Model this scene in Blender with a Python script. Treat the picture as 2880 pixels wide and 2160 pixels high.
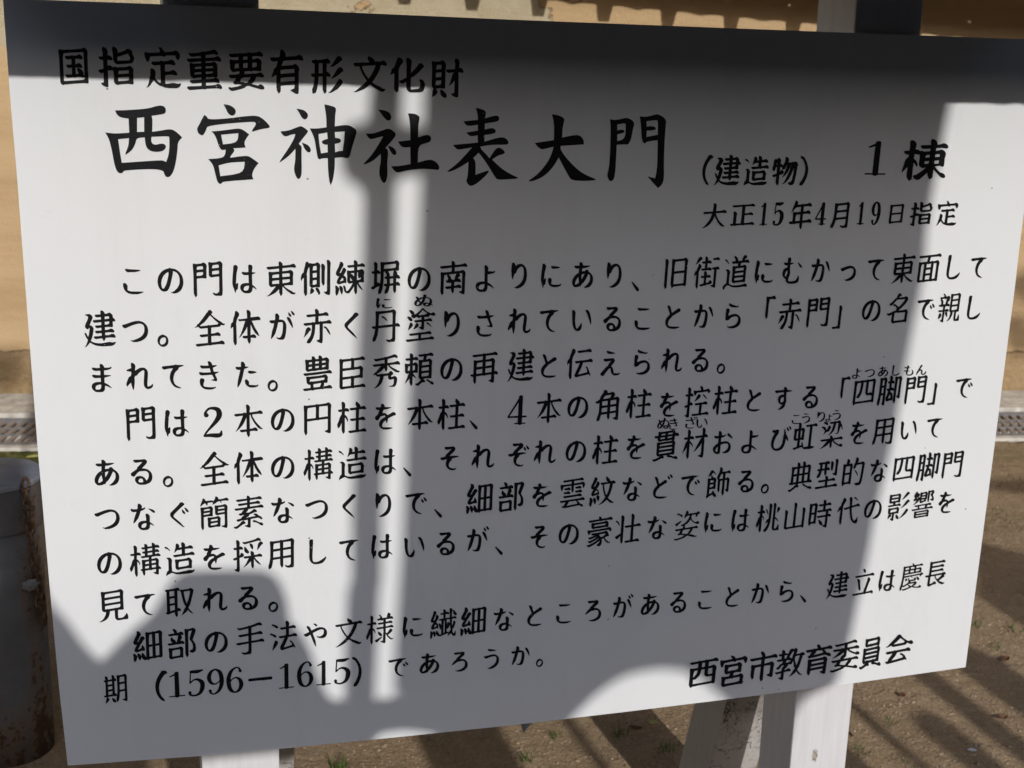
import bpy, bmesh, math, random
from mathutils import Vector, Matrix, noise
from mathutils.geometry import tessellate_polygon

SC = bpy.context.scene
COL = SC.collection
for o in list(bpy.data.objects):
    bpy.data.objects.remove(o)

# ------------------------------------------------------------------ camera
cam_d = bpy.data.cameras.new('camera')
cam = bpy.data.objects.new('camera', cam_d)
COL.objects.link(cam)
R = Matrix(((0.9589794, -0.0377069, 0.2809567), (-0.2802951, -0.2741810, 0.9199236), (0.0423455, -0.9609386, -0.2735030)))
m = Matrix.Identity(4)
for i in range(3):
    m[i][0] = R[i][0]
    m[i][1] = -R[i][1]
    m[i][2] = -R[i][2]
m[0][3], m[1][3], m[2][3] = 0.0443824, -1.6052732, 1.5
cam.matrix_world = m
cam_d.sensor_width = 36
cam_d.lens = 45
cam_d.clip_start = 0.05
cam_d.clip_end = 500
cam_d.dof.use_dof = True
cam_d.dof.focus_distance = 1.68
cam_d.dof.aperture_fstop = 10
SC.camera = cam
SC.render.resolution_x, SC.render.resolution_y = 1024, 768

# ------------------------------------------------------------------ light
TAN = 0.477                      # tangent of the sun's height
SX = -0.05                       # sideways drift of the light per metre of depth
w = bpy.data.worlds.new('World')
SC.world = w
w.use_nodes = True
nt = w.node_tree
nt.nodes.clear()
out = nt.nodes.new('ShaderNodeOutputWorld')
bg = nt.nodes.new('ShaderNodeBackground')
sky = nt.nodes.new('ShaderNodeTexSky')
sky.sky_type = 'NISHITA'
sky.sun_disc = False
sky.sun_elevation = math.radians(25.5)
sky.sun_rotation = math.radians(177.1)
sky.dust_density = 1.5
bg.inputs['Strength'].default_value = 0.15
hsv = nt.nodes.new('ShaderNodeHueSaturation')
hsv.inputs['Saturation'].default_value = 1.0
nt.links.new(sky.outputs[0], hsv.inputs['Color'])
nt.links.new(hsv.outputs[0], bg.inputs[0])
nt.links.new(bg.outputs[0], out.inputs[0])
sun_d = bpy.data.lights.new('sun', 'SUN')
sun_d.energy = 2.0
sun_d.angle = math.radians(0.53)
sun_d.color = (1.0, 0.98, 0.95)
sun = bpy.data.objects.new('sun', sun_d)
COL.objects.link(sun)
sun.rotation_mode = 'QUATERNION'
sun.rotation_quaternion = Vector((SX, 1, -TAN)).to_track_quat('-Z', 'Y')
SC.view_settings.view_transform = 'Standard'
SC.view_settings.look = 'None'
SC.view_settings.exposure = 0.40
SC.view_settings.gamma = 1.0
SC.view_settings.use_curve_mapping = False

# ------------------------------------------------------------------ helpers
def tag(o, label=None, cat=None, group=None, kind=None):
    if label: o['label'] = label
    if cat: o['category'] = cat
    if group: o['group'] = group
    if kind: o['kind'] = kind
    return o

def empty(name, loc, label, cat, group=None):
    o = bpy.data.objects.new(name, None)
    COL.objects.link(o)
    o.location = loc
    o.empty_display_size = 0.05
    tag(o, label, cat, group)
    return o

def link(name, me, mat, parent=None):
    """link a mesh given in world coordinates; under a parent its vertices are moved into the parent's space"""
    o = bpy.data.objects.new(name, me)
    COL.objects.link(o)
    if mat: me.materials.append(mat)
    if parent is not None:
        o.parent = parent
        off = Vector((0, 0, 0))
        p = parent
        while p is not None:
            off += p.location
            p = p.parent
        me.transform(Matrix.Translation(-off))
    return o

def from_bm(name, bm, mat, parent=None, smooth=False, normals=True):
    if normals: bmesh.ops.recalc_face_normals(bm, faces=bm.faces)
    me = bpy.data.meshes.new(name)
    bm.to_mesh(me)
    bm.free()
    if smooth:
        for p in me.polygons: p.use_smooth = True
    return link(name, me, mat, parent)

def own_origin(o, base):
    """move a top-level mesh's origin to its base"""
    o.data.transform(Matrix.Translation(-Vector(base)))
    o.location = base
    return o

def add_hexa(bm, lo, hi, bev=0.0):
    """lo, hi: four (x,y,z) corners each, same order"""
    a = [bm.verts.new(p) for p in lo]
    b = [bm.verts.new(p) for p in hi]
    fs = [bm.faces.new(a[::-1]), bm.faces.new(b)]
    for i in range(4):
        fs.append(bm.faces.new((a[i], a[(i + 1) % 4], b[(i + 1) % 4], b[i])))
    if bev:
        es = set(e for f in fs for e in f.edges)
        bmesh.ops.bevel(bm, geom=list(es), offset=bev, segments=2, affect='EDGES', profile=0.6)

def add_box(bm, x0, x1, y0, y1, z0, z1, bev=0.0):
    add_hexa(bm, [(x0, y0, z0), (x1, y0, z0), (x1, y1, z0), (x0, y1, z0)],
             [(x0, y0, z1), (x1, y0, z1), (x1, y1, z1), (x0, y1, z1)], bev)

def add_lathe(bm, cx, cy, prof, n=48, jit=0.0, seed=0):
    rings = []
    for k, (r, z) in enumerate(prof):
        ring = []
        for i in range(n):
            a = 2 * math.pi * i / n
            rr = r + (jit * noise.noise(Vector((math.cos(a) * 3 + seed, math.sin(a) * 3, z * 9))) if jit and r > 0.01 else 0)
            ring.append(bm.verts.new((cx + rr * math.cos(a), cy + rr * math.sin(a), z)))
        rings.append(ring)
    for a, b in zip(rings, rings[1:]):
        for i in range(n):
            bm.faces.new((a[i], a[(i + 1) % n], b[(i + 1) % n], b[i]))
    bm.faces.new(rings[0][::-1])
    bm.faces.new(rings[-1])

def add_tube(bm, pts, r, n=8, closed=False):
    pts = [Vector(p) for p in pts]
    N = len(pts)
    rings = []
    up = Vector((0.3, 0.2, 0.9))
    for i, p in enumerate(pts):
        if closed:
            t = (pts[(i + 1) % N] - pts[i - 1]).normalized()
        else:
            t = (pts[min(i + 1, N - 1)] - pts[max(i - 1, 0)]).normalized()
        s = t.cross(up)
        if s.length < 1e-4: s = t.cross(Vector((1, 0, 0)))
        s.normalize()
        u = s.cross(t).normalized()
        rr = r[i] if isinstance(r, (list, tuple)) else r
        rings.append([bm.verts.new(p + s * rr * math.cos(2 * math.pi * k / n) + u * rr * math.sin(2 * math.pi * k / n)) for k in range(n)])
    prs = list(zip(rings, rings[1:])) + ([(rings[-1], rings[0])] if closed else [])
    for a, b in prs:
        for k in range(n):
            bm.faces.new((a[k], a[(k + 1) % n], b[(k + 1) % n], b[k]))
    if not closed:
        bm.faces.new(rings[0][::-1])
        bm.faces.new(rings[-1])

# ------------------------------------------------------------------ materials
class NB:
    def __init__(self, name, rough=0.7, spec=0.3):
        self.m = bpy.data.materials.new(name)
        self.m.use_nodes = True
        self.t = self.m.node_tree
        self.b = self.t.nodes['Principled BSDF']
        self.b.inputs['Roughness'].default_value = rough
        self.b.inputs['Specular IOR Level'].default_value = spec
        self.geo = self.t.nodes.new('ShaderNodeNewGeometry')
    def new(self, k, **kw):
        n = self.t.nodes.new(k)
        for a, v in kw.items():
            if hasattr(n, a): setattr(n, a, v)
            else: n.inputs[a].default_value = v
        return n
    def l(self, a, b): self.t.links.new(a, b)
    def pos(self, scale=(1, 1, 1), loc=(0, 0, 0)):
        mp = self.new('ShaderNodeMapping')
        mp.inputs['Scale'].default_value = scale
        mp.inputs['Location'].default_value = loc
        self.l(self.geo.outputs['Position'], mp.inputs['Vector'])
        return mp.outputs[0]
    def noise(self, scale, detail=4, rough=0.55, vec=None, dist=0.0):
        n = self.new('ShaderNodeTexNoise')
        n.inputs['Scale'].default_value = scale
        n.inputs['Detail'].default_value = detail
        n.inputs['Roughness'].default_value = rough
        n.inputs['Distortion'].default_value = dist
        self.l(vec if vec is not None else self.geo.outputs['Position'], n.inputs['Vector'])
        return n.outputs[0]
    def ramp(self, fac, stops):
        r = self.new('ShaderNodeValToRGB')
        e = r.color_ramp.elements
        while len(e) < len(stops): e.new(0.5)
        for el, (p, c) in zip(e, stops):
            el.position = p
            el.color = (c[0], c[1], c[2], 1) if not isinstance(c, (int, float)) else (c, c, c, 1)
        self.l(fac, r.inputs[0])
        return r.outputs[0]
    def mix(self, fac, a, b, mode='MIX'):
        n = self.new('ShaderNodeMix')
        n.data_type = 'RGBA'
        n.blend_type = mode
        for sock, v in ((n.inputs[0], fac), (n.inputs[6], a), (n.inputs[7], b)):
            if hasattr(v, 'is_linked') or hasattr(v, 'links'): self.l(v, sock)
            elif isinstance(v, (int, float)): sock.default_value = v if sock is n.inputs[0] else (v, v, v, 1)
            else: sock.default_value = (v[0], v[1], v[2], 1)
        return n.outputs[2]
    def math(self, op, a, b=0.0, c=0.0):
        n = self.new('ShaderNodeMath')
        n.operation = op
        for sock, v in zip(n.inputs, (a, b, c)):
            if isinstance(v, (int, float)): sock.default_value = v
            else: self.l(v, sock)
        return n.outputs[0]
    def xyz(self):
        s = self.new('ShaderNodeSeparateXYZ')
        self.l(self.geo.outputs['Position'], s.inputs[0])
        return s.outputs
    def color(self, c):
        if isinstance(c, (tuple, list)): self.b.inputs['Base Color'].default_value = (c[0], c[1], c[2], 1)
        else: self.l(c, self.b.inputs['Base Color'])
    def rough(self, c): self.l(c, self.b.inputs['Roughness'])
    def bump(self, h, dist, strength=1.0):
        n = self.new('ShaderNodeBump')
        n.inputs['Distance'].default_value = dist
        n.inputs['Strength'].default_value = strength
        self.l(h, n.inputs['Height'])
        if self.b.inputs['Normal'].is_linked:
            prev = self.b.inputs['Normal'].links[0].from_socket
            self.l(prev, n.inputs['Normal'])
        self.l(n.outputs[0], self.b.inputs['Normal'])

def plain(name, c, rough=0.7, spec=0.3, var=0.25, scale=30, bump=0.0):
    k = NB(name, rough, spec)
    n = k.noise(scale, 5)
    k.color(k.ramp(n, [(0.3, tuple(v * (1 - var) for v in c)), (0.7, tuple(min(1, v * (1 + var)) for v in c))]))
    if bump: k.bump(k.noise(scale * 4, 4), bump)
    return k.m

def mat_panel():
    k = NB('white_painted_sheet', 0.42, 0.35)
    big = k.noise(2.2, 5, 0.6)
    base = k.ramp(big, [(0.25, (0.765, 0.765, 0.765)), (0.75, (0.80, 0.80, 0.795))])
    grime = k.noise(7, 6, 0.7, k.pos((1, 1, 0.35)))
    base = k.mix(k.ramp(grime, [(0.55, 0.0), (0.80, 0.5)]), base, (0.66, 0.655, 0.63))
    streak = k.noise(11, 5, 0.6, k.pos((1.0, 1.0, 0.05), (5, 0, 0)))
    base = k.mix(k.ramp(streak, [(0.55, 0.0), (0.75, 0.22)]), base, (0.62, 0.61, 0.585))
    # sparse dust specks
    v = k.new('ShaderNodeTexVoronoi')
    v.inputs['Scale'].default_value = 34
    k.l(k.geo.outputs['Position'], v.inputs['Vector'])
    pick = k.new('ShaderNodeSeparateColor')
    k.l(v.outputs['Color'], pick.inputs[0])
    near = k.math('LESS_THAN', v.outputs['Distance'], k.math('MULTIPLY', pick.outputs[1], 0.045))
    speck = k.math('MULTIPLY', near, k.math('GREATER_THAN', pick.outputs[0], 0.60))
    base = k.mix(k.math('MULTIPLY', speck, 0.75), base, (0.12, 0.11, 0.09))
    # faint hair scratches
    sc = k.noise(16, 3, 0.5, k.pos((1.0, 1.0, 2.6), (3, 1, 2)), 2.5)
    line = k.math('LESS_THAN', k.math('ABSOLUTE', k.math('SUBTRACT', sc, 0.5)), 0.0018)
    gate = k.math('GREATER_THAN', k.noise(6, 2, 0.5, k.pos((1, 1, 1), (7, 2, 9))), 0.66)
    base = k.mix(k.math('MULTIPLY', k.math('MULTIPLY', line, gate), 0.22), base, (0.35, 0.34, 0.32))
    k.color(base)
    k.rough(k.ramp(grime, [(0.3, 0.40), (0.8, 0.56)]))
    k.bump(k.noise(260, 2, 0.5, k.pos((1.0, 1.0, 0.14))), 0.00012)
    k.bump(k.noise(3.0, 2), 0.004, 0.5)
    return k.m

def mat_ink():
    k = NB('black_sign_ink', 0.45, 0.18)
    n = k.noise(150, 4)
    k.color(k.ramp(n, [(0.3, (0.005, 0.005, 0.006)), (0.75, (0.011, 0.011, 0.013))]))
    # tiny chips where the ink has flaked to the white beneath
    v = k.noise(420, 2)
    chip = k.math('MULTIPLY', k.math('GREATER_THAN', v, 0.735), k.math('GREATER_THAN', k.noise(9, 2), 0.56))
    k.color(k.mix(chip, k.ramp(n, [(0.3, (0.005, 0.005, 0.006)), (0.75, (0.011, 0.011, 0.013))]), (0.6, 0.6, 0.6)))
    return k.m

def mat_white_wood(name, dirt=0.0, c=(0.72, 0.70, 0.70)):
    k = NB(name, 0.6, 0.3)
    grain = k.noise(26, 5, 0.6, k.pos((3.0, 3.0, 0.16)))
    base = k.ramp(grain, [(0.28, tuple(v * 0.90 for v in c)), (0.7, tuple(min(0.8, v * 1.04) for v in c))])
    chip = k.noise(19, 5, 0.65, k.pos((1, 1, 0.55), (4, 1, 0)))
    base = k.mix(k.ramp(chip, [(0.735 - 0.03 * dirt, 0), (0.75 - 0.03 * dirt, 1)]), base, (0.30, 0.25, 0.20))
    vd = k.new('ShaderNodeVectorMath')
    vd.operation = 'DISTANCE'
    k.l(k.pos((1.0, 1.0, 0.42)), vd.inputs[0])
    vd.inputs[1].default_value = (1.083, 0.0125, 0.366 * 0.42)
    spot = k.math('LESS_THAN', k.math('ADD', vd.outputs['Value'], k.math('MULTIPLY', k.math('SUBTRACT', k.noise(260, 4, 0.7), 0.5), 0.011)), 0.0048)
    base = k.mix(spot, base, k.ramp(k.noise(300, 3), [(0.4, (0.20, 0.16, 0.11)), (0.6, (0.45, 0.42, 0.36))]))
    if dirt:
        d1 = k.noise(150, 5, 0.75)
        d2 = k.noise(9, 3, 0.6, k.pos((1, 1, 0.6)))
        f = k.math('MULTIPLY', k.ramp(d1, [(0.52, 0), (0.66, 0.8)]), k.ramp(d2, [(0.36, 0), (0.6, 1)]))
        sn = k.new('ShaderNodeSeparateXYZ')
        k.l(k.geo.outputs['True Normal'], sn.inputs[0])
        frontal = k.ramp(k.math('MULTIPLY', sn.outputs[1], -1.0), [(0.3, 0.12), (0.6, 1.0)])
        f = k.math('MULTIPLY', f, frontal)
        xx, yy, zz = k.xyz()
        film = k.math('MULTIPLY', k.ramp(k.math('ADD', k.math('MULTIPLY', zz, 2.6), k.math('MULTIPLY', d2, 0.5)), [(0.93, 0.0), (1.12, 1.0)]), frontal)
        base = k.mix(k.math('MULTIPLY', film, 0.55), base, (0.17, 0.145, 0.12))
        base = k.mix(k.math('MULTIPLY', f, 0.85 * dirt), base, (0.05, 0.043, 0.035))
        cr = k.noise(8, 5, 0.6, k.pos((1, 1, 2.2), (2, 5, 1)), 0.6)
        crack = k.math('LESS_THAN', k.math('ABSOLUTE', k.math('SUBTRACT', cr, 0.5)), 0.006)
        base = k.mix(k.math('MULTIPLY', k.math('MULTIPLY', crack, frontal), 0.8), base, (0.04, 0.03, 0.025))
    k.color(base)
    k.bump(grain, 0.0012, 0.6)
    k.bump(k.noise(220, 3), 0.0003)
    return k.m

def mat_soil():
    k = NB('sandy_soil', 0.95, 0.15)
    n1 = k.noise(2.3, 5, 0.6)
    n2 = k.noise(24, 6, 0.65)
    n3 = k.noise(240, 4, 0.7)
    c = k.ramp(n1, [(0.3, (0.35, 0.245, 0.145)), (0.7, (0.455, 0.326, 0.198))])
    c = k.mix(k.ramp(n2, [(0.35, 0.0), (0.75, 0.6)]), c, (0.24, 0.16, 0.092))
    c = k.mix(k.ramp(n3, [(0.54, 0.0), (0.64, 0.8)]), c, (0.52, 0.40, 0.265))
    c = k.mix(k.ramp(n3, [(0.32, 0.85), (0.44, 0.0)]), c, (0.11, 0.072, 0.042))
    v = k.new('ShaderNodeTexVoronoi')
    v.inputs['Scale'].default_value = 150
    k.l(k.geo.outputs['Position'], v.inputs['Vector'])
    sp = k.new('ShaderNodeSeparateColor')
    k.l(v.outputs['Color'], sp.inputs[0])
    c = k.mix(k.math('MULTIPLY', k.math('GREATER_THAN', sp.outputs[0], 0.86), 0.45), c, (0.48, 0.37, 0.26))
    x, y, z = k.xyz()
    # green film of moss along the drain
    edge = k.math('ADD', y, k.math('MULTIPLY', x, 0.13))
    mo = k.math('ADD', k.math('SUBTRACT', 1.0, k.math('ABSOLUTE', k.math('MULTIPLY', k.math('SUBTRACT', edge, 2.72), 3.2))), k.math('MULTIPLY', k.math('SUBTRACT', n2, 0.5), 1.8))
    mo = k.math('MULTIPLY', k.ramp(mo, [(0.35, 0.0), (0.75, 1.0)]), k.ramp(k.math('MULTIPLY', x, 0.3), [(0.25, 1.0), (0.6, 0.25)]))
    green = k.ramp(n3, [(0.35, (0.045, 0.055, 0.012)), (0.65, (0.13, 0.13, 0.03))])
    c = k.mix(mo, c, green)
    k.color(c)
    k.bump(n1, 0.03, 0.4)
    k.bump(n2, 0.012)
    k.bump(k.noise(120, 4, 0.7), 0.006)
    return k.m

def mat_earth_wall():
    k = NB('rammed_earth_plaster', 0.93, 0.15)
    x, y, z = k.xyz()
    lay = k.noise(5.0, 5, 0.6, k.pos((0.16, 0.16, 2.4)))
    fine = k.noise(60, 5, 0.7, k.pos((0.35, 0.35, 1)))
    earth = k.ramp(lay, [(0.25, (0.47, 0.315, 0.165)), (0.5, (0.565, 0.39, 0.213)), (0.78, (0.625, 0.455, 0.265))])
    earth = k.mix(k.ramp(fine, [(0.4, 0.0), (0.75, 0.45)]), earth, (0.56, 0.42, 0.25))
    pale = k.ramp(k.noise(14, 5), [(0.3, (0.47, 0.39, 0.255)), (0.7, (0.55, 0.47, 0.325))])
    # plaster skin that has come off in patches near the top
    nn = k.noise(1.9, 6, 0.62, k.pos((1.0, 1.0, 2.4), (1.35, 0.0, 0.35)))
    h = k.math('ADD', k.math('MULTIPLY', k.math('SUBTRACT', nn, 0.5), 1.0), k.math('MULTIPLY', k.math('SUBTRACT', z, 1.36), 2.6))
    skin = k.math('GREATER_THAN', h, 0.0)
    peel = k.noise(2.6, 7, 0.62, k.pos((1.0, 1.0, 1.6), (0.2, 0.0, 4.3)))
    peel_level = k.math('ADD', 0.50, k.math('MULTIPLY', k.math('SUBTRACT', 1.62, x), 0.30))
    kept = k.math('LESS_THAN', peel, peel_level)
    both = k.math('MULTIPLY', skin, kept)
    rim = k.math('LESS_THAN', k.math('ABSOLUTE', k.math('SUBTRACT', peel, peel_level)), 0.006)
    col = k.mix(both, earth, pale)
    col = k.mix(k.math('MULTIPLY', k.math('MULTIPLY', rim, skin), 0.75), col, (0.14, 0.08, 0.035))
    # one long crack above the foot, rougher below it
    cz = k.math('ADD', 0.177, k.math('MULTIPLY', k.math('SUBTRACT', k.noise(7, 5, 0.7), 0.5), 0.05))
    dz = k.math('SUBTRACT', z, cz)
    crack = k.math('LESS_THAN', k.math('ABSOLUTE', dz), 0.0032)
    col = k.mix(k.math('MULTIPLY', crack, 0.85), col, (0.10, 0.06, 0.03))
    foot = k.math('LESS_THAN', dz, 0.0)
    col = k.mix(k.math('MULTIPLY', foot, 0.55), col, k.ramp(k.noise(40, 6, 0.75), [(0.35, (0.30, 0.20, 0.10)), (0.65, (0.50, 0.36, 0.20))]))
    k.color(col)
    k.bump(lay, 0.012, 0.5)
    k.bump(k.noise(95, 5, 0.75), 0.006)
    k.bump(both, 0.006)
    k.bump(k.math('MULTIPLY', k.noise(38, 5, 0.7), foot), 0.02)
    return k.m

def mat_rusty(name, paint, rust=0.5):
    k = NB(name, 0.5, 0.4)
    n = k.noise(9, 7, 0.68, k.pos((1, 1, 0.28)))
    n2 = k.noise(60, 5, 0.7)
    n3 = k.noise(22, 4, 0.6)
    p = k.ramp(n3, [(0.3, tuple(v * 0.85 for v in paint)), (0.7, tuple(v * 1.1 for v in paint))])
    rc = k.ramp(n2, [(0.3, (0.022, 0.012, 0.008)), (0.55, (0.062, 0.030, 0.014)), (0.8, (0.12, 0.06, 0.027))])
    x, y, z = k.xyz()
    low = k.math('MULTIPLY', k.math('SUBTRACT', 0.42, z), 0.30)
    f = k.math('ADD', n, low)
    c = k.mix(k.ramp(f, [(0.60 - 0.1 * rust, 0), (0.72 - 0.1 * rust, 0.75)]), p, (0.16, 0.10, 0.06))
    c = k.mix(k.ramp(k.math('ADD', k.math('MULTIPLY', n2, 0.45), k.math('MULTIPLY', f, 0.55)), [(0.615 - 0.06 * rust, 0), (0.645 - 0.06 * rust, 1)]), c, rc)
    k.color(c)
    k.rough(k.ramp(f, [(0.4, 0.42), (0.7, 0.85)]))
    k.bump(n2, 0.0012, 0.6)
    return k.m

M_PANEL = mat_panel()
M_INK = mat_ink()
M_POST = mat_white_wood('white_painted_wood')
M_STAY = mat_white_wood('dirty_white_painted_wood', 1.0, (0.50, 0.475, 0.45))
M_ROOF = plain('dark_brown_boards', (0.024, 0.018, 0.014), 0.8, 0.2, 0.3, 14)
M_SOIL = mat_soil()
M_EARTH = mat_earth_wall()
M_TILE = plain('grey_roof_tile', (0.10, 0.10, 0.105), 0.6, 0.3, 0.25, 12, 0.002)
M_EAVE = plain('weathered_eave_wood', (0.12, 0.085, 0.055), 0.85, 0.2, 0.3, 20, 0.001)
M_KERB = plain('concrete_kerb', (0.58, 0.54, 0.47), 0.9, 0.2, 0.28, 26, 0.004)
M_STEEL = plain('dull_galvanised_steel', (0.20, 0.205, 0.215), 0.5, 0.4, 0.2, 30)
M_BAR = plain('dusty_steel_bars', (0.30, 0.245, 0.20), 0.85, 0.2, 0.2, 40)
M_PIT = plain('dark_drain', (0.02, 0.018, 0.015), 0.9, 0.1, 0.2, 10)
M_BOLL = mat_rusty('grey_paint_with_rust', (0.105, 0.108, 0.115), 0.62)
M_CAP = mat_rusty('blue_grey_paint_with_chips', (0.225, 0.24, 0.285), 0.26)
M_CHAIN = mat_rusty('rusty_chain_iron', (0.085, 0.045, 0.025), 1.6)
M_SLAB = plain('dark_slab', (0.05, 0.05, 0.052), 0.8, 0.3, 0.3, 3)
M_FOLIAGE = plain('evergreen_foliage', (0.03, 0.045, 0.02), 0.9, 0.1, 0.5, 1.5)
M_CASTER = plain('caster_grey', (0.16, 0.15, 0.14), 0.9, 0.2, 0.3, 20, 0.003)
M_GRASS = plain('grass_blades', (0.075, 0.13, 0.022), 0.6, 0.3, 0.4, 60)
M_WEED = plain('dry_weed_blades', (0.17, 0.145, 0.065), 0.7, 0.2, 0.4, 60)
M_PEB = plain('pebbles', (0.33, 0.245, 0.165), 0.85, 0.2, 0.65, 75)
M_YLEAF = plain('yellow_leaf', (0.42, 0.37, 0.13), 0.6, 0.3, 0.2, 60)
M_BLEAF = plain('dry_brown_leaf', (0.13, 0.065, 0.035), 0.8, 0.2, 0.4, 60)
M_PAPER = plain('white_scrap', (0.62, 0.62, 0.62), 0.6, 0.3, 0.1, 60)
M_FOIL = plain('crumpled_grey_paper', (0.17, 0.175, 0.175), 0.5, 0.4, 0.3, 60)
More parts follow.
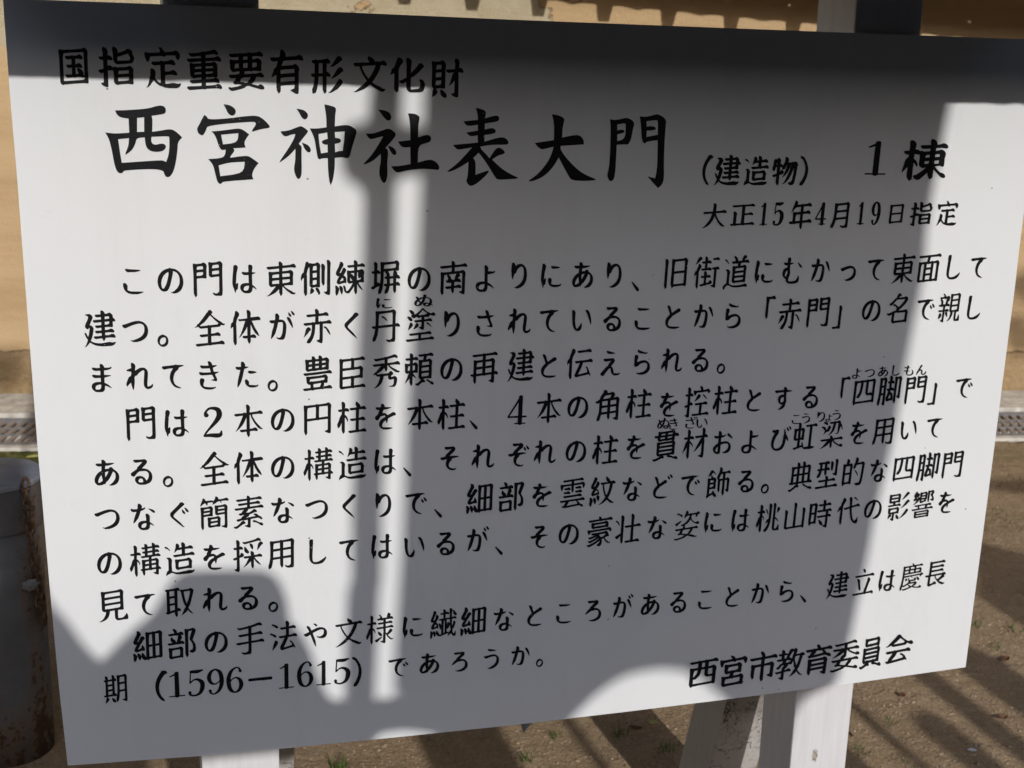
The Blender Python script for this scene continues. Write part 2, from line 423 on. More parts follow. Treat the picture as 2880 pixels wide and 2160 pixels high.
GLYPHS = {
12371:[[308109,9349,8855,8761,6558,4856,951,951,952,951,1959,4156,4757,5481,4961,4363,3366,4154,3650,4246,4643,4933,5427,5732,5935,7030,7535,9040],[253360,8852,9449,7654,7555,7758,4855,2356,2651,253,253,555,4247,4844,5636,7035]],
12398:[[348116,7149,8056,7158,6962,6664,6367,6378,5568,5273,4881,4574,4174,3770,3072,3066,2265,3057,856,3855,3951,4448,4545,2345,2843,2438,3238,3031,3936,3830,4126,4409,5806,5832,6430,6436,6441,6745,6848,7053,6557,7173,7090,6598,6190,6190,5364,4967,5551,7543,6841,6141,6726,5728,5334,4912,4632,4026,2922,1623,2837,4147,2950,5345],[211174,3968,4485,5381,5772,6579,6670,7469,7162,6253,5023,3905,4224,4123,3417,3528,3942]],
38272:[[169087,5450,5657,5859,5258,5091,5091,5090,5091,6955,9053,9246,5952,5455,5090,5090,5592,4168,3362,3454,2439,947,2850,2855,4347,4642,5202,5302,5001,5001,4901,5001,6513],[406098,8250,8349,6054,5563,5376,5095,5096,5095,5096,5095,5276,5277,4661,4359,3958,3855,3949,2842,2147,1049,3256,4047,4643,4943,5508,5017,4917,5141,5639,6141,6445,7654,7553,8552,5348,5006,4905,5006,4729,3941,3643,3449,2859,4550,4545,5143,5940],[191305,4754,5177,7255,9953,5347,4726,2941],[369319,5081,8155,9853,5017,2447,2347],[191367,5272,5459,8154,8251,5334,4936],[371380,4853,5468,5661,9755,7049,5225,4845]],
12399:[[333105,9750,6554,6457,5959,5661,5788,8732,6140,5551,4761,4261,3068,2566,4867,5085,4985,5085,8461,6557,4554,655,5169,5782,4570,4558,4255,2455,3843,4437,5216,5117,1548,455,4347,4641,5539,7235,8548,7752,5349,5204,5103,251,1644,3443,4042,4441,4737,4936,5337,6527,7531],[190114,5749,5982,6857,5669,5388,4862,4357,4352,3735,4955,5489,5390,5489,5573,6390,4769,4755,3958,3455,4050,3643,4435,4814,4509,4509,4817,4817,5325,5624,6229,5626],[326138,3653,4754,5065,5564,5757,6258,7954,6550,5348,4728,4434,4342,3743]],
26481:[[159098,7053,7862,7862,7665,8479,5248,5023,5241,6520,5547,5351,6671,5090,5189,9906,7832,7832,6546,7149,5652,6363,4654,2851,2367,273,2765,3464,5054,5351,8753,7351,8347,5853,5456,5088,4988,5588,4763,4361,3760,3554,1242,2448,2347,4653,5279,8852,8753,8652,8545,6352,5457,4959,4361,3959,3255,1539,846,747,4752,4766,4261,3760,3753,4248,4643,4837,5326,547,548,547,4147,4743,5342,5844,6444,9054,9053,9054,5450,5046,5125,4748,848,847,2155,4347,4644,4941,5417,5011,4911,5437,6138,6443,9757,5648,2221,2321,2930,3035,3248],[297225,3554,1648,1749,5078,5554,8854,8953],[339232,5087,9352,9353,5247,4931,4644,3043],[215288,5271,5761,8654,8753,5015],[339296,4881,5354,8652,8552,6349,5328,4941]],
20596:[[193089,5450,5455,5961,5357,5097,5097,4997,5097,4666,5990,6173,6165,5314,5011,5011,4912,5011,5834,6937,3945,4433,4705,5149,8766,6366,5059,4659,2968,9358,8646,6151,5858,4977,5096,4996,5096,5276,5375,4859,4559,3763,3556,4150,2539,1549,3256,3647,3065,3953,4248,4032,4830,3919,4210,3237,4443,3910,5426,5442,6170,6663,5449,4901,5001,4901,6613],[478096,6051,5654,5481,5098,5099,5098,5099,5098,5174,5477,4472,3365,3954,4149,4546,4740,5513,5110,5006,5005,4906,5005,5006,4838,4344,3347,3954,4949,5538,6040,7339],[353100,5649,6058,5557,5059,4468,4069,4060,3856,4252,4248,4645,5040,5834,7223,5435],[409194,5652,6470,5094,5093,5094,5586,4867,4657,4161,3956,3952,4147,4532,5510,5006,5007,5006,6516],[282206,4967,5278,6954,7751,4910,3142],[284281,4854,4990,6854,7952,5348,4906],[282356,5170,5673,7054,6950,5207]],
32244:[[147092,5650,6867,6495,4865,3072,4055,4152,4348,4644,5518,4821,5622],[386103,5749,6571,5093,5093,7021,6139,7133,7141,2392,2776,4866,6952,8447,5753,5457,4980,4980,5590,4663,3664,3257,2141,2748,4982,5452,9052,9445,5754,5259,4659,4359,3060,3749,2741,2648,4671,4459,3661,3854,4148,4542,4936,5426,2847,2249,2349,4344,5043,5742,6743,8053,8053,5117,2248,2249,2755,4244,4739,5510,5023,4923,5437,6039,6344,5749,8156,5549,4949,2510,3128,3031,3752,4187,4362,3958,4351,4547,4843,6501,5541,6936,7446,6352,6160,7983,7078,5104],[215105,5552,6068,5283,4664,4559,3860,3954,4151,4445,5030,6115,6423],[175211,5950,8458,8557,6342,5761,5079,4770,3965,3062,7792,5459,4859,4459,4158,3954,4150,4545,2907,4043,4449,4852,7086,6167,6265,5461,5160,4363,3960,3755,3948,4237,4014,2103,4328,5137,6336,6443,6453,2610,4226,5836],[193243,7786,5945,5543,5235,1441],[324247,4754,4978,5251,5837,6832],[408253,4755,5086,5187,5352,5949,4629,5433,5628,5548,7261,5134,3342],[366294,3071,4154,4151,5054,5552,8453,5119]],
22592:[[235098,6654,6759,6590,5888,5377,5377,5096,5197,6154,6035,6436,4828,3246,4545,5044,5940,7142,5026,4929,1948,4342,5143,5644,7540,4330,3932,4717,5546,5949,7760,6681,5992,8954,5348,5006,6618,5546,5552,6470,5081,5081,9145,5753,5357,4565,3563,3655,3348,5090,8945,5753,5356,4860,4261,3959,3456,5064,4365,3563,7948,5751,5654,5256,4886,5577,4369,3165,3653,2140,946,947,2449,2549,2554,4148,4646,4842,5408,5021,5021,4262,4159,3955,3753,5168,5477,4865,4659,4159,3757,3952,4347,4531,5521,5103,4748,2649,4342,5343,5643,7542,5009,5010,5009,1836,4539,5343,5645,6845,5752,8169,5953,5656,7651,3305,5317],[251214,3460,3153,5094,4995,5452,5948,6849,5551,5656,5048,5022,5121],[379213,4898,8854,5346,5007,4748],[377290,4965,4465,3273,7552,7553,7251,4224,4920],[300368,4956,5477,5258,5351,9754,9755,8852,5949,5017,3642,845]],
21335:[[178089,5750,6264,5358,5087,5087,5088,5087,5271,5574,8354,5037,6426,4629,3348,4444,4945,5542,7040,6752,6646,6155,5147,4917,1648,1548,4343,5143,5842,6643,7652,7553,5329,6421,5746,6061,5761,5186,9352,9246,5651,5455,5059,4461,4059,3856,3550,2040,3048,4752,5387,8651,8845,5752,5453,5161,4065,3560,3453,5964,6556,5455,4863,3964,7953,5747,5234,5010,5011,5011,5010,4739,4546,1843,5345,5844,8633,6646,6253,5355,5378,5097,5098,5097,5499,4764,3568,3057,1542,1547,1547,4888,5354,8452,8453,8452,7648,7748,5856,4863,3666,3157,1139,846,847,4568,4461,3661,3654,4248,4643,4937,5325,447,547,447,4249,4543,5143,5643,7042,9054,9054,9054,5547,4710,247,247,3550,3454,4248,4645,4939,5418,5112,5009,4910,5009,5928],[322254,3755,4049,4468,4363,3962,3760,9454,5951,6447,6155,7050,3417,4521]],
12424:[[253100,9951,6555,6258,5859,5563,5468,5077,5252,9134,9229,5843,5550,4465,2773,1077,2062,4868,4991,4991,8254,8154,8659,5958,5463,4954,4453,3242,852,851,5286,4170,3960,3558,3851,4045,4744,5041,5504,5105,5106,5105,1650,1647,2143,3543,3940,4440,4636,5135,5534,5837,6138,6440,6742,6845],[242132,3253,3955,4862,5265,5761,6159,6757,6752,6752,6448,5030,4630,4439,3740,3447]],
12426:[[282109,7249,7755,8563,8273,7379,6483,5793,5077,4680,4084,3972,3370,3463,3259,2455,2148,2743,2434,4368,3468,3956,3550,4145,4636,4810,4809,5335,5421,5321,6217,5845,5251,5983,5983,7664,6585,7275,6963,7557,6643,6232,5823,5402,4511,4226,3119,2124,2234,2333,2349,5344,6741]],
12395:[[194116,5548,5252,5985,6453,5657,5789,5170,4165,4353,4550,4436,4746,4853,5496,5595,5881,5781,4961,4361,3267,3453,4149,4446,4633,4601,4601,4601,5115,5819,6032,5919],[360121,8050,7951,9360,5753,5556,5667,4953,4454,3039,4148,850,751,1957,4553,5056,5784,4472,3760,3255,3949,3940,4632,5619,6326,6337,7039,6444],[339349,7952,7951,7955,6454,6356,4855,1257,1455,1852,1852,4442,4844,5245,6835]],
12354:[[368109,7751,7556,7661,6361,6772,5871,5476,4779,4270,3570,2870,2565,3866,3860,4153,3649,4246,4338,146,4852,5378,5458,9252,9861,7963,5054,4652,1952,1250,1250,4370,3368,3955,3651,4247,4643,4914,1652,1551,4245,4844,5441,6041,7140,6749,7352,5247,4702,4645,2339,2832,2826,3932,4230,4724,5332,5934,6931,6344,6248,9252,8763,5746,5451,5160,6368,7465,7886,6370,7597,5554,6441,6333,5328,4827,4124,2318,3437,2534,3447,5345],[204154,4959,5474,6174,6570,6564,5250,5139,5624,5625,4339,4346,2538],[302219,4785,5173,5854,8256,5350,5046,3725]],
12289:[[219076,6449,5856,5361,4565,3961,1181,1181,4056,4550,4745,5243,8406,8507]],
26087:[[178089,5750,6264,5358,5096,5097,5096,5097,5096,5170,5474,4866,4659,4060,4057,3952,4148,4744,4838,5225,5325,5004,5003,5004,5003,5004,5928],[272096,5749,6667,7754,7753,9853,9953,5348,5641,5548,6667,5257,5095,5095,5094,5095,5095,5495,4566,3565,3057,2741,3347,1448,1547,1448,3550,3255,4348,4646,4839,5216,5317,5008,5008,4909,5008,5008],[295143,5088,5088,5088,9957,9653,9753,5011,5012,5011,1646,1546],[295288,5085,5085,5686,8254,8354,8452,8551,5212,5016,5016]],
34903:[[190087,5749,6473,4992,4992,5091,4992,5770,7480,5362,4761,4559,3364,4152,4248,4746,4838,4432,3928,4428,3036,3815,5436,6160,6657,5349,5009,5010,5009],[447098,6350,5657,5090,5190,5090,5190,5090,5351,7947,5754,5157,4857,4360,3359,3951,2842,4052,4247,2348,4241,5245,5644,6344,6150,5247,5009,5009,4910,5009,4544,3246,3653,5639,6041],[246114,6449,9661,6449,5956,7655,8654,7062,5360,4461,3959,3555,4147,4135,4546,1843,5079,5079,6951,7946,6151,5454,5057,4659,4358,4056,4053,2242,4974,4363,3362,4152,4347,4633,5314,948,4243,5144,5445,6444,5948,7053,5348,4920,4920,4146,542,4644,5044,5743],[259292,9555,6547,6655,9545,6254,5257,4759,4160,3957,3852,2241,4651,5076,5077,7548,7548,5551,5455,4961,4261,3559,3951,3044,4975,4362,4258,3955,4151,4447,4734,5421,4941,1448,4243,5440,6045,6046,6952,5348,4824,4924,848,4243,5144,5445],[152361,7160,7064,7368,5961,6958,5355,4955,4263,3957,4053,2538,4441],[482411,6550,5553,5156,4464,3561,3653,2441,3648,3050,4245,4943,5941,6445,8354]],
36947:[[154074,5849,5654,5569,7574,6054,6147,6052,8035,8641,7649,7549,8853,8853,8853,8547,5758,4764,3763,3356,3848,2240,2246,2247,2448,2549,1052,3054,3457,3361,4990,4991,5595,4861,3865,3459,3652,2446,4748,5247,7531,5414,5013,4913,4929,2232,2929,4940,5141,5738],[295147,8456,8553,8553,7551,8347,5752,5354,5179,5179,4982,4982,5590,4861,3765,3259,3949,2642,2648,4752,5470,5559,8452,8352,9246,5751,5354,5157,4561,4060,3956,3651,1841,6268,6657,5457,4958,4459,4058,4054,3949,3337,3824,4525,2447,3353,4146,4550,4768,3673,2964,3953,4249,4646,4943,5637,6535,4729,1048,4243,5044,5444,6941,9054,6845,6057,5448,4625,4746,649,3253,4346,4743,5222,5323,5015,4915,5015,5341,5940],[306179,4872,5454,8054,8153,8051,8051,4930,3143,2347,2347],[306233,4855,5068,5253,8355,9453,9353,5347,4928,4847],[308288,4853,5366,5460,8854,6747,6155,9752,5430,4842],[204367,5450,4952,4070,3172,3858,2855,4644,5639,5944,6147]],
12416:[[305100,7649,7952,7953,8358,6156,5961,5562,5267,4873,4665,4261,3957,4848,5243,4945,3617,4037,3439,3144,2248,2247,1153,4453,5084,6687,5579,4868,4285,5079,4979,5453,8258,7362,5054,4653,2450,2750,4752,5783,4468,4459,4155,3054,4249,4244,4543,4843,5401,2452,2452,4147,4541,5737,6838,6846,7350,5023,1645,3239,3938,4335,4518,5329,6030,7327,7840,5724,6430,6541,6843],[209200,4351,4754,4865,5268,5972,6663,5751,5348,4818,4432,3929],[463311,6049,5854,5159,4561,2473,1473,4154,4449,4847,5244,7124,7125]],
12363:[[326109,7553,6559,6270,6189,5693,5076,5177,4481,3574,3561,3458,2552,2552,5579,4861,4659,3865,4255,3253,4148,4338,4905,4733,4448,2050,1949,4147,4540,5145,5642,7137,6349,7954,4016,4017,4022,4006,3905,5444,5550,7670,8396,6284,6283,5882,5982,9053,7147,5419,4820,4820,4106,3921,3837,3444,2850,3659,4449,5836,6240,7443],[479251,5548,5252,5177,4184,3192,4165,3662,3458,3951,4548,4645,5136]],
12387:[[296118,9849,7754,9267,7972,5961,5762,5783,4779,3977,3271,2666,3257,1656,3050,243,1641,1541,1641,4342,5536,6536,6645,6852,8165,8562,8458,8155,8145,6538,5534,5132,4527,4131,3736,3438,2438,2539,1739,2554,5245,6142]],
12390:[[387120,7851,5054,1964,1965,2867,3868,4186,5588,5976,6372,6263,7769,5659,5667,8460,8560,5052,4654,2555,1851,1851,3255,3746,2448,2347,1347,1348,1347,4143,4938,5543,6341,6844,7956,7955,7852,7751,2008,3818,4410,5812,6619,6630,6338,6540,7041]],
38754:[[183092,7856,9254,6845,5652,5555,6151,8653,8753,6845,6357,9252,7946,6255,5357,5090,4989,4989,5090,5594,4959,4561,3664,3256,840,2348,3155,3843,2849,4752,6299,8853,8852,8853,9845,5553,5357,4859,4460,3560,3654,2241,3447,1347,1347,1347,3752,3946,648,647,648,4147,4643,5441,5744,6445,8853,8954,8853,5450,5147,4002,3549,3454,3743,1248,3350,3054,4347,4745,4941,5417,5110,5006,4907,5006,5339,5841,5943],[197126,4855,5086,4985,5086,5188,5477,5559,8354,5246,5020,5119,4910,5010,4910,4747],[282131,4855,5088,7455,9553,5346,4708],[395140,4853,5082,4982,5189,5090,5189,5553,8951,5221,5221,4910,5011,4910,4948,3544],[280205,5090,7855,9353,5007],[280276,5292,6551,6646,6155,7454,5347,5010]],
12375:[[291100,8050,8050,8557,7258,7166,7277,5968,4965,4854,4453,4341,1428,2236,2136,1443,2350,3753,3758,4468,4785,5184,5185,5288,5187,5593,4876,5168,4558,4154,1949,4144,4423,5224,5323,4907,4907,4907,5303,6221,7027,7036]],
24314:[[140092,6549,5853,6965,7778,8531,7938,7445,7847,7847,8551,8451,8551,8164,6572,4655,2245,556,444,344,1252,1456,2859,3559,4854,5965,6178,5880,5779,5273,4264,3463,3156,6884,6883,5163,4563,3564,3456,1447,3545,8630,5147,4224,2405,4326,5143,5937,6641,6351,5562,5748,5146,4524,4524,3916,3287,3757,4550,4747,5041,5830,6128,6434,4633,3516,3730],[367151,5451,6265,5565,8052,8151,9245,6155,5159,4463,3960,3755,3650,2240,547,4973,5254,7652,7651,9145,5954,5257,4759,4260,3958,4054,3749,2441,1647,4874,5354,6551,7951,7946,6253,5558,4997,7450,5554,5257,4266,3065,5162,4761,4261,4059,4055,4052,2440,2848,4466,3863,3257,3847,4735,5128,2249,2149,4547,4643,5738,6743,9553,5026,848,747,4447,4743,5738,6843,8253,8353,5548,4923,1948,1949,4548,4642,5739,6742,9755,5023,1848,1749,4547,4643,5639,6742,7652,7552,5025,4647,1148,1149,4547,4643,5738,6942,8454,8553,6326],[386317,5079,9953,5033,4846,3242],[386374,5275,9552,5338,4939]],
12388:[[287132,7650,7750,9661,9068,6963,6463,6877,5983,5075,4770,4467,3968,3071,2467,2359,1955,1048,542,838,838,842,4445,5139,5938,6440,6347,7053,8364,9264,8259,7555,7555,7050,7544,6244,6239,5730,5116,4426,3930,3532,3437,1332,1338,1339,2156,5045,6936]],
12290:[[187083,7450,7460,6464,6072,5079,4072,3665,1965,4151,3548,2740,3940,4239,4326,5132,5634,5739,6635],[177108,3956,4467,5060,5565,5861,6259,6253,6651,5650,5547,5540,5237,4734,4337,3840,3443]],
20840:[[172087,6249,9254,9154,9254,7045,6357,9453,9353,7250,8146,6353,5359,4463,3861,3656,3749,2141,847,747,5082,5082,8052,8052,9145,5853,5357,4860,4160,3958,4054,3749,2441,847,5180,5181,9854,9753,5954,6364,8246,6762,4655,3252,2569,476,1276,2076,4855,6257,5354,4763,4359,4157,4053,4150,3641,4236,3841,1912,1814,1715,3546,4636,3435,3547,6945,7760,6734,6644,8753,8753,5448,5020,5020,648,647,4548,4642,5839,6842,8654,8553,4917,4917,547,448,547,4342,5044,5742],[215299,4653,4955,9980,8281,8184,5754,5450,9607,9614,4643,4445,446,346,3453,3945]],
20307:[[198089,6565,5458,5097,4997,4997,5097,4766,5886,6479,6470,5363,4959,4461,3265,3954,4349,4445,4841,4421,3616,4313,3237,4645,4413,5140,5343,6060,6458,5349,5012,5012,4912,5012,6613],[367103,5655,6267,5191,6851,8845,5753,5456,4858,4560,3263,3552,2641,4651,5087,5188,5087,7302,7806,8622,6146,5953,4355,3781,3276,3275,3286,3185,8352,8353,8352,5552,5356,4859,4459,4058,4054,446,447,4961,5470,4964,4663,4061,3558,3851,4445,4735,5518,5014,846,846,3452,4648,4846,5538,6442,6854,9650,3717,3716,3717,3312,2812,6054,6864,8588,7279,6682,5002,5003,148,4447,4742,5739,6543,8652,5033,5341,6322]],
12364:[[298109,8048,7054,6460,6069,6397,5382,5383,4890,4074,3568,2863,2156,2649,4952,5683,4564,3667,4355,4253,3449,4446,4641,4903,4633,4348,751,3348,4546,4641,5145,5444,7237,6348,7553,3802,3306,4420,4321,4519,5245,5648,8281,7586,6387,6387,5778,5777,5652,9052,6646,5417,4822,4822,4415,3714,3734,3544,2750,3560,4449,5736,6040,6345],[474247,5548,5252,5263,4866,4281,3486,3968,3861,3558,3751,4447,4744,5334],[451380,5650,5453,5258,4857,4262,2573,4252,4747,5323,6135],[494396,5650,5755,5158,4759,2973,3261,4151,4646,5639,5533,6335]],
36196:[[369089,6050,5653,5679,5093,5093,5194,5093,5352,7652,7551,9746,5856,4961,4559,4159,4155,3952,1240,2448,2547,3255,4448,4545,4150,4890,5269,8552,8553,9445,5954,5159,4759,4160,3958,3953,3848,2641,146,4772,4759,4061,3558,3750,4444,4835,5523,4944,248,147,4248,4645,4944,5543,6841,7852,7753,8152,5348,4821,4921,3749,3255,3743,448,547,4547,4745,5044,5643,6941,8754,8754,5447,4901,3801,4234,3832,2724,4534,4542,5644,6146,7250,5753,6871,7286,6597,5697,5294,6552,6646,6155,5851,5246,5014,5113,5016,4917,4835,4847,4446,3046,4353,4847,5541,5843,7737],[153156,5450,6761,8784,6369,7061,5060,4164,3758,3953,3643,3942,4335,3803],[485176,5352,3981,4364,3767,2971,2960,4351,4543,5441,5843,6444,6327,6630,6930]],
12367:[[380116,5449,5251,4954,1891,1784,1876,1977,4262,5566,6464,8781,8781,8073,8073,5263,4557,3163,3453,3748,4145,2118,1722,1723,1722,3936,4633,5338,5638,7225,8917,8917]],
20025:[[358091,5848,7954,8149,6656,5675,4995,5095,4995,6152,8845,5753,5355,5058,4559,3264,3654,2944,5090,5090,5589,4859,4461,3561,3455,1941,1947,1947,648,547,3850,3555,4049,4544,4841,5506,5012,4912,4823,1148,4647,4644,5639,6442,7649,4103,4022,3725,4923,5339,5647,7459,5755,5559,6076,6076,5586,5585,9454,9353,9353,9454,5349,5046,5014,4915,5014,4839,4141,3944,2148,3057,4144,5243,5940],[231272,5196,5195,5478,5356,8453,8454,8453,7852,7752,5748,5310,5008,4908],[341320,5348,5252,4264,2079,2862,3553,4648,4845,5836,5946,5949,7432]],
22615:[[158085,6049,9854,9955,9854,6547,6255,8552,8453,8552,7848,7949,5756,4862,3963,3457,3949,1941,1747,1648,1747,4870,5468,9052,9053,9146,5751,5454,4963,3764,3356,339,1648,1547,3454,3744,1448,1547,1448,4244,5142,5744,6444,9854,9955,5139,4824,4148,247,348,247,4343,5044,5742],[165209,8575,6361,6063,5457,5057,4165,3260,4350,4545,4841,4232,3808],[349214,6549,5657,5273,5080,5180,7652,7752,9246,5752,5256,4959,4359,4157,3954,3850,2241,1447,5276,7749,7749,5554,5663,5855,8140,7750,5955,5261,4064,3259,4150,3239,2756,1168,1081,3856,3948,4639,1623,1728,2842,5061,4659,4261,3859,3856,3053,3949,4644,7417,6241,6145,3448,4643,5637,6340,6446,6550,7564,6540,6246,5851,5755,7053,5024,848,847,4548,4643,5739,6744,8553,8553,5013,4738,3444,3553,4947,5541,5744],[234223,6048,5752,8265,6159,6166,4759,4161,3657,3948,3627,3517,4043],[468243,5550,5152,4256,2677,2765,3753,4548,4847,5144,5643,5745,5949,8326],[198309,6149,5954,5359,4761,4261,3960,3956,3553,3049,4747,5144,7419,6143],[300375,5053,8281,6668,6245,7633,6839,5247,4847,1540,3849,3753,3945]],
12373:[[300101,8150,8151,9461,5753,5656,5566,4855,4552,3340,4147,1751,1650,1751,2355,3258,4257,4765,5982,5060,4660,3867,3957,3351,4247,4443,4634,5028,5432,5830,6628,7531,8138],[409220,6349,5753,5557,4962,4567,3577,3577,4278,9364,6861,5054,4752,3351,2450,2349,4282,4266,3365,3157,3946,4640,6021,5921,3148,347,1854,1753,4144,4741,5245,7034,6945,8951,8952,8951,6916,6915,5734,4647,1747,3947,5046,8141]],
12428:[[242112,6072,5578,5579,5290,4873,5774,7657,7576,8171,6558,7054,5748,5237,4712,4507,4507,5116,5630,5937,6140,6343,6547,6451,7255,6356,6260,5659,5259,5066,4455,4750,3535,3743,2944,3749,4752,5085,5486,5487,5486,4972,4668,3966,3663,3558,3154,2749,2246,2236,2235,5799,4670,3864,3460,3553,4045,4628,5313,2442,2341,4044,5143,5943,7547,7547,5430,3818,3244,3939,2805,4024,4938,5730,5646,6365,8881,5908,6308]],
12356:[[257120,8151,6254,5756,5962,5870,5470,5065,3877,4354,4124,2518,3234,4248,4552,3675,4090,4584,5076,4977,5395,4369,3366,4155,3250,4243,4932,5614,5220,5120,5522,5521,6117,6920,7230],[465198,5448,5352,5472,5073,4487,3786,3488,3768,3066,3055,3945,4938,5640,6633,6033,6609]],
12427:[[309100,8050,7950,6453,5956,7054,6758,6865,6368,5670,5274,4773,4369,3670,3266,3361,2859,1958,2351,8076,8177,5759,5563,5059,4461,4358,3758,3952,1648,1549,1651,1551,3745,4843,5639,6240,6543,7551,7854,8850,913,2126,4643,4837,1430,1530,3840,4740,5532,5643,6843,6348,6255,8889,7867,8452,8551,7743,6838,5739,5336,5137,4730,3927,3030,3475,3962,3064,3258,2253,2148,3443,3738,4436,5035,5436,5935,6337,6640,7042],[300132,3454,4454,4857,5159,5459,5860,6154,6350,5948,5844,5637,5328,3746]],
12392:[[330107,7549,8455,8760,6560,4654,1352,1351,1351,1352,1859,4156,4557,4861,5065,6081,6165,8580,6065,7257,7664,7763,9468,5756,5257,4766,4458,4354,2455,2334,3540,2134,2134,3581,3690,3964,3760,3655,3748,4543,5140,5440,7406,7106,4341,1317,3629,4433,4732,5134,5632,5737,6235,6439,6839,9838]],
12425:[[320103,7250,9759,8062,7671,6471,5778,4677,3976,3766,3463,2563,2856,1752,1647,1741,1741,5681,6077,5057,4565,4657,4156,3454,3550,4244,4543,4839,4902,5301,4543,5045,5441,5839,5242,5447,5653,6349,8158,8276,7059,7657,7553,7248,6843,5842,5624,4523,3830,2831,1937,1244,1144,4050,2861,4649,6431,6341,6346],[351380,7849,6653,5755,5761,4756,2145,462,563,2163,4151,4248,4643,5239,5739,6041,7241]],
12300:[[390216,5548,5352,6265,5357,5098,4997,5098,5596,5558,6853,7451,8345,6252,5459,4661,4061,3758,3751,2540,2648,2849,2856,4347,4544,5214,5213,5006,5007,5006]],
12301:[[156071,7852,7953,9046,5753,5455,5093,5093,4993,5093,5276,5375,4570,4260,4057,3853,4149,4646,4839,5415,5121,5012,4912,4912,5012,2840,2048,2049,4443,5242,5743]],
21517:[[239098,6049,6053,7054,9454,9553,9953,8246,6052,5558,5086,4986,5590,4761,4163,3859,3755,4349,2142,1246,1147,4952,5855,5358,7766,9587,7171,6772,5970,5163,4363,3761,4154,3951,2242,1047,1047,5053,5655,7559,5358,4661,4259,3757,4052,2737,4445,4335,4427,3342,2325,2933,1630,4545,5243,5544,6142,5949,6153,7669,9794,6356,8752,8852,8752,5749,3931,3128,2323,2026,2067,2067,2053,4741,5839,6144,6451,7528,5242,4025,1541,3850,4242,2442,2541,3053,4245,5142,5940,7241,6551,8463,5008,5108,6035],[257130,4752,4979,5281,5181,7657,6846,8952,8953,8952,5548,5133,4918,4917,3543,3348]],
12391:[[410114,5549,5253,4258,2462,2462,2469,4161,4363,4471,5189,5775,6274,6771,7971,6175,7657,7757,6656,5054,3454,1954,451,3255,3545,1146,1147,447,547,4141,5141,6634,6844,7854,7855,8252,8153,2109,3611,4727,5028,6012,6032,6531,8224,8336],[431265,5650,5555,5258,4857,4163,2670,4353,4547,5423,6036],[476281,5851,5556,5158,4659,2676,3459,3750,4942,5841,5534,5641,6140]],
35242:[[229089,6349,5656,5093,5193,5093,6850,4546,4642,5233,6234,7129,5648,5255,5164,4863,5163,4262,3759,7950,5552,5256,4957,4459,3261,3950,2743,4350,5190,6747,6154,8246,5653,5355,4761,4160,3757,3751,5872,7066,5058,4661,5855,4961,4162,3757,3952,3645,3045,2977,3459,4052,4546,5243,6537,4733,2448,2349,4447,4744,5443,6043,4844,5043,6526,5341,4325,2749,4344,5044,5942,6445,7253,6546,5956,5550,5211,4647,1948,1949,4545,4845,5741,6544,7652,7552,5010,5011,4834,4545,4149,4252,4849,5441,5642],[302101,6150,6356,7264,6263,7086,5895,6853,5446,5109,5109,5339,5542,6141,6147,9752,6454,5355,5161,4587,4466,4261,3612,4034,4345,4148,4667,5088,5187,7649,6154,5356,4975,5089,5089,5089,5499,4859,4459,3959,3655,2343,3147,347,3251,3753,4348,4638,5501,5003,4902,5003,5537,5843,6145,5144,4423,4523,4335,3631,3940,4148,5048],[158131,5450,7364,6570,5368,3866,3457,4349,4646,4016,4919],[371239,3756,5284,9054,8954,5950,5148,5017,4747,3544,3653,3944],[360305,4886,5256,9454,9454,5246,4911],[209309,4979,4763,4162,3463,9056,6344,6349,5759,5749,4439,4934,3908,4547,3354],[360372,4852,5161,5472,5356,7953,7953,7349,5315,4846]],
12414:[[257100,7850,7849,6554,6257,5959,5662,5593,7443,7938,7938,5550,4954,3664,3167,2168,2362,4862,5099,7856,7855,8160,5152,4654,3353,1652,1752,4988,5061,5353,8251,7857,7757,5758,5664,4255,2740,1750,1751,4665,4064,3265,3150,4347,4742,5116,1249,2354,2354,4247,4542,5244,5740,7038,7247,7750,7751,5448,5004,4847,551,157,4147,4443,5242,5741,6142,6145,6548,8350,8351,5102,2450,2551,1543,2738,4241,4641,4737,5136,5635,5838,7529,6345],[249132,3853,4655,5066,5563,5858,6156,8457,6847,4823,4435,4242,3945]],
12365:[[304098,9251,8658,6858,5860,4954,4353,3445,2250,2251,1952,857,3557,4658,4965,5772,5868,4964,4558,4355,2857,3548,4144,4435,4917,5428,5934,6830,7534,7642],[401198,6249,5752,5456,5259,4667,3186,4668,8261,7063,4554,1850,1850,4273,4575,9066,6660,4954,4552,2250,2149,4372,3965,3461,3353,4146,4742,6009,2150,2150,555,4148,4544,5141,6535,6842,9950,9951,6406,4748,1948,2250,2250,1954,1953,4246,4842,5441,5939,6342,6348,9751,9652,9751,7409,5439,643,5046,8639]],
12383:[[387111,6949,8153,7957,6158,5563,4954,4453,3442,3948,854,853,3756,5166,4868,3668,3461,3250,4243,4834,5332,5831,6434,6837,7739],[195118,7581,7592,6185,6185,6090,6089,8761,7462,5054,4652,553,5270,4661,3470,4057,3251,4044,4737,5016,4741,1951,1951,4448,4441,5144,5543,7037,6048,8050,3905,4016,4017,4311,4505,5137],[367280,9852,9562,5054,3956,2357,2254,2253,3551,4147,4437,5243,5843]],
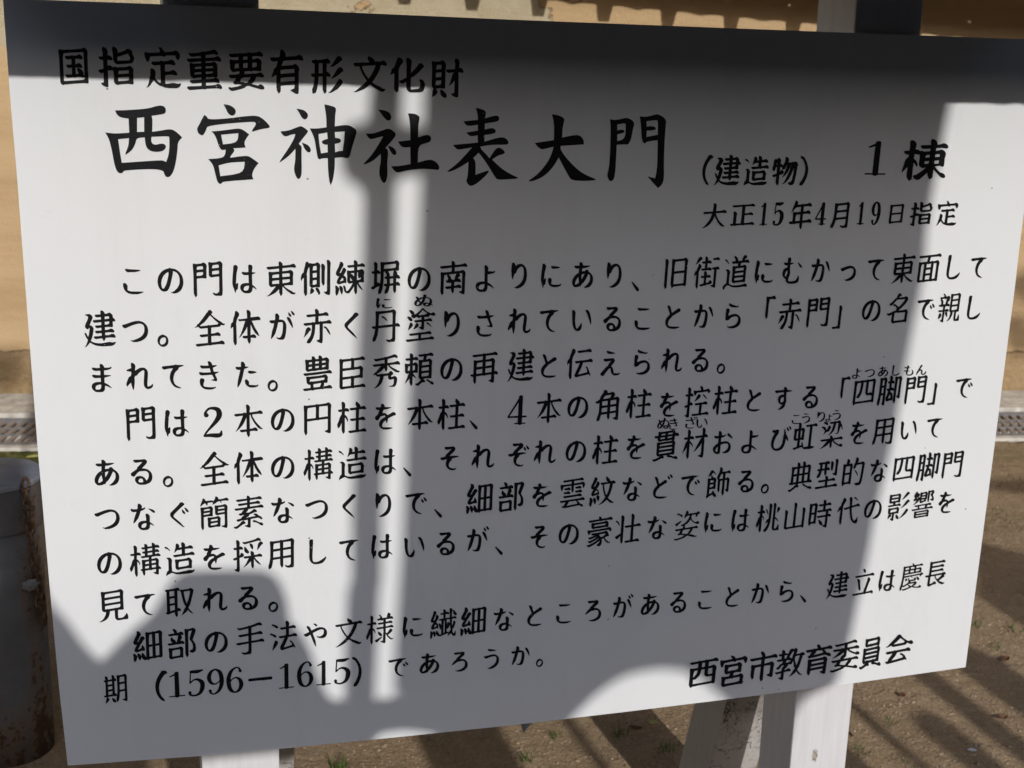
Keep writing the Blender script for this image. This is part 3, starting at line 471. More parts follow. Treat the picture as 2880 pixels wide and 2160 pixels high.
35914:[[167080,9154,9153,6945,6258,9654,9553,6746,6155,9753,7848,7849,5757,4763,3963,3558,3650,2140,1648,5464,4972,5352,7647,6255,5355,5283,5268,4465,3763,3457,4049,2542,1947,1947,347,347,1052,4445,4841,5424,5323,5839,6141,6146,6252,5734,4932,4647,848,947,4442,5342,5644],[277117,4369,5668,9354,9355,5450,5245,3514],[226181,5367,5359,5351,9053,9053,9054,9053,6350,5245,4937,3040,3454,3743,847,747,3250,3553,3943],[172245,9454,9453,9453,9554,9454,9453,7051,9046,5856,4961,4162,3859,3554,2241,3247,1247,1247,1347,1247,1148,1248,1148,4547,4645,5143,5842],[198291,5849,9957,6650,6548,7355,9655,6646,6156,5750,8051,8046,6154,5454,5259,5075,4975,5582,4568,3664,3457,4150,2642,3348,4463,4061,4056,3753,4448,4645,4837,5236,4747,1747,4365,4358,3957,3753,4349,4645,4820,948,3950,3554,4047,4747,4841,5610,5024,4925,5833],[213321,5069,8955,5146,4833],[295328,5071,9452,4829],[380334,5071,9452,5040,4746,3143],[217371,4853,5567,8353,5029],[295376,4963,5359,9253,5028],[380383,4961,5360,9151,5132]],
33251:[[194092,8556,9654,9554,7045,5651,5556,6551,8852,8853,9245,5751,5454,5159,4363,3860,3755,3749,2341,1247,1347,4991,5387,8152,8152,8347,5751,5655,5255,4976,4977,5583,4860,4361,3959,3756,4050,2241,648,4986,5285,9053,9153,8845,6151,5757,4861,4262,3759,3553,1639,1146,1147,3055,4449,4544,4349,1748,1648,1748,2256,4045,4739,5414,5106,5007,5008,4907,5008,5007,5440,5741,6143],[206125,4854,5085,5085,8454,8453,8454,5247,5123,4701],[204230,5078,4977,5159,8754,8753,8754,6151,6446,6356,8252,8251,5328,4915,3743,1846,1846,3950,3653,3744],[204325,5090,5474,5356,9854,9955,5113,4714]],
31168:[[168092,6150,7961,7565,6966,6467,5864,6285,5373,5452,7652,7751,4833,5240,6138,6243,6049,7757,6650,4707,4432,3743,2143,3251,5745,6545,9247,6853,6160,5966,5874,5372,4972,3766,3159,3950,3042,3549,5057,5260,6958,5558,4564,3564,3754,4150,3635,3943,4349,1747,1747,3254,3744,1748,4556,7664,7764,8883,6715,5546,5351,6671,4995,5753,5448,5835,7331,7931,7931,7541,6749,5851,6465,4853,2652,2366,1266,1372,4658,5453,8852,8752,9246,5751,5454,5060,4461,3761,3855,3749,2140,846,846,4452,5188,5253,9058,9058,5950,7542,6152,5359,4760,3962,3757,3853,3549,2641,138,2746,3552,3943,1244,1245,1747,3653,4347,5043,5739,6142,6047,8555,8456,8555,5346,5027,5039,4748,2555,3944,1648,1648,1648,4548,4645,5044,5643,6941,8654,8553,5648,1818,1818,3548,4737,3941,3647,6845,7055,6834,6144,8449,4630,3202,4136,3228,2832,4147]],
38972:[[219089,5749,6571,5094,5095,8926,5445,5451,4169,3075,3761,5859,6451,7947,5854,5255,4992,5481,4861,3766,3260,4150,2440,4983,5353,6650,9245,5854,5257,4267,3262,3751,2641,4751,4868,4761,3862,3657,3949,4544,4835,5318,2449,2549,4242,5539,6642,8952,5016,1548,2855,4346,4740,5514,4911,5439,5941,6343,5750,6154,5950,4037,3406,2909,4931,5863,7268,7778,5106],[297089,6248,6053,7567,7567,8049,5754,5257,4759,4161,3659,5252,7852,7852,8747,5952,5354,5183,5183,4984,4985,5594,4960,3767,3260,3951,2341,4349,4752,5678,5458,8352,8445,6352,5455,5058,4559,4258,3957,3752,1239,2348,3353,4045,2048,2049,4244,4944,5543,6642,6149,8355,5447,4315,2249,3054,4347,4743,5220,5320,5009,4908,5009,5441,5741,7239,3534,2532,3644,3750,4346,4945,5344],[502094,6350,5756,4961,4360,3362,3052,1772,3952,4347,4745,5440,8332,7428],[359190,4880,5253,9756,9552,5026,4745,2442],[359252,4758,5071,5354,7954,8052,8052,5348,4920,4847],[179258,4852,5068,5679,6754,5246,5008],[242261,4854,5098,5652,7049,5234,4923,3742],[359314,5376,5458,7553,6547,6155,8151,5332,5137,4748]],
20877:[[198087,6161,5761,5083,5183,9654,9554,7045,6257,8852,8753,5450,5047,4801,4444,2344,4547,7335,7739,6748,6155,5373,5084,4984,5552,8845,5754,5256,4564,3663,3755,3148,4953,5087,5187,5485,4861,3668,3059,4250,2139,2448,2548,4652,5388,9053,9153,7851,8445,6254,5261,4362,3662,3554,939,246,346,3055,3742,848,947,848,4349,4646,4843,5543,7139,8754,8853,8754,5448,5012,847,847,2155,4347,4745,5224,5123,5002,5103,4747,2149,4647,4743,5342,5845,6244,6550,5105,6517],[217203,5096,8854,8955,5246,4705],[339212,4754,5195,9053,9053,5346,4906],[217281,5170,5674,8654,8553,5003],[337288,5097,9052,9053,5206]],
20253:[[198089,6564,5459,5096,4996,4996,5096,4868,5779,6987,6266,5566,4959,4461,4059,3756,4150,4548,4033,4525,3312,4319,2934,4113,5527,5149,6165,6358,5350,5013,5013,4912,5013,6613],[279114,6650,6655,9958,9857,9958,7228,5350,4779,4262,4172,2494,4356,4054,4149,4943,6333,5929,5228,1543,1544,1543,3348,4952,7292,7191,6181,5467,5352,9052,9053,8846,6351,5558,4761,3963,3658,3550,2842,3247,1447,1347,3454,3744,2049,2049,4548,4545,5045,5442,6741,6149,8355,5448,3512,3217,3117,4123,4343,5243,5741],[301392,6050,8753,8754,8753,7848,7748,5655,4961,4362,3759,3455,1038,1047,1048,1047,4444,5043,5642]],
12360:[[189103,6750,6355,7583,7475,7575,5958,6551,5346,6114,5830,6333,6838,6843,7148,9055,6955,5754,5972,4557,3039,4047,2151,1256,3695,4367,3864,3265,8384,6768,5563,5159,4168,3263,3952,1448,1448,1650,1649,4347,4540,5143,6538,6543,7150,8956,8652,1110,3825,2637,609,709,4837,5244,6737],[302391,8748,9855,4756,3956,2058,2058,2156,2157,4148,4544,5044,5343,6634,6545]],
65298:[[343111,6748,7053,6355,5958,5661,5159,4681,4754,4349,3524,1451,1451,1044,4852,6673,9291,9191,7581,6170,5566,5267,4870,4566,4265,3961,3757,2956,2150,3147,3243,3030,3425,4922,5738,5745,5948,5952,5756,5560,4960,3470,6570,6558,7647,7337,5635,5126,4430,3623,3222,3123,2820,2720,3216,4943,5344,5647,7649,7549]],
26412:[[320098,6363,5559,5090,5253,9653,9045,5753,5357,4859,4459,3959,3955,3549,2541,2248,5089,4990,5089,5181,5253,5650,6019,6818,6919,9201,6440,7839,5951,6159,4654,4549,4153,3271,2474,2281,3475,3375,4572,5453,8452,8552,9946,5653,5357,4366,3662,3554,1440,646,646,4852,5169,5473,4672,3367,4154,3951,4344,4738,5515,4912,4049,3256,4448,4344,248,247,4347,4643,5144,5644,6842,8854,8753,5448,3005,3214,3113,3222,3223,6960,8475,8989,6978,6476,6375,5008,5007,5008,1248,1348,4547,4642,5839,6843,7853,7853,5421,6421]],
20870:[[169085,5652,6470,5094,5093,5094,9154,9255,9154,6646,6156,8552,8452,8552,5450,5147,4912,5011,4912,4244,1642,6439,8435,6647,6352,5555,5270,5087,5087,4988,5087,5098,5197,5590,4168,3363,3553,1940,246,246,3055,4449,4544,2448,848,947,3750,3654,4049,4645,4841,5216,5317,5008,5008,5007,5008,5008,6514],[189269,5088,5088,5690,6654,9254,9353,5122,5122,4818,4918],[340279,4854,4998,5284,5185,8552,8651,8552,5214,5010,5010]],
26609:[[210091,5751,6470,5090,5090,4989,5090,5151,5447,6830,5726,5450,5968,4763,3972,3567,3560,5185,5752,9045,5754,5158,4464,3562,3554,3347,5483,4670,4459,3958,3955,4150,4345,4736,5418,5117,948,4648,4543,5441,5943,6546,7152,5146,4725,3024,3303,3110,5335,6030,5745,6968,6991,5008,5108,6417],[296096,6249,8954,8954,6647,6155,8652,7648,7548,5955,5258,4561,3961,3756,3650,1940,2848,4652,5084,4984,5084,5352,7951,9245,5652,5455,5060,4360,4060,3955,3550,2140,4149,4752,5296,5195,9052,9045,5651,5455,4961,4163,3660,3752,1740,4466,3965,2175,3855,4342,4628,5437,6332,3544,1648,1549,4143,5044,5543,6841,7852,7753,5447,5005,5005,1748,1749,4548,4643,5639,6842,9954,5348,4916,5017,4916,4547,848,947,4443,5243,5742]],
12434:[[319100,8049,8153,7656,7660,4755,3453,953,1052,953,3556,4757,5168,5766,6367,7468,5653,5249,5919,5744,6070,5887,5858,7861,7861,9763,5656,5157,4263,3760,3755,2848,1732,1234,3465,3459,3155,2351,6381,5961,9052,8859,7258,5853,4953,4753,652,653,3975,3664,3955,3549,4143,4621,4742,1852,1852,4347,4742,4945,5344,6936,6346,7450,5148,3423,4830,1425,3735,5134,5637,5644,5746,6548,6250,6058,7281,6060,7654,7555,6048,5339,4744,1434,2532,3635,3930,4727,5335,5635,7128,8136]],
65300:[[348107,6252,6159,8350,5553,5156,4654,1951,4752,5099,5352,8851,5653,5257,4755,4554,1250,4752,5098,5098,5199,5098,4859,4457,4254,4151,4247,4139,4830,2404,2304,2304,2404,4841,5345,5547,8350,8449,8350,5024,5023,1849,4647,5045,5645,8250,5843],[248205,4954,7795,7794,7795,5004,5105,5004]],
35282:[[167091,6353,7159,6278,5884,5353,9154,9154,5117,6518,5745,6871,5076,5077,9053,9153,5447,4807,3742,3047,4251,5047,6039,8037,7645,6453,5356,5168,5093,5093,4994,5093,5592,4959,4361,3663,3555,4349,2843,2848,5053,6571,5363,4068,3263,3752,2341,1146,4961,4659,3465,3354,3041,4542,5032,3841,2211,4221,3243,3638,3048,4542,5045,5544,6841,7252,6157,5147,4914,5013,4914,3708,3719,5119],[228199,4862,5386,8854,8954,5024,5025],[348207,5076,5075,9253,9153,5001],[229278,5099,8852,8853,5025,5125],[348286,5075,5175,7048,6155,9852,5249,5139,5014],[239356,4952,7481,5755,8054,8053,7051,5448,3213,3052,3945]],
25511:[[193081,6650,5552,5256,5275,4987,5087,4987,5352,8452,5653,5256,4663,3961,3557,3650,5084,5085,5352,8346,5654,5257,4661,3961,3557,3851,5384,4864,4459,3364,4152,4249,4544,4838,5419,5117,4747,1949,4341,5443,5844,6345,6650,5002,5002,4546,1943,4646,4743,5541,5944,6148,6756,5148,4908,4908,4044,4349,4253,4847,5341,5843],[276096,9654,9754,7046,6157,9853,7050,7945,6152,5459,4661,3962,3557,3750,2040,1146,4752,5183,5083,5183,8052,8746,6151,5658,4662,3763,3556,3950,1839,2448,3453,3945,1848,1948,4443,5343,5644,6344,6150,8654,5349,5002,4901,4646,448,347,4443,5143,5743],[282278,6149,6355,8873,6361,6263,5355,4761,4061,3357,3947,3124,2604,4143,4949],[471296,5450,4952,4064,2675,2768,3753,4647,5046,5739,8026],[279343,5550,6667,5665,7354,7652,7753,6746,6055,7852,7951,5548,6129,5648,7070,5059,4661,4061,3658,3852,3745,3445,1747,3978,4360,3361,3650,4546,4941,6224,5137,1648,1548,2354,4045,4841,5236]],
12377:[[266109,7550,9265,7266,6671,5361,4865,6066,5474,4970,4294,4890,5271,8254,8153,8756,5152,4554,3056,1454,1555,4664,4261,3564,3954,3549,4345,4838,5228,4847,1449,1549,1250,1251,4346,4638,5739,6740,6147,7953,7953,8550,8551,5227,4945,1047,2643,3034,4130,4832,5233,5732,5936,6338,6739,6445,7447,2622,2126,4347,3050,5344],[289215,4456,4763,5167,5564,6667,6154,6349,5648,5428,5032,4632,4444,2145]],
22235:[[169100,5450,6668,8055,9753,9754,9853,9754,9753,6136,5349,5453,6263,5258,5098,5098,5097,5098,5279,5379,4761,4559,4158,3956,3753,2141,2248,2247,3055,3742,147,2654,3843,1648,1549,3056,3946,4637,5218,5218,5002,5002,5001,5002,6514],[189150,5096,5096,5096,5096,5274,5570,5853,9454,5446,4925,4925,4625,4625,3925,4137,3534,4735,4443,5345,6244,6348,6654,6059,6776,5971,5576,5575,5478,5178,5178,5552,8852,5013,5114,5013,5129,5437,6235,6442,9052,8744,5024,4925,146,245,146],[382252,4663,4970,5186,5087,5186,8052,8153,5449,5143,5004,5103,5004,3559,3952,3948,3442]],
33050:[[146078,5749,5658,5957,5256,5795,5382,5382,5353,7354,5449,5148,5010,4910,4940,4443,5141,6036,6440,6348,5956,5274,5094,5094,4994,5094,5094,5193,5481,4663,3963,3759,3853,1939,3750,3555,4150,4548,4544,4941,5403,5010,5110,5010,4715,4715,4418,4517,5530],[409103,5450,5454,6063,5257,5097,5096,5097,5096,5097,5173,5678,6552,5548,5105,5105,4914,5015,4914,4941,4647,4749,3852,5041,5441,5743,7237,6747,5552,5455,5377,5097,4998,5097,5293,5480,4859,3769,3060,4150,3342,3948,3450,3455,3947,4538,5508,5001,5101,4948,3961,3957,3952,3748,4954,5199,8548,5655,5060,4460,4159,2659,5365,4865,4759,4360,3958,3954,4149,4445,4834,5423,5126,2448,4341,5243,5744,7441,5024,5125,4742,2049,4341,5145,5643,7140,4319,3201,4628,5143,6135,6841,8158,8159,5951,5743,5650,5558,5364,4577,4577,4462,4060,2662,4959,5358,5452,8445,6552,5009,5008,5009,6516],[311167,4852,5876,5875,5350,5542,5929,5235],[186239,5083,4983,7855,5016,5117,4748],[186336,5081,5477,5558,6651,5218,5119,4547]],
27083:[[209089,5552,6371,5088,5087,4987,5088,5348,6928,5534,5349,5663,4665,3773,4159,3660,5391,5452,8946,5553,5257,4562,3761,3754,3348,5499,4763,4361,3759,3752,4344,4838,5417,5008,948,4341,5641,6244,7951,4817,3130,3301,3214,4942,6119,5547,5351,6669,7399,5004,5103,6317],[301096,5551,6269,5083,5253,7852,7953,6645,6157,9053,5548,4724,4446,3449,4152,4948,5442,6042,8136,6649,5855,5078,5177,5252,7249,5558,4957,4459,2865,5280,5280,4861,3964,3259,1342,3448,4753,5168,5253,7852,7852,9246,5955,5057,4659,3264,3852,2442,4651,4968,5253,9047,5652,5355,4663,3663,3754,3246,4851,5268,6251,7846,6152,5357,4563,4159,3756,3950,3746,4661,4259,4056,4053,4249,4746,5018,247,4763,4260,3858,3952,4449,4745,5020,1948,4344,5143,5843,6245,6951,5149,5029,2548,4241,5245,5843,6246,6049,5031,4746,1048,4343,5343,5744,6445,9255,6347,6255,5450,5147,4929,2249,2349,3254,4347,4644,5202,5203,3446,4442,5641,6641,5132,6221],[319178,4970,5253,9455,5024],[402183,4872,5255,9652,5247,4828],[322228,5165,5558,8455,5448,4927],[402233,4855,5068,5253,9451,5337,4941],[357326,4871,5254,7652,7553,5346,4829,2747,3753,4146],[357375,4855,5270,7652,7653,5246,4929]],
36896:[[155083,5250,5963,7962,7961,9730,9244,9151,9051,9151,7453,6856,6761,6070,4655,2744,154,3045,1446,1545,1346,1952,3056,2662,4983,4983,5276,5377,4861,4064,3461,3852,2848,4448,4947,7033,5330,5017,5016,5017,4846,3438,3721,4941],[294147,5849,7456,7652,7553,9553,8546,6154,5357,5077,5077,5560,5057,3479,3263,3753,2140,2348,2347,2450,2549,3055,4146,4640,5512,5002,6134],[309179,4754,5172,5476,5457,8854,8853,8750,5245,5130,4928,4847,2241],[269294,9855,9955,6646,6156,9953,7050,8145,6353,5359,4563,3961,3656,3750,2140,447,5099,9852,9145,5853,5357,4859,4360,3959,3954,3850,3042,3347,3649,4855,4968,4759,3962,3658,3750,4443,4834,5521,4846,2149,5469,4464,3263,4051,4348,4428,4924,4440,4219,4437,6354,7973,6249,9055,5004,4746,147,147,4442,5343,5843],[207369,5450,5052,4264,2775,3859,3054,4548,4845,5738,5944,6248]],
12381:[[354105,6949,7855,5855,6167,4354,2543,3151,1260,3458,4059,4665,5273,5665,5860,7268,5974,8256,8355,9661,5052,4654,658,152,847,4354,8882,8781,6070,4959,4759,3367,3355,2748,248,953,3246,4541,5242,6239,6442,6349,8253,8153,5450,5048,1016,1017,4441,4837,2542,346,4546,4839,5739,6541,6146,6651,7856,7856,3623,4524,5128,5729,6926,7333,7937]],
12382:[[349105,6550,7555,5856,5763,4355,2843,3051,1561,3258,4061,4764,5272,5565,5861,7368,6074,9458,9558,6855,5152,4554,758,252,1447,3955,9487,8370,5659,5564,5160,4764,2966,3156,4248,4544,3750,852,751,3346,4641,5242,6041,6641,6349,7853,7853,5549,4948,1920,413,4541,4837,2542,246,4546,4839,5739,6740,6147,6852,7656,7756,3520,4524,5227,5831,6927,7531,7739],[427318,5650,5553,5258,4957,4263,2770,4252,4548,5226,6135],[475329,5750,5653,5258,4759,2577,3262,4152,4645,5737,5630,6335]],
36011:[[156078,7850,9166,9167,8349,5554,5159,4659,4061,5252,7652,7552,5650,4639,5244,6241,6147,6752,6148,9237,9337,6848,5955,5158,4661,4160,3757,3751,2844,1262,1261,8452,8147,5851,5755,5263,5092,4991,5494,4266,3267,5753,5456,5084,5359,7648,7548,5753,5357,4564,3465,3554,3146,4861,4461,3265,3153,2543,2047,2047,3752,3946,2348,2349,2850,3053,4347,4743,5111,347,4244,4945,5244,6241,6346,7352,5132,5441,6238,6443,9959,9452,6547,9158,7852,6448,3642,1946,547,547,547,3250,3254,4147,4535,5414,5024,4925,5202,5936,6341,6148,6952,3439,2239,2239,2852,4248,4543,5343,6240],[226168,5066,6153,8453,8553,8453,8852,8752,4839,2841],[226216,4965,5853,9254,9254,9953,9953,5134,4747],[229263,4952,5156,5659,5451,8453,8354,8453,8652,8751,5236,4847],[231348,5056,5462,8052,7953,5146,4836],[339356,4755,5463,8152,8153,5347,4843,3542],[242394,5054,5661,7652,7653,5139,4845],[344401,4854,5463,7952,7951,5443,5045,4847]],
26448:[[221092,5549,5351,6265,5357,5092,4992,4993,5092,8618,5633,5350,5763,4466,3572,3267,3757,5073,6352,8845,5853,5358,4266,3363,3753,2844,5069,5574,4670,4459,4058,4055,3951,4245,4837,5416,5009,347,4548,4643,5539,6543,6148,7254,5248,5146,4839,2723,3912,3811,3912,5329,5770,7072,7988,5017,5017,5017],[445096,6051,5554,5685,5093,4993,4992,5093,4570,5268,5153,5451,7546,6350,5656,5059,4362,3860,3954,3652,5485,4770,4459,4059,4155,3951,4246,4738,5410,5122,4742,147,147,4549,4543,5045,5543,6641,6150,7754,9453,5248,2934,2606,2507,2606,3429,4245,6450,7465,7976,7977,7786,5012,5011,5012,4729,4344,3647,2648,5342,6043,7639]],
12362:[[233109,8550,5955,5759,5472,4994,4995,5254,5753,9460,8852,7744,6144,5443,5432,4834,4431,3836,1928,2640,4250,3256,4749,5146,6041,6441,7946,7651,7356,7768,6162,5762,5578,4677,3775,2970,2763,2558,852,846,3648,4851,5178,5177,8256,8363,5656,5567,4656,4751,2837,848,5076,4268,2969,3252,4146,4640,5222,5222,2450,1056,4148,4646,5043,5639,5940,6143,6547,8454,5348,5016,5016,2239,2130,3129,4538,4838,5526,6926,7731],[228141,3157,4554,4958,5061,5560,6569,6260,5250,5147,5001,4637],[479316,5749,5264,4460,3665,486,3458,4250,4145,4842,5439,5839,7733,9330]],
12403:[[263094,9849,7555,6956,7667,7278,6379,5781,5275,5375,7727,6135,5550,5556,5063,3193,3968,3267,3882,3781,3863,3655,4847,5643,5017,5117,4532,4816,4915,4317,3823,2923,2534,2343,1752,4054,4056,3968,4670,4968,5585,6389,6983,8387,5568,4970,6159,4554,2854,3657,4151,4149,4444,2250,2249,3946,4637,5640,7138,7548,3421,3521,3610,4501,5712,6523,7326,7635],[456367,5650,5654,5257,4957,4461,2477,4253,4547,5221,6234],[496385,5650,5554,5357,4957,4263,2872,4253,4547,5124,6234]],
34425:[[161107,6250,7658,7558,6349,6158,8658,6138,6837,7044,8551,8450,8551,7558,7864,4953,4752,2056,2055,4852,5089,4988,5089,5092,5192,5092,5254,7051,9045,6151,5658,4762,3666,3256,1038,3149,3255,3842,2249,2149,4545,4844,5443,5944,6445,8754,5348,5006,5007,5006,5007,5006,4823,1846,1946,4454,4266,4668,4268,4159,3953,4749,4845,5633,5236,2443,4651,5084,5083,6651,7946,6052,5455,5090,5089,5590,4859,4459,3263,3653,3042,4651,5579,4572,4360,3958,3953,4150,4445,4836,5419,5024,1947,2757,4246,4541,5506,4915,4915,5339,5939,6442,5949,7755,5348,4912,4912,2444,2444,4548,4744,5044,5543],[180252,5076,4975,5581,5559,6352,5004,5105,4748],[244258,5094,4993,5553,6251,5422,4923,4923,4847]],
26753:[[154098,6049,6554,8062,8063,7665,8278,5248,5115,6419,5547,5351,6572,5082,5082,5259,8022,8033,8033,7639,7539,6549,6453,5656,4961,4459,3959,3355,4349,3942,3752,571,1773,4655,4960,9053,9952,8446,6151,5656,4959,4361,3959,3255,1640,446,546,4465,4359,3958,3854,4249,4545,4837,5428,4848,3255,3946,1148,1147,1148,4444,5142,5743,6544,9453,9453,1414,1515,2632,3547],[264269,6650,7060,8175,6164,5964,6179,5677,5577,8351,5245,4602,5205,4735,4743,4546,3244,3751,5744,6146,7451,5753,5856,5964,5669,5678,5677,5447,7118,5939,5452,4770,3975,4963,4261,3759,4864,4561,3363,3353,2943,2147,3055,3742,2249,2349,4444,5044,5444,5845,6445,8354,5348,4724,4121,4121,3119,3635,4346,3347],[176271,9888,8554,5855,5757,7188,4663,3861,3555,4147,3010,4644,4146,4170,3464,1061,4250,4647,4843,5541,7739,6136,6739],[220398,6148,5854,5259,4561,4159,4056,2454,3952,4449,4644,5243,6438]],
29992:[[154094,5650,7260,5655,6179,5679,5579,6054,9054,8953,5017,5017,6516,5645,5652,6469,5094,5194,9852,9853,5018,5017,4737,3537,4048,3249,3059,4550,4546,5143,5741,6938,6446,7850,7951,5952,5555,5463,5185,5090,5089,5090,5089,5090,5279,5379,4663,4061,3659,3752,2141,1346,1347,3749,3255,4449,4544,2448,1848,1749,2354,4346,4741,5222,5321,5008,4909,5008,4420,4319,3815,5122],[213229,4966,5275,5175,9254,9254,5016,5015],[340238,5084,5085,9853,9953,5016,5017],[215326,5082,5781,8854,8753,5118,5117],[342334,4854,5181,5181,9652,9653,5332,5006]],
12394:[[310098,9950,6654,6257,6059,5663,5587,7043,8134,5550,4263,3367,1673,5286,5185,4661,4261,3662,4154,3449,4245,4932,5616,5019,751,1845,2638,3835,4635,5036,5435,5838,6138,6539,6245],[304130,3556,5065,5464,6865,7956,6647,5030,4333,4140,4146],[179192,5750,7469,8791,7296,6593,7659,7559,5654,5558,5464,4455,2839,2949,5468,4765,3667,3260,3550,4344,4529,5024,4235,2451,2551,2557,4048,4745,5043,5439,5941,6043,6945,8253,5448,2901,3714,4324,4325],[463311,6449,5656,4961,4162,3462,267,4153,4550,4844,5444,7629,7629]],
12368:[[374114,5849,6353,5054,3555,2876,2776,687,787,4559,5566,7272,9083,9183,9482,5463,4855,2468,3051,3644,2118,1621,1522,1621,4237,4735,5727,6631,9908,9909,9615],[396280,5649,5653,5257,4859,4361,2279,4353,4447,5517,6433],[443300,5850,5555,5157,4661,2578,3060,4151,4646,5244,5941,5630,6435]],
31777:[[173087,5650,6372,5092,5091,5092,6754,9054,9247,5852,5556,5094,5486,4463,3761,4154,3951,2743,2447,1049,3253,4548,4745,4841,5416,5101,5009,4910,5009,5632],[456098,6348,5954,5675,5090,5090,5090,5090,5499,4763,3667,3256,2343,2647,348,3253,4347,4741,5413,5009,5440,5941,6644,8557,7652,7551,5349,5015,5016,5015,4735,4444,3447,3252,5341,6042],[264109,8854,8855,9247,6356,5295,5395,4166,3262,3750,2943,2248,548,3354,4247,4537,5414,5002,5836],[277137,4865,5254,8155,7652,7651,5247,4941,3341,2546],[279183,5061,5759,8653,8753,5248,5041,5043,4848],[193262,4962,5354,8653,8753,4940,3543],[368275,4862,5254,8954,8953,5348,4935],[197304,4957,5459,9255,7450,5339,4945],[369318,5464,5452,9955,7049,5237,4847],[151360,6151,8374,6855,7026,5647,5781,7552,7952,5941,4744,4041,6748,8566,5959,8658,5348,5837,6339,4372,5155,9253,9446,5756,4959,3865,3257,1440,445,3951,4951,4862,4458,3959,3954,4349,4647,4423,4142,4237,3758,3953,1848,1748,4253,4661,4259,3956,4151,4344,4729,4137,3614,4140]],
32032:[[152085,6250,6353,8270,8371,8359,5357,4759,4160,3658,5152,7653,7553,5222,4725,4445,3947,3748,4153,4948,5741,5944,8437,6348,6153,5455,5082,5082,5376,8454,8555,8350,7232,6147,5953,5256,4958,3864,3560,3058,3267,3057,3050,4544,5540,5944,5948,5046,1145,1145,3751,4144,3449,8165,6472,8159,8363,7249,5656,4861,4260,3758,3853,3747,3536,3038,2141,4153,3351,7065,6072,6348,6255,8552,8653,8552,9546,6353,5359,4561,3761,3855,3949,1941,146,146,4872,5453,8652,8652,8846,6152,5555,4958,4559,4059,3256,1840,2048,2047,4652,5161,5260,5452,9453,9553,9046,6151,5558,4563,3761,3655,1441,1246,1147,3471,3956,4152,4145,4924,4748,1148,1048,1148,4147,4643,5343,5645,6544,8853,8754,8853,5136,4940,1548,1448,1548,4547,4544,5639,6743,9654,9555,5248,5042,4834,3552,3946,1148,1048,1148,4549,4545,4944,5543,6942,9754,9754,2731,4133,2144,4443,5640,6641,5951,7056,6849,4948,2336,3831,2445,2545,4240,5839,6744,9963,6047,3141,3331,1324,3341,3250,4448,4644,5343,5744],[483103,6453,5456,4663,3962,3755,3749,4352,2363,2363,3753,3749,4544,5043,5743,6444,6351,6146,7737,7829]],
32048:[[149094,7268,6392,4961,4657,3170,4155,3951,4347,4744,5621,4821,5819],[315101,5451,6264,7955,7652,6845,6358,9952,6341,6567,5357,5094,5095,4994,5095,5094,5276,5375,4563,4061,3758,3752,2742,2847,3449,3055,3742,849,3555,4150,4548,4544,5031,5323,5022,5122,5005,5005,4905,5005,4849,4852,2389,3660,4451,4747,4411,4272,3164,3953,4348,4646,4939,5235,5828,6327,5741,5650,6168,5369,6429,6736,6345,6149,5953,5557],[337147,4754,5085,4985,5085,5453,8255,5446,4914,5013,4914,4747],[415152,4854,5086,4987,5086,5352,8852,5350,5046,5014,4915,5014,4648],[169211,6748,7757,7757,7848,6154,5354,4964,4074,3078,4647,3714,2941,3247,7686,5770,6461,7690,6458,5356,4761,4359,3958,3753,3039,3828,3524,4144,4551,7799,6774,5361,4666,3966,3660,3552,4548,4744,5232,4529,3015,3115,4630,5638,5842,6145,6850,2510,4226,5537],[337289,4753,5076,5077,5276,5375,5560,7553,5246,5112,5013,5112,4648],[413294,5089,5189,5089,5852,8150,5224,5006,5107,4748]],
37096:[[187092,7256,8354,8352,8352,6845,5854,5156,5078,4978,5492,4561,4259,3858,3953,2141,2648,1848,1949,3055,3946,4637,5512,5022,4922,5539,5842,5944],[381101,5752,6470,5097,5098,5097,5098,5097,5173,5678,8053,5750,5148,3610,3610,4836,5732,6335,6426,5716,4726,4339,2841,4345,4450,4846,5739,6043,6643,6149,7560,5961,5662,5281,4389,3971,2883,6996,6995,5465,4762,3667,3059,540,1950,3354,4348,4647,4841,5214,5313,5007,5008,4907,5008,5007,6221],[197126,4991,5472,5457,9056,9851,5319,4611],[167258,8553,8653,8553,6647,6155,9645,5551,5556,4764,3665,3556,3149,5461,6368,5259,4867,4064,7348,5953,5360,4365,3860,3555,3748,3042,3748,4472,4361,3663,3655,3950,4445,5041,5639,6035,5139,4947,1748,1748,4343,5142,5743,6943,8054,8153,7045,5652,5555,5450,4514,3604,4549,4366,4161,3561,2973,4453,4449,4537,4827,5636,6435,4747,449,4648,4543,5144,5643]],
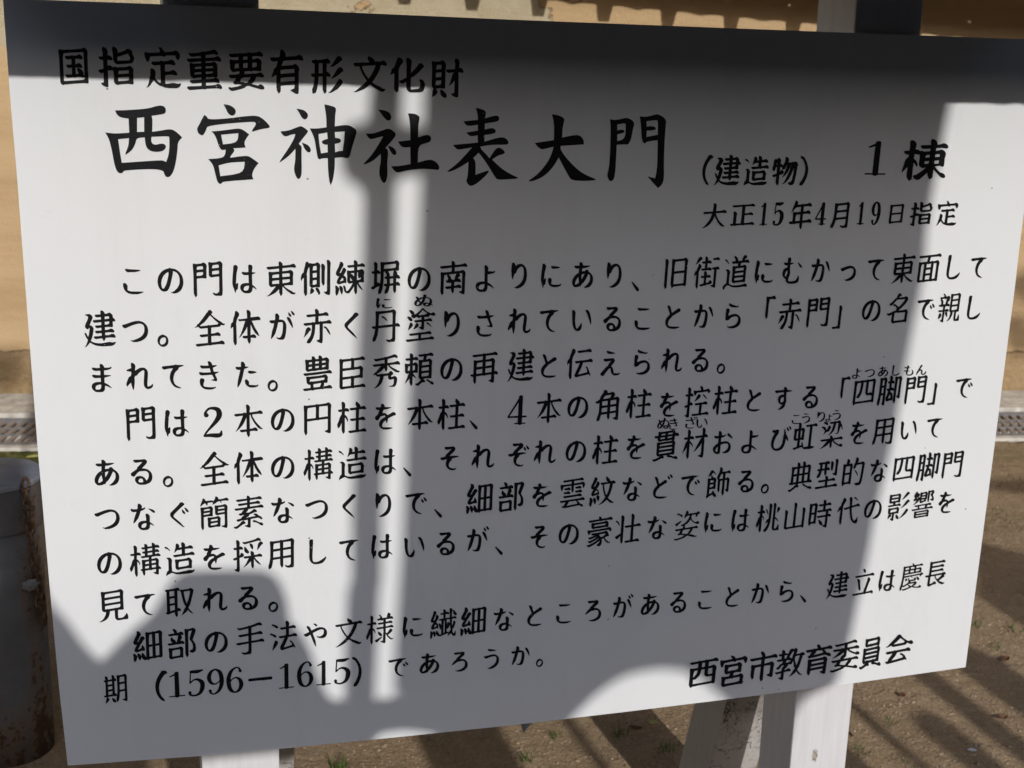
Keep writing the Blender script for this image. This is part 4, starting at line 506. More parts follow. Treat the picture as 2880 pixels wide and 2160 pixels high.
38642:[[206089,6452,6349,8955,9056,8955,8453,8553,6948,6040,6344,6148,5952,5454,5057,4165,3958,3553,3657,3766,3063,4755,5353,9752,9847,5556,4961,4260,4058,3653,2141,3448,746,747,847,746,3753,3946,848,947,4443,5243,5544,6345,8252,8252,3327,4329,4548,3254,4244,5243,5942],[242117,7273,6175,8353,8452,8353,5348,5539,6337,5138],[207212,6049,9554,9554,9554,9554,7648,7648,5855,5060,4361,3958,3554,639,447,447,347,447,4343,5044,5743],[273258,6351,5454,5056,4462,3562,3653,2441,3448,3450,4244,5242,5942,6346,7953],[442271,6351,5454,5055,4463,3662,3552,2541,3049,3349,4344,5142,6042,6346,8254],[314274,5750,6372,5083,5183,8952,9053,8952,6608,5644,5452,6372,5472,4763,3963,3458,3750,1742,1047,947,4552,5376,9153,9153,9046,6051,5555,4959,4459,4258,3156,1841,1847,1847,2548,3753,3745,1248,1347,1248,4344,5143,5842,6545,9954,9955,5247,5126,4548,1448,1347,1448,3250,3353,4347,4743,5515,6319,5545,5552,6168,5573,5559,8653,8753,8653,5102],[277305,6152,5459,4463,3761,3453,2642,3948,3250,4344,5043,5942,6445,7852],[425318,6549,5856,4763,3863,3256,1940,2850,4547,4642,5740,6745,7552]],
32011:[[155081,5650,5361,5658,5677,6079,4959,4066,3464,3352,4547,4845,5415,4417,5043,5536],[276101,6550,8763,8772,7671,8622,7635,7948,5653,6062,4754,4349,3552,3066,2167,3466,7082,6893,6192,5890,5166,8148,5552,5456,4762,3864,3657,3549,3644,3753,4148,4564,4063,2374,3559,4351,4642,5319,5935,6736,1446,2149,2149,4548,4645,5043,5642,7541,5132,5622,5722,6123,6123,6527,1710,2929,2027,3647],[220109,5655,5867,5168,4868,4658,4359,4157,3953,4350,4447,4840,5140,5920,6721],[269143,5454,5566,5063,5670,4659,4259,4057,3953,4349,4241,4639,5141,6128,7024],[177212,6150,8058,8157,7050,5659,3695,4060,3060,6158,5759,6981,5361,4666,4259,4056,3452,4546,5035,3115,3942,3750,6571,7690,6176,4661,3961,3756,4049,3824,3923,2505,4424,5340,6140,6046,6651,2715,4323,5143,5542],[380217,3771,3879,4280,4180,5372,9154,8752,5347,4313,4313,3510],[195244,8191,6241,5741,5341,4847]],
12393:[[326101,7652,7753,8459,6658,5152,4654,1753,1251,1352,1251,1659,3859,4767,5166,5363,5766,6974,7771,5863,7458,9875,8161,6461,5068,4757,4256,3057,3448,2131,2235,2335,3581,3788,4066,3960,3757,3852,4147,4642,5335,7014,6913,6027,4543,2327,3129,4028,4523,5330,5730,6332,6637,7038,7243,7745],[449367,5650,5554,5257,4957,4262,2575,4252,4547,5323,6134],[492385,5851,5656,5058,4759,2675,3159,4151,4646,6035,5634,6236]],
39166:[[151080,5649,6158,6455,5758,7661,7561,6731,6839,6848,5754,5356,4961,4460,2578,2578,4347,4428,831,5079,5079,9255,8847,5853,5355,5083,4983,5586,4861,4263,3859,3754,3649,2976,3457,5152,7574,5552,5648,8624,5350,3970,2774,2867,3453,3843,3833,3620,3620,4945,9070,5541,5841,4331,3350,3054,4347,4642,5222,5222,5006,5007,5006,4941,4539,4739,5330],[401103,5652,6165,5357,5092,5093,4993,5092,7851,5343,5017,5017,5017,4641,3550,5338,6831,6344,5949,5954,5572,5090,5090,5493,4961,3966,3360,3951,3043,3848,5078,5079,5353,7452,9545,5754,5258,4067,3360,3550,2741,2147,3154,4144,3850,5770,4568,4261,3958,3954,4149,4543,5239,4808,4139,3621,3621,5241,6335,5538,5012,5113,5012,6023,5837,5550,6472,5088,5188,5088,5758,7753,5012,5012,5013,5012,6219],[191219,5180,7354,7951,4825,3042],[193278,5266,5559,6553,6345,5949,5550,5248,5033,1746],[337318,4552,4953,7198,5554,7054,5350,5247,5022,5022]],
20856:[[163078,6752,9276,9277,7548,6051,5456,4960,4460,3763,5851,5857,9353,6550,6244,4446,4741,5939,9234,7835,7735,8444,5950,5753,5258,4859,4260,3958,3354,2743,970,971,6159,8152,8152,6147,6252,7947,5651,5455,5060,4064,3859,3355,5086,4987,5086,5595,4861,4263,3660,3655,2241,2948,4775,4561,3663,3355,4147,4740,4938,5521,4845,1148,4775,4561,3462,3454,4246,4739,5414,4845,2248,2249,3255,4046,4639,5321,5321,4907,5007,4907,4947,2648,4542,5144,5941,6744,7052,6647,6356,7852,7951,4049,3643,1923,1226,3242,3351,4447,4745,5541,6240],[211199,4854,5084,4984,5953,8454,5346,4914,4915],[297205,4854,5086,4985,5352,9253,5246,4914,4914],[384212,4854,5086,4985,9754,5346,4814,4915],[211303,4754,5172,5688,8656,5346,5019,5019],[295309,5084,5083,9454,5246,5018,5018],[382316,5082,5083,8354,6348,5219,5119,4748]],
22411:[[164087,9954,9955,9954,7044,6358,9954,9953,8048,7948,5454,5255,4663,3863,3457,3749,1940,446,547,5076,5076,8452,8553,8945,6151,5555,5157,4561,4259,3758,3952,1739,146,4672,4262,3361,4152,4249,4644,4839,5521,4946,1448,1548,1448,4347,4643,5838,6843,9654,9754,5130,4717,1348,1348,1247,1348,4343,5142,5742],[166232,6150,6454,6059,6680,5669,5476,5452,8553,5019,5341,6321,5646,5552,6470,5076,4975,5352,8745,5552,5555,4862,3865,3458,3249,4952,5190,7948,5956,5061,4461,3860,3555,3748,3644,3751,3944,547,3255,3944,3149,4547,4643,5442,5745,6842,5213,4837,1648,4341,5243,5943,6245,6349,4226,3124,4636,4441,5444],[461249,6452,5657,5094,5093,5094,5593,4861,4559,3164,3953,4348,4746,4739,5501,5014,4913,5014,4141,3245,3952,5048,5541,6242,7739],[387312,5653,6369,5188,5578,4864,4757,4260,3758,3952,4147,4744,4938,5521,5110,6417],[231350,5076,5177,8453,5023,5023]],
30340:[[167094,5652,6570,5352,7853,7953,8846,5752,5657,5088,4988,4988,5088,5290,5390,4069,3361,3553,3042,4751,6068,5266,4364,3463,3353,4446,4639,4714,4533,3648,2856,4348,4543,5208,5208,5010,5011,4911,5010,6514],[392096,6049,8153,6854,6459,5968,5466,5479,5479,5286,5387,5286,5381,5381,4563,4359,4057,3755,4150,2341,147,6275,4969,4065,3261,3951,4344,4409,4726,4137,3619,5121,5640,5550,7564,6481,5656,8454,8454,6251,5346,5126,4916,4816,4916,4724,4724,4313,4236,4446,2047,2047,4647,5639,5941],[188147,5096,4995,7455,9653,4906,4906,2842],[402221,5450,4767,3577,2677,3858,4252,4548,4846,5341,6539,7023],[188269,5076,5076,5372,5459,6353,6645,5552,5655,6651,5448,5237,5016,5015]],
25505:[[197076,5950,5552,5668,5270,4990,5090,4990,5554,8557,6261,5659,4759,4261,3957,3953,4047,4228,4447,5084,5083,8747,5754,5258,4363,3960,3754,3650,5483,4868,4264,3660,3552,4342,4936,5421,5013,1849,4446,4745,5442,5844,6346,6651,5008,5009,4747,1341,4440,5739,6644,5751,6657,5007,5007,4832,3644,4550,4055,4947,5439,5841,6741],[380105,5653,6271,5093,5193,7120,7427,7535,6945,5151,1890,2473,2876,5054,9653,9046,5752,5356,4959,4360,3958,3954,3749,2742,1547,4579,3365,4154,4150,4445,4839,5411,3852,1648,1549,4248,4643,5145,5544,6642,8954,5449,3219,3319,2115,4145,5748,5752,9073,9790,5103,6318],[320283,5951,5854,5358,4859,2486,2972,4154,4646,4816,5239,5737,6040,6342],[437311,7673,8289,7060,5159,4263,3958,3753,2635,4336],[380325,5451,5867,5070,4565,4459,4058,3855,4250,4546,5034,6124],[288392,8858,8857,8857,8858,7252,6745,5751,5559,4562,3962,3556,3651,3038,3244,1442,1543,2246,2146,3654,4349,4744,5639,6142]],
35946:[[168081,6449,9467,8064,7964,8976,5248,4942,4538,4343,3744,3432,5544,8041,6050,6155,6563,5767,5275,4578,7559,5448,6132,7028,7333,6146,7047,5753,5858,5054,3151,3460,2073,3370,5055,5755,7057,7652,5757,5057,4757,3665,5159,4757,3565,4254,3952,1739,1247,1247,3546,4052,1448,1348,4444,4945,5940,6643,7553,3041,938,4148,3552,4347,4943,6038,6344,6248,9666,9765,1930,1233,1439,3350,4347,4943,5741,5844,6146,6150,9065,7964,7963,7464,5349,1422,627,1638,1737,4549,3553,4348,4744,5443,6041],[346198,3068,4266,8453,8453,7548,4643,2029],[161232,5550,6466,6065,8754,8754,9753,9753,9653,9753,6148,5932,5846,6665,5356,4764,3964,3758,3853,1741,946,1047,946,1048,1047,1048,3550,3854,4149,4447,4745,5035,6814],[217305,5949,8357,7550,7550,8654,8755,7250,7547,6052,5554,5256,5290,3968,3262,3753,2139,1447,1547,1448,1348,1452,4647,4641,5410,5835],[235335,5057,5560,5451,8954,8853,8954,9650,5044,4645,3243,2448,2348,849,3447],[164389,6348,9755,9854,9755,6846,6256,9653,9753,7848,7748,5554,5357,4266,3362,4152,4149,2141,646,746,4751,4364,4258,3757,3951,4547,4845,5226,4847,147,247,147,4444,5142,5743]],
22766:[[229092,5650,6365,5357,5091,5091,5092,5091,5091,5091,5276,5375,4669,3962,3359,4151,4447,4632,5421,5116,5013,5013,5013,5013,3145,2236,2237,4646,5045,5439,5941,6144,6149,6157,8281,5020,5121,6025],[296098,6249,8454,8553,6647,6155,8653,9945,5651,5456,5059,4461,3959,3756,3649,2441,2448,5090,4990,4990,5090,5353,7652,7551,9746,5855,5061,3767,3059,3748,2642,1246,4975,5193,5576,4768,4461,4059,3756,3950,4444,4837,5514,5007,5007,748,747,4449,4644,5044,5543,6941,8554,8553,5347,4910,4910,5010,4910,1147,1147,4443,5243,5742],[190318,5352,4273,3578,3561,3555,4050,4743,5441,5844,6245,7321]],
23039:[[169078,8155,9461,9461,7560,6364,5751,7651,6444,7942,7943,7648,6851,7062,4654,2351,1266,358,4752,8389,6079,8452,8546,5953,5356,4857,3665,3455,1040,2448,3753,3845,1247,1347,4552,5159,4574,8872,7673,6472,8519,8332,8837,7251,6055,5355,4859,3665,4054,4350,3037,2856,2663,3862,3373,5490,7852,7853,5342,5126,5246,5549,7267,5669,7557,5257,4859,4258,3957,3752,3336,3948,1447,1347,3454,3944,3749,4751,5368,4363,3360,4151,4546,4434,4930,4143,4642,4207,6957,7769,6154,7253,5140,4936,4140,4031,2523,1528,4147,4345,3452,4247,4944,5743,6343,6648,5144,4229,3552,3946,1248,1248,4448,4543,5641,6643,8252,8253,4237,4129,2639,5042,6041,5949,7158,7846,7946,5948,5048,3542,2340,2243,2243,1745,3754,4150,4545,5342,6540],[311155,3955,556,4853,5864,6076,6548,5954,7552,7852,7752,5347,4031,3531,4334],[157265,5748,5752,8378,8377,5155,4554,3950,932,931,4843,5343],[230378,6248,5655,4961,4261,3956,2359,2359,4251,4247,4741,5542,5846,6450,6346]],
26691:[[200091,5650,6571,5087,5087,4988,5087,4667,5159,5350,7126,5537,5350,5560,4762,4070,4061,3858,5277,5352,8146,5654,5257,4661,3961,3956,3553,5483,4764,4559,4060,3955,4151,4246,4733,5421,5117,4748,1749,4340,5541,6144,6147,6552,4710,3028,4223,4024,3923,6115,5845,5654,6264,6585,5010,5010],[268094,6248,7054,7070,7388,5876,5775,5382,5382,5089,5190,5089,5477,4965,4761,4459,3958,3954,4149,4546,4730,5514,5013,5113,5013,4826,2536,3825,3725,6554,7660,5247,4429,3926,3427,3333,4534,4544,5245],[422101,8850,8751,5755,5361,4593,4365,3963,4732,3522,3738,3947,4151,4772,5084,4985,5084,5650,7630,7531,5451,4366,3668,3763,3362,4056,5087,5187,5087,5581,4867,3965,3260,3748,4538,5502,5003,5003,5002,5003,5003,5121,5435,5641,5942],[314314,5650,4656,4571,4270,3672,4056,4251,4547,5141,6039,7506],[448329,8070,6566,5668,4659,4458,3259,4150,4646,4325]],
23665:[[184105,5749,7956,9654,9754,6646,6356,8552,8453,8552,6134,5547,6566,5358,5094,5094,5095,5094,5582,4867,4559,3862,3356,4047,4640,4938,5521,5022,5123,5011,4912,5011,4845,246,146,4993,4993,5092,4993,5082,5183,5576,4868,4363,3660,3654,4047,4633,5519,5108,5007,4907,5006,4907,5007,4548,447,547,4854,5098,4999,5077,5177,5576,4866,4463,3762,3455,4046,4633,5605,5009,5009,4909,5009,5932]],
26178:[[431094,6749,5553,5355,5272,5088,5089,5088,9246,5852,5357,4565,3563,3655,3248,5085,5552,9046,5754,5257,4759,4260,3958,3954,3849,2441,3452,3945,4150,4999,8953,9446,5755,5159,4659,4259,3060,3749,2741,3348,4774,4263,3461,3452,4446,4839,5411,1648,1749,4548,4643,5539,6841,7652,7753,5128,4721,948,948,4243,5043,5841,6943,8954,8954,7045,5552,5655,5751,5246,5009,647,547,647,4347,4641,5939,6844,8953,8954,8953,5004,5005,4841,4446,2745,4451,5460,4961,3473,1180,3555,4548,4946,6209,6630,7038,6848,6535],[163131,5550,6872,8455,8746,5852,5355,5095,5095,5195,5095,5276,5377,4859,4459,3165,3652,2642,2748,3550,2855,4347,4743,5214,5213,5008,5008,4907,5008,6221],[184183,5094,4995,6954,7652,5008,4908,3140],[184303,5076,5075,5685,6454,7250,5224,5020,5020]],
20195:[[214091,5450,5454,6062,5357,5098,5098,4999,5098,4870,5775,6779,6265,5668,4863,4161,3659,3852,4247,4440,4121,3519,4219,2533,3822,3921,5336,5961,8973,5010,5010,4911,5010,6418],[454100,6448,6851,5552,5657,5574,4594,4261,2914,3035,3952,4257,3477,3398,4576,4575,4688,5653,8756,8756,7250,7246,5755,5159,3867,3061,3651,2839,1843,1843,4753,4967,4883,5370,4571,4361,4059,3755,4149,4445,4835,5812,5316,5317,1843,1843,2449,4546,5045,5443,5742,5945,5949,8458,8557,5715,5715,5919,6415,6526,6929,7037],[469394,5450,4365,2479,3858,2856,4447,4946,5737,5945,6347]],
24433:[[252080,6153,5365,5188,5188,7355,8747,6156,5276,5276,4665,3564,3455,2141,1147,2348,2349,3054,4244,4837,5404,5739,6240,4242,4743,4201,6759,7971,6457,5260,3968,6852,5230,4916,4245,3450,5046,5540,6539,6343],[340098,6153,5660,6648,7460,8872,7971,8591,5258,4759,3562,3553,4547,2718,2720,2721,2527,4547,4349,3870,2969,3063,4349,4743,5128,5437,7032],[197197,5269,5762,7853,7853,8950,5129,3642,3047,2151,3946],[376247,6352,8769,9076,7172,6957,5258,4759,4259,4155,3752,2839,2620,2720,3230,3740,3246],[165269,8853,8953,6356,6347,9952,8246,6153,5358,4660,4060,3856,3750,2141,2648,4751,5370,5252,7951,7747,5952,5655,5076,5177,5479,4859,4461,3661,3654,2343,2647,1648,1548,2354,4347,4537,5329,5022,5021,5339,6138,6344,8656,5933,4947,4448,1448,1348,4543,5243,5743],[195345,4965,5553,8553,8553,8553,5450,5047,4839,3243,2147,3355,3743],[371361,6550,7563,9278,7371,6356,5355,4957,3865,3356,3142,1809,1909,4546,3845],[197390,5058,5759,8654,8553,8250,5237,4747]],
38911:[[214085,5849,8156,8553,8652,8553,9153,8147,5952,5657,4979,5385,4264,3660,3353,2543,2248,2348,546,547,851,4646,4842,5219,5119,5737],[228112,5058,6853,9153,9153,9253,9153,5046,4748,2643],[231146,5460,6352,8753,8753,8753,7651,7551,5142,4748],[156189,6248,9654,9555,6248,6154,9654,9553,6347,5954,7652,7552,7648,7749,5755,4861,4161,3757,3749,2142,1047,5977,7848,7749,5553,5354,4761,4061,3556,2444,2545,3752,4146,747,3752,3746,747,3354,4144,648,4243,5540,6843,8154,5734,5141,246,147,4444,5045,5643],[275219,4362,5162,5253,7854,7953,8250,5849,3923],[156269,7456,8769,7065,5967,6157,5029,5341,5939,6144,5850,8260,8161,6149,5754,5647,4364,4858,5257,5954,5661,4879,5481,4267,3959,3754,2143,3951,3747,3250,3653,4247,4539,5312,4932,3957,3754,6970,4957,4459,3660,3850,4462,3761,3952,4346,2814,4432,5439,6539,4131,3745,4639,5642,6147,5750,6154,7250,2620,2930,4347,4949],[405292,5650,6272,5089,5089,5478,5456,6852,5549,4741,3832,4942,5836,7232,5242,4941,4143,3648,4153,5340,7236,7245,6553,5353,5059,5167,4662,2885,7086,5059,4461,3860,3753,1543,3250,3954,4149,4647,4842,5407,5016,4917],[291316,5065,9255,5245,4746],[208351,4851,5965,6154,5146,4540,4345],[291356,4961,5353,7954,7550,5039,4747],[295394,4954,5661,7455,7248,5239,4847]],
35211:[[156091,6048,7254,7056,7362,7166,6467,6386,5577,7652,7553,5449,5048,5109,5109,5735,6139,6244,6549,8653,8753,7349,6353,5453,5357,4976,4373,3664,4740,4036,2929,3544,2848,2351,4852,4996,5293,7352,7947,6051,5857,4970,5094,5093,5094,5596,4564,3963,3758,3952,1940,1947,1947,347,347,3551,3655,4048,4444,4940,5224,5324,5003,4904,5003,5637,6239,6146,7051,5148,4119,2913,3233,2433,2948],[229232,4852,5081,5254,8254,8253,8553,8652,8553,6050,5246,4824,4746,3545,2146,3653,3745,1648,1747,3154,4044],[228299,4883,5354,8854,8754,8552,8553,8552,5015,4746],[229366,4855,5473,5661,9054,9054,9452,9553,5348,5141,4923]],
21462:[[273096,5650,6470,5097,8551,5453,5355,4662,3962,3956,3451,4952,5190,5089,5190,5089,5190,7749,5442,6041,5806,5818,5917,6705,6430,4944,3536,3824,3725,3219,8668,8374,6767,6433,6933,6939,6448,4954,4553,2482,3170,4562,5061,6467,6794,6190,6291,6190,5157,4759,3864,3857,3952,2242,1847,1348,3254,3644,4462,4360,3957,3953,2643,4150,4146,1648,1547,3452,3046,4443,5045,5643,6242,5004,5104,5004,5004,4903,3843,4741,5840,6845,7253,5957,7656,7756,5323],[199171,4980,4980,7054,8653,5346,5024,4925],[406246,4075,3893,4388,4781,5354,9253,7951,5137,4422,4321,3814],[197259,5078,5077,7555,8351,5022,5022],[199343,4754,5176,5177,7852,7753,5122,5121]],
25163:[[251083,9654,7350,5852,5655,5467,5273,5093,5093,8752,8753,8752,9645,5753,5356,4860,4261,3959,3754,3949,2140,446,347,5084,5083,9453,9553,9645,5753,5357,4861,4260,3759,3953,3949,1940,1847,1747,4652,5182,5182,9660,9561,7443,6450,5654,5159,4560,4160,3458,3150,637,637,2946,3652,4143,643,643,2548,3057,4549,4645,5243,6139,6242,6147,9858,9957,5950,5248,5021,5021,1048,1147,1048,4448,4642,5145,5643,7042,8453,8454,8453,5016,5016,147,248,147,4447,4543,5145,5643,7042,9354,9453,9354,5019,5019,4728,4441,3943,3746,2648,2760,4449,4545,5341,6140]],
27861:[[170105,5149,6362,9294,6775,5559,5159,4859,4261,3160,4150,4546,4839,3823],[300105,5949,6556,9960,9158,9157,5449,6434,5450,4773,4163,3974,2283,3358,4147,5043,5641,6341,5837,5333,440,340,3850,7086,6987,5867,5568,5761,8252,8253,9345,5652,5455,5059,4461,3959,3756,3650,2440,1247,5087,5087,9053,9445,5755,5160,3867,3060,3749,2741,2848,4853,5576,4670,3664,3258,3947,4638,5414,5027,1648,1548,4547,4645,5145,5543,6841,7652,7653,5348,5021,5121,4537,4448,1248,1248,4447,4744,5539,6841,7752,7752,2909,3424,3525,4226,5041,5539,6040],[208269,6248,5855,5061,4461,3263,865,3952,4548,4642,5443,5744,7540,6934],[231378,6348,5855,5061,4361,3363,865,3953,4347,4844,5443,6240,6743,7232]],
12420:[[320112,5449,5253,4488,4587,3688,3588,3688,7761,7761,9766,8154,7744,5838,5123,4430,3735,3140,2845,1950,3862,4651,4847,5339,5542,6043,6345,8842,8751,7259,6562,5963,5668,5170,4674,4068,3468,3262,3257,655,1647,3045,1236,1337,3485,3468,3958,3555,4149,4445,4943,5243,7706,5830,2039,2139,3549,4544,5239,5741,6141,5946,6348,6652,9271,6416,6317,6416,6423,6423],[326392,5951,5555,4566,3465,2857,3746,4847,5244,6241,6436]],
25991:[[155094,5948,6052,9163,9368,8068,9082,9717,7936,7936,7442,7251,5854,6366,4953,2053,2763,1763,1763,1968,4854,7174,6672,8099,6992,5781,7051,8746,6054,5258,4660,4061,3957,3452,2642,3247,2855,3942,3449,4267,3863,3560,3654,3760,4352,4442,5028,5836,6635,4848,848,847,747,848,4248,4542,5244,5644,6244,6148,8554,6121,7110,7217,8212,3331,1724,1725,116,3547],[309222,2577,2979,2788,4366,4763,5553,9053,9053,8653,8753,5348,3409,2607,3021,3228]],
27096:[[209089,5552,6271,5088,5088,4989,5088,7325,5534,5349,5663,4566,3772,4259,3659,5290,5552,8746,5754,5256,4462,3662,3953,3346,4968,5483,4863,4261,3858,3752,4445,4838,5417,5008,1048,4547,4644,5641,6244,7951,4817,3230,3201,3213,5041,6021,5547,5351,6569,6276,6376,5002,5002,6317],[377091,6449,5756,5370,5092,4992,5254,7414,7922,7240,6147,5753,6261,4753,2851,1381,3963,5153,7361,8584,5160,4063,3756,3950,2009,3540,3956,4858,4893,5255,7852,7752,9046,5954,5160,4459,4058,3955,3949,2041,1547,4651,5080,5252,9253,8846,5954,5257,4561,4158,3956,3749,2142,2549,5178,7652,6248,5953,6549,8148,5655,5059,4459,3959,3954,3649,5665,4863,3863,3456,4145,4334,4213,2548,3752,4146,4150,4364,3075,3956,4152,4546,5144,6438,5342,4532,4748,2349,4342,5540,6643,7953,7044,5852,5356,5549,4923,1848,1748,4448,4643,5840,6445,7652,7753,5246,5021,748,747,4446,4744,5840,6645,8653,8553,5407,4737,4806,4905,4645,3847,3356,4948,5637,5842],[276109,6251,8278,8277,5056,4654,4451,4347,1032,1033,4943,5440,5843],[335181,5951,5754,5358,4759,3668,2269,4053,4447,5521,6531]],
32330:[[150089,5450,5155,6265,5577,5869,6711,5546,5452,5968,5468,5936,6141,9036,8262,6150,5656,7055,7054,5755,6353,5545,3618,6857,8674,6131,6637,7244,6154,5760,5163,5070,4570,4553,3421,4143,3779,5283,6157,6170,6588,5165,4559,4158,3954,4247,4521,4120,4678,4978,4978,5253,6551,9247,5553,5257,4164,3559,3950,1942,4897,5483,5250,5546,5717,5639,6737,6046,6050,5755,5259,4660,3767,2181,3953,4148,4562,4259,4056,3950,4546,4835,5601,5101,4648,2248,2348,5098,9648,5654,5159,4162,3757,4151,3246,4770,4460,3559,4351,4448,4634,5322,1448,4142,5740,6245,7652,5303,2248,2248,4243,5144,5744,6346,6350,5248,5124,5125,3864,3858,3749,4643,6408,6519,5647,5560,5149,5019,5119,2844,2294,3661,4351,4847,5145,4622,4367,3761,4153,4248,4537,3465,4054,4349,4544,5319,4717,5328],[326155,5090,4991,5090,5686,5752,5012,5011,5111,5012],[397162,3756,3751,5093,5055,5538,5647,6768,5359,5970,5250,5424,5636,4824,4947,3641,4441],[172209,8258,8158,5941,5449,5360,5079,4568,3965,3261,6163,7591,5059,4665,3665,3953,4349,4746,4517,4026,4042,4049,5974,6483,6475,5265,4759,4160,3955,3949,4234,4317,3824,3823,4531,5339,6239,6146,6554,2304,4430,5141,5543,5844],[191238,5055,6779,5350,5445,5541,5139],[371251,4884,4885,9154,5137,5218,4849,3263,3849,4747,4635]],
12429:[[318103,7649,8155,7959,7261,6763,6267,5767,5474,4673,4272,4065,3168,2963,2659,3254,2151,4652,6966,9683,5865,5170,5752,5053,3757,3363,3455,4049,4242,1353,850,950,4146,4742,5145,6039,6540,6749,7953,7953,6450,5046,3434,310,4542,4838,2837,3335,2520,3624,5745,6856,9273,9373,7048,8758,7050,6647,6940,5643,5440,5325,4223,4134,4040,3240,2840,1041,744,3556,4749,5738,6342]],
31435:[[169092,9454,9454,9353,9454,7045,6358,7952,7952,7250,8145,6152,5559,4562,3962,3557,3750,1940,2448,2449,6497,6597,6081,6374,5170,4462,3960,3756,3849,4236,4721,4528,3501,4022,4021,4421,2147,2147,948,1047,948,4443,5043,5842],[265160,6049,5571,4090,4091,4780,4560,4161,3660,4053,4050,4547,4746,5143,6813,6108,6107,6230],[183338,9854,9853,9954,9853,9854,7848,7848,5856,5061,4262,3859,3355,2341,3447,546,547,546,1548,1649,1548,4243,5042,5842],[321398,5749,5865,4769,3966,3260,4150,4345,4845,5337,5836]],
24950:[[152081,5350,5459,6161,6287,6543,6650,9070,6554,8128,5145,1839,2044,2143,2152,4745,5641,5645,6145,6749,9560,8060,8059,6251,6058,6351,7042,9444,9545,8352,6656,5257,4561,4058,3955,4149,3236,4147,2152,457,5253,8770,5967,5057,4659,4257,4056,3951,2144,2448,2449,5559,5353,8152,8153,6856,5760,4961,4162,3557,3947,4634,4344,1948,1947,3855,4961,4358,4354,4449,4745,5326,6332,4536,4145,4242,3143,1533,3250,5385,5386,5385,8954,8853,8954,6735,7343,5052,3262,4556,5354,9453,9353,9453,5448,5131,5647,7471,6856,5556,5057,4459,3361,4150,3539,4548,1147,1147,1246,1147,1248,1247,1248,4652,5161,8654,8754,6548,5954,8652,8553,6348,6154,6851,8452,7648,5952,5657,5386,4861,4360,3759,3752,2344,1447,4973,5453,7852,7951,9948,5453,5156,4857,4358,3957,4152,1441,1848,1847,3852,4046,3669,2659,4648,4947,5342,5843,4639,1447,3753,4146,2248,2349,3650,3553,4347,4639,5312,5007,5107,4821,4821,4622,4622,4324,4325,5230],[329139,3462,2359,4753,5856,6748,8154,8853,5548,2531,4238],[217212,5549,6854,5956,5456,5055,4263,3658,4350,4648,4535],[446212,6150,5754,5257,4859,3469,2662,3753,4647,5825,6334],[199323,4654,5268,7954,7953,5347,4828],[291330,4871,5254,8052,8052,5129,4746],[386337,4871,5254,8052,8051,5246,5040,4645,3044],[200370,4852,5163,5559,7652,7553,5347,4928],[291377,5071,5254,8653,6745,5650,5133,4848]],
38263:[[227089,5650,8662,8762,8853,5753,5356,4861,4261,3759,3853,4047,2331,938,4996,4997,5259,5752,7952,7952,6128,7517,6337,6342,6138,6837,8234,8139,7452,6157,6163,4854,1951,2662,1858,3259,8672,8572,6252,5554,5161,3868,7349,5554,5156,4564,3663,3255,2241,3648,1046,1047,1046,2148,2149,4752,4975,5554,9954,9855,9954,7748,7748,5755,5060,4360,4060,3955,4152,1138,647,647,647,4753,5071,5354,6653,8453,8452,8453,8852,8545,6252,5558,4565,3861,3357,338,1047,1047,1047,4350,4953,5675,5752,8753,8753,8753,8753,7748,7748,5757,4762,4162,3758,3553,1839,1247,1347,848,947,2656,3945,4637,5403,5010,5011,5010,4648,2449,2549,4547,4642,5839,6642,8552,5014,4913,5014,6134],[366183,2279,4459,4763,8653,8553,8751,3032]],
26399:[[154092,6555,8067,6874,5157,4757,3267,6257,8452,8453,6846,6152,7748,4009,5523,5442,5549,7064,5557,6296,5378,5379,7455,9753,5450,5147,4806,4905,4545,3947,3949,3755,4948,6034,7439,7742,6151,5553,5476,5096,5096,4995,5096,5187,5287,5187,3669,3059,1640,2448,2349,2454,4548,4641,5402,5008,5107,5008,4620,4619,3764,3458,4853,5099,4999,5099,5352,7349,5654,5156,4859,4457,3163,4768,4659,3463,3953,4249,4646,4837,5416,2347,2347,4752,4876,4162,3160,4150,4546,4733,5421,4948,3249,4341,5740,7040,5010,5010,4911,5010,4748,2848,4442,5639,6544,7551,5548,4246,4641],[296096,6248,5953,5458,5059,3672,2269,3755,4348,5121,6430],[208201,4785,5354,7953,7953,5245,4815],[382253,5083,5083,7455,9853,5246,5018,4918],[208267,4754,5181,7255,8852,5348,4915],[208330,4754,5079,5354,7952,7952,5248,5017],[384348,4853,5179,5682,8754,7750,5119,5119]],
12358:[[272111,8249,9257,9573,7166,6670,6379,5585,4582,3774,3367,2865,2358,3253,549,242,343,3252,4348,4747,4942,5243,6435,6841,6951,7858,7858,7654,7554,7549,6945,5944,5639,5230,4930,4528,3727,2625,2435,2335,1635,2751,5344],[295389,9749,7653,7653,4756,3954,2258,2257,1656,1756,4150,4448,4637,6533,6543]],
65288:[[479103,5652,4670,2196,3880,4283,4890,5277,5576,5979,6074,7893,6261,6556,5657,4961,4361,3859,3754,3248,4044,3116,3117,4024,4120,4420,4821,5303,5816,6215,6228,7218,6142]],
49:[[324107,6151,6360,9750,5553,5254,4557,450,4752,5096,4995,5095,5096,4996,5095,3961,3550,4043,4635,4445,1428,4644,5246,5647,8665,5348,5003,5003,5003,5003,5003,4548,750,4648,4745,5345,5448,9950,5743]],
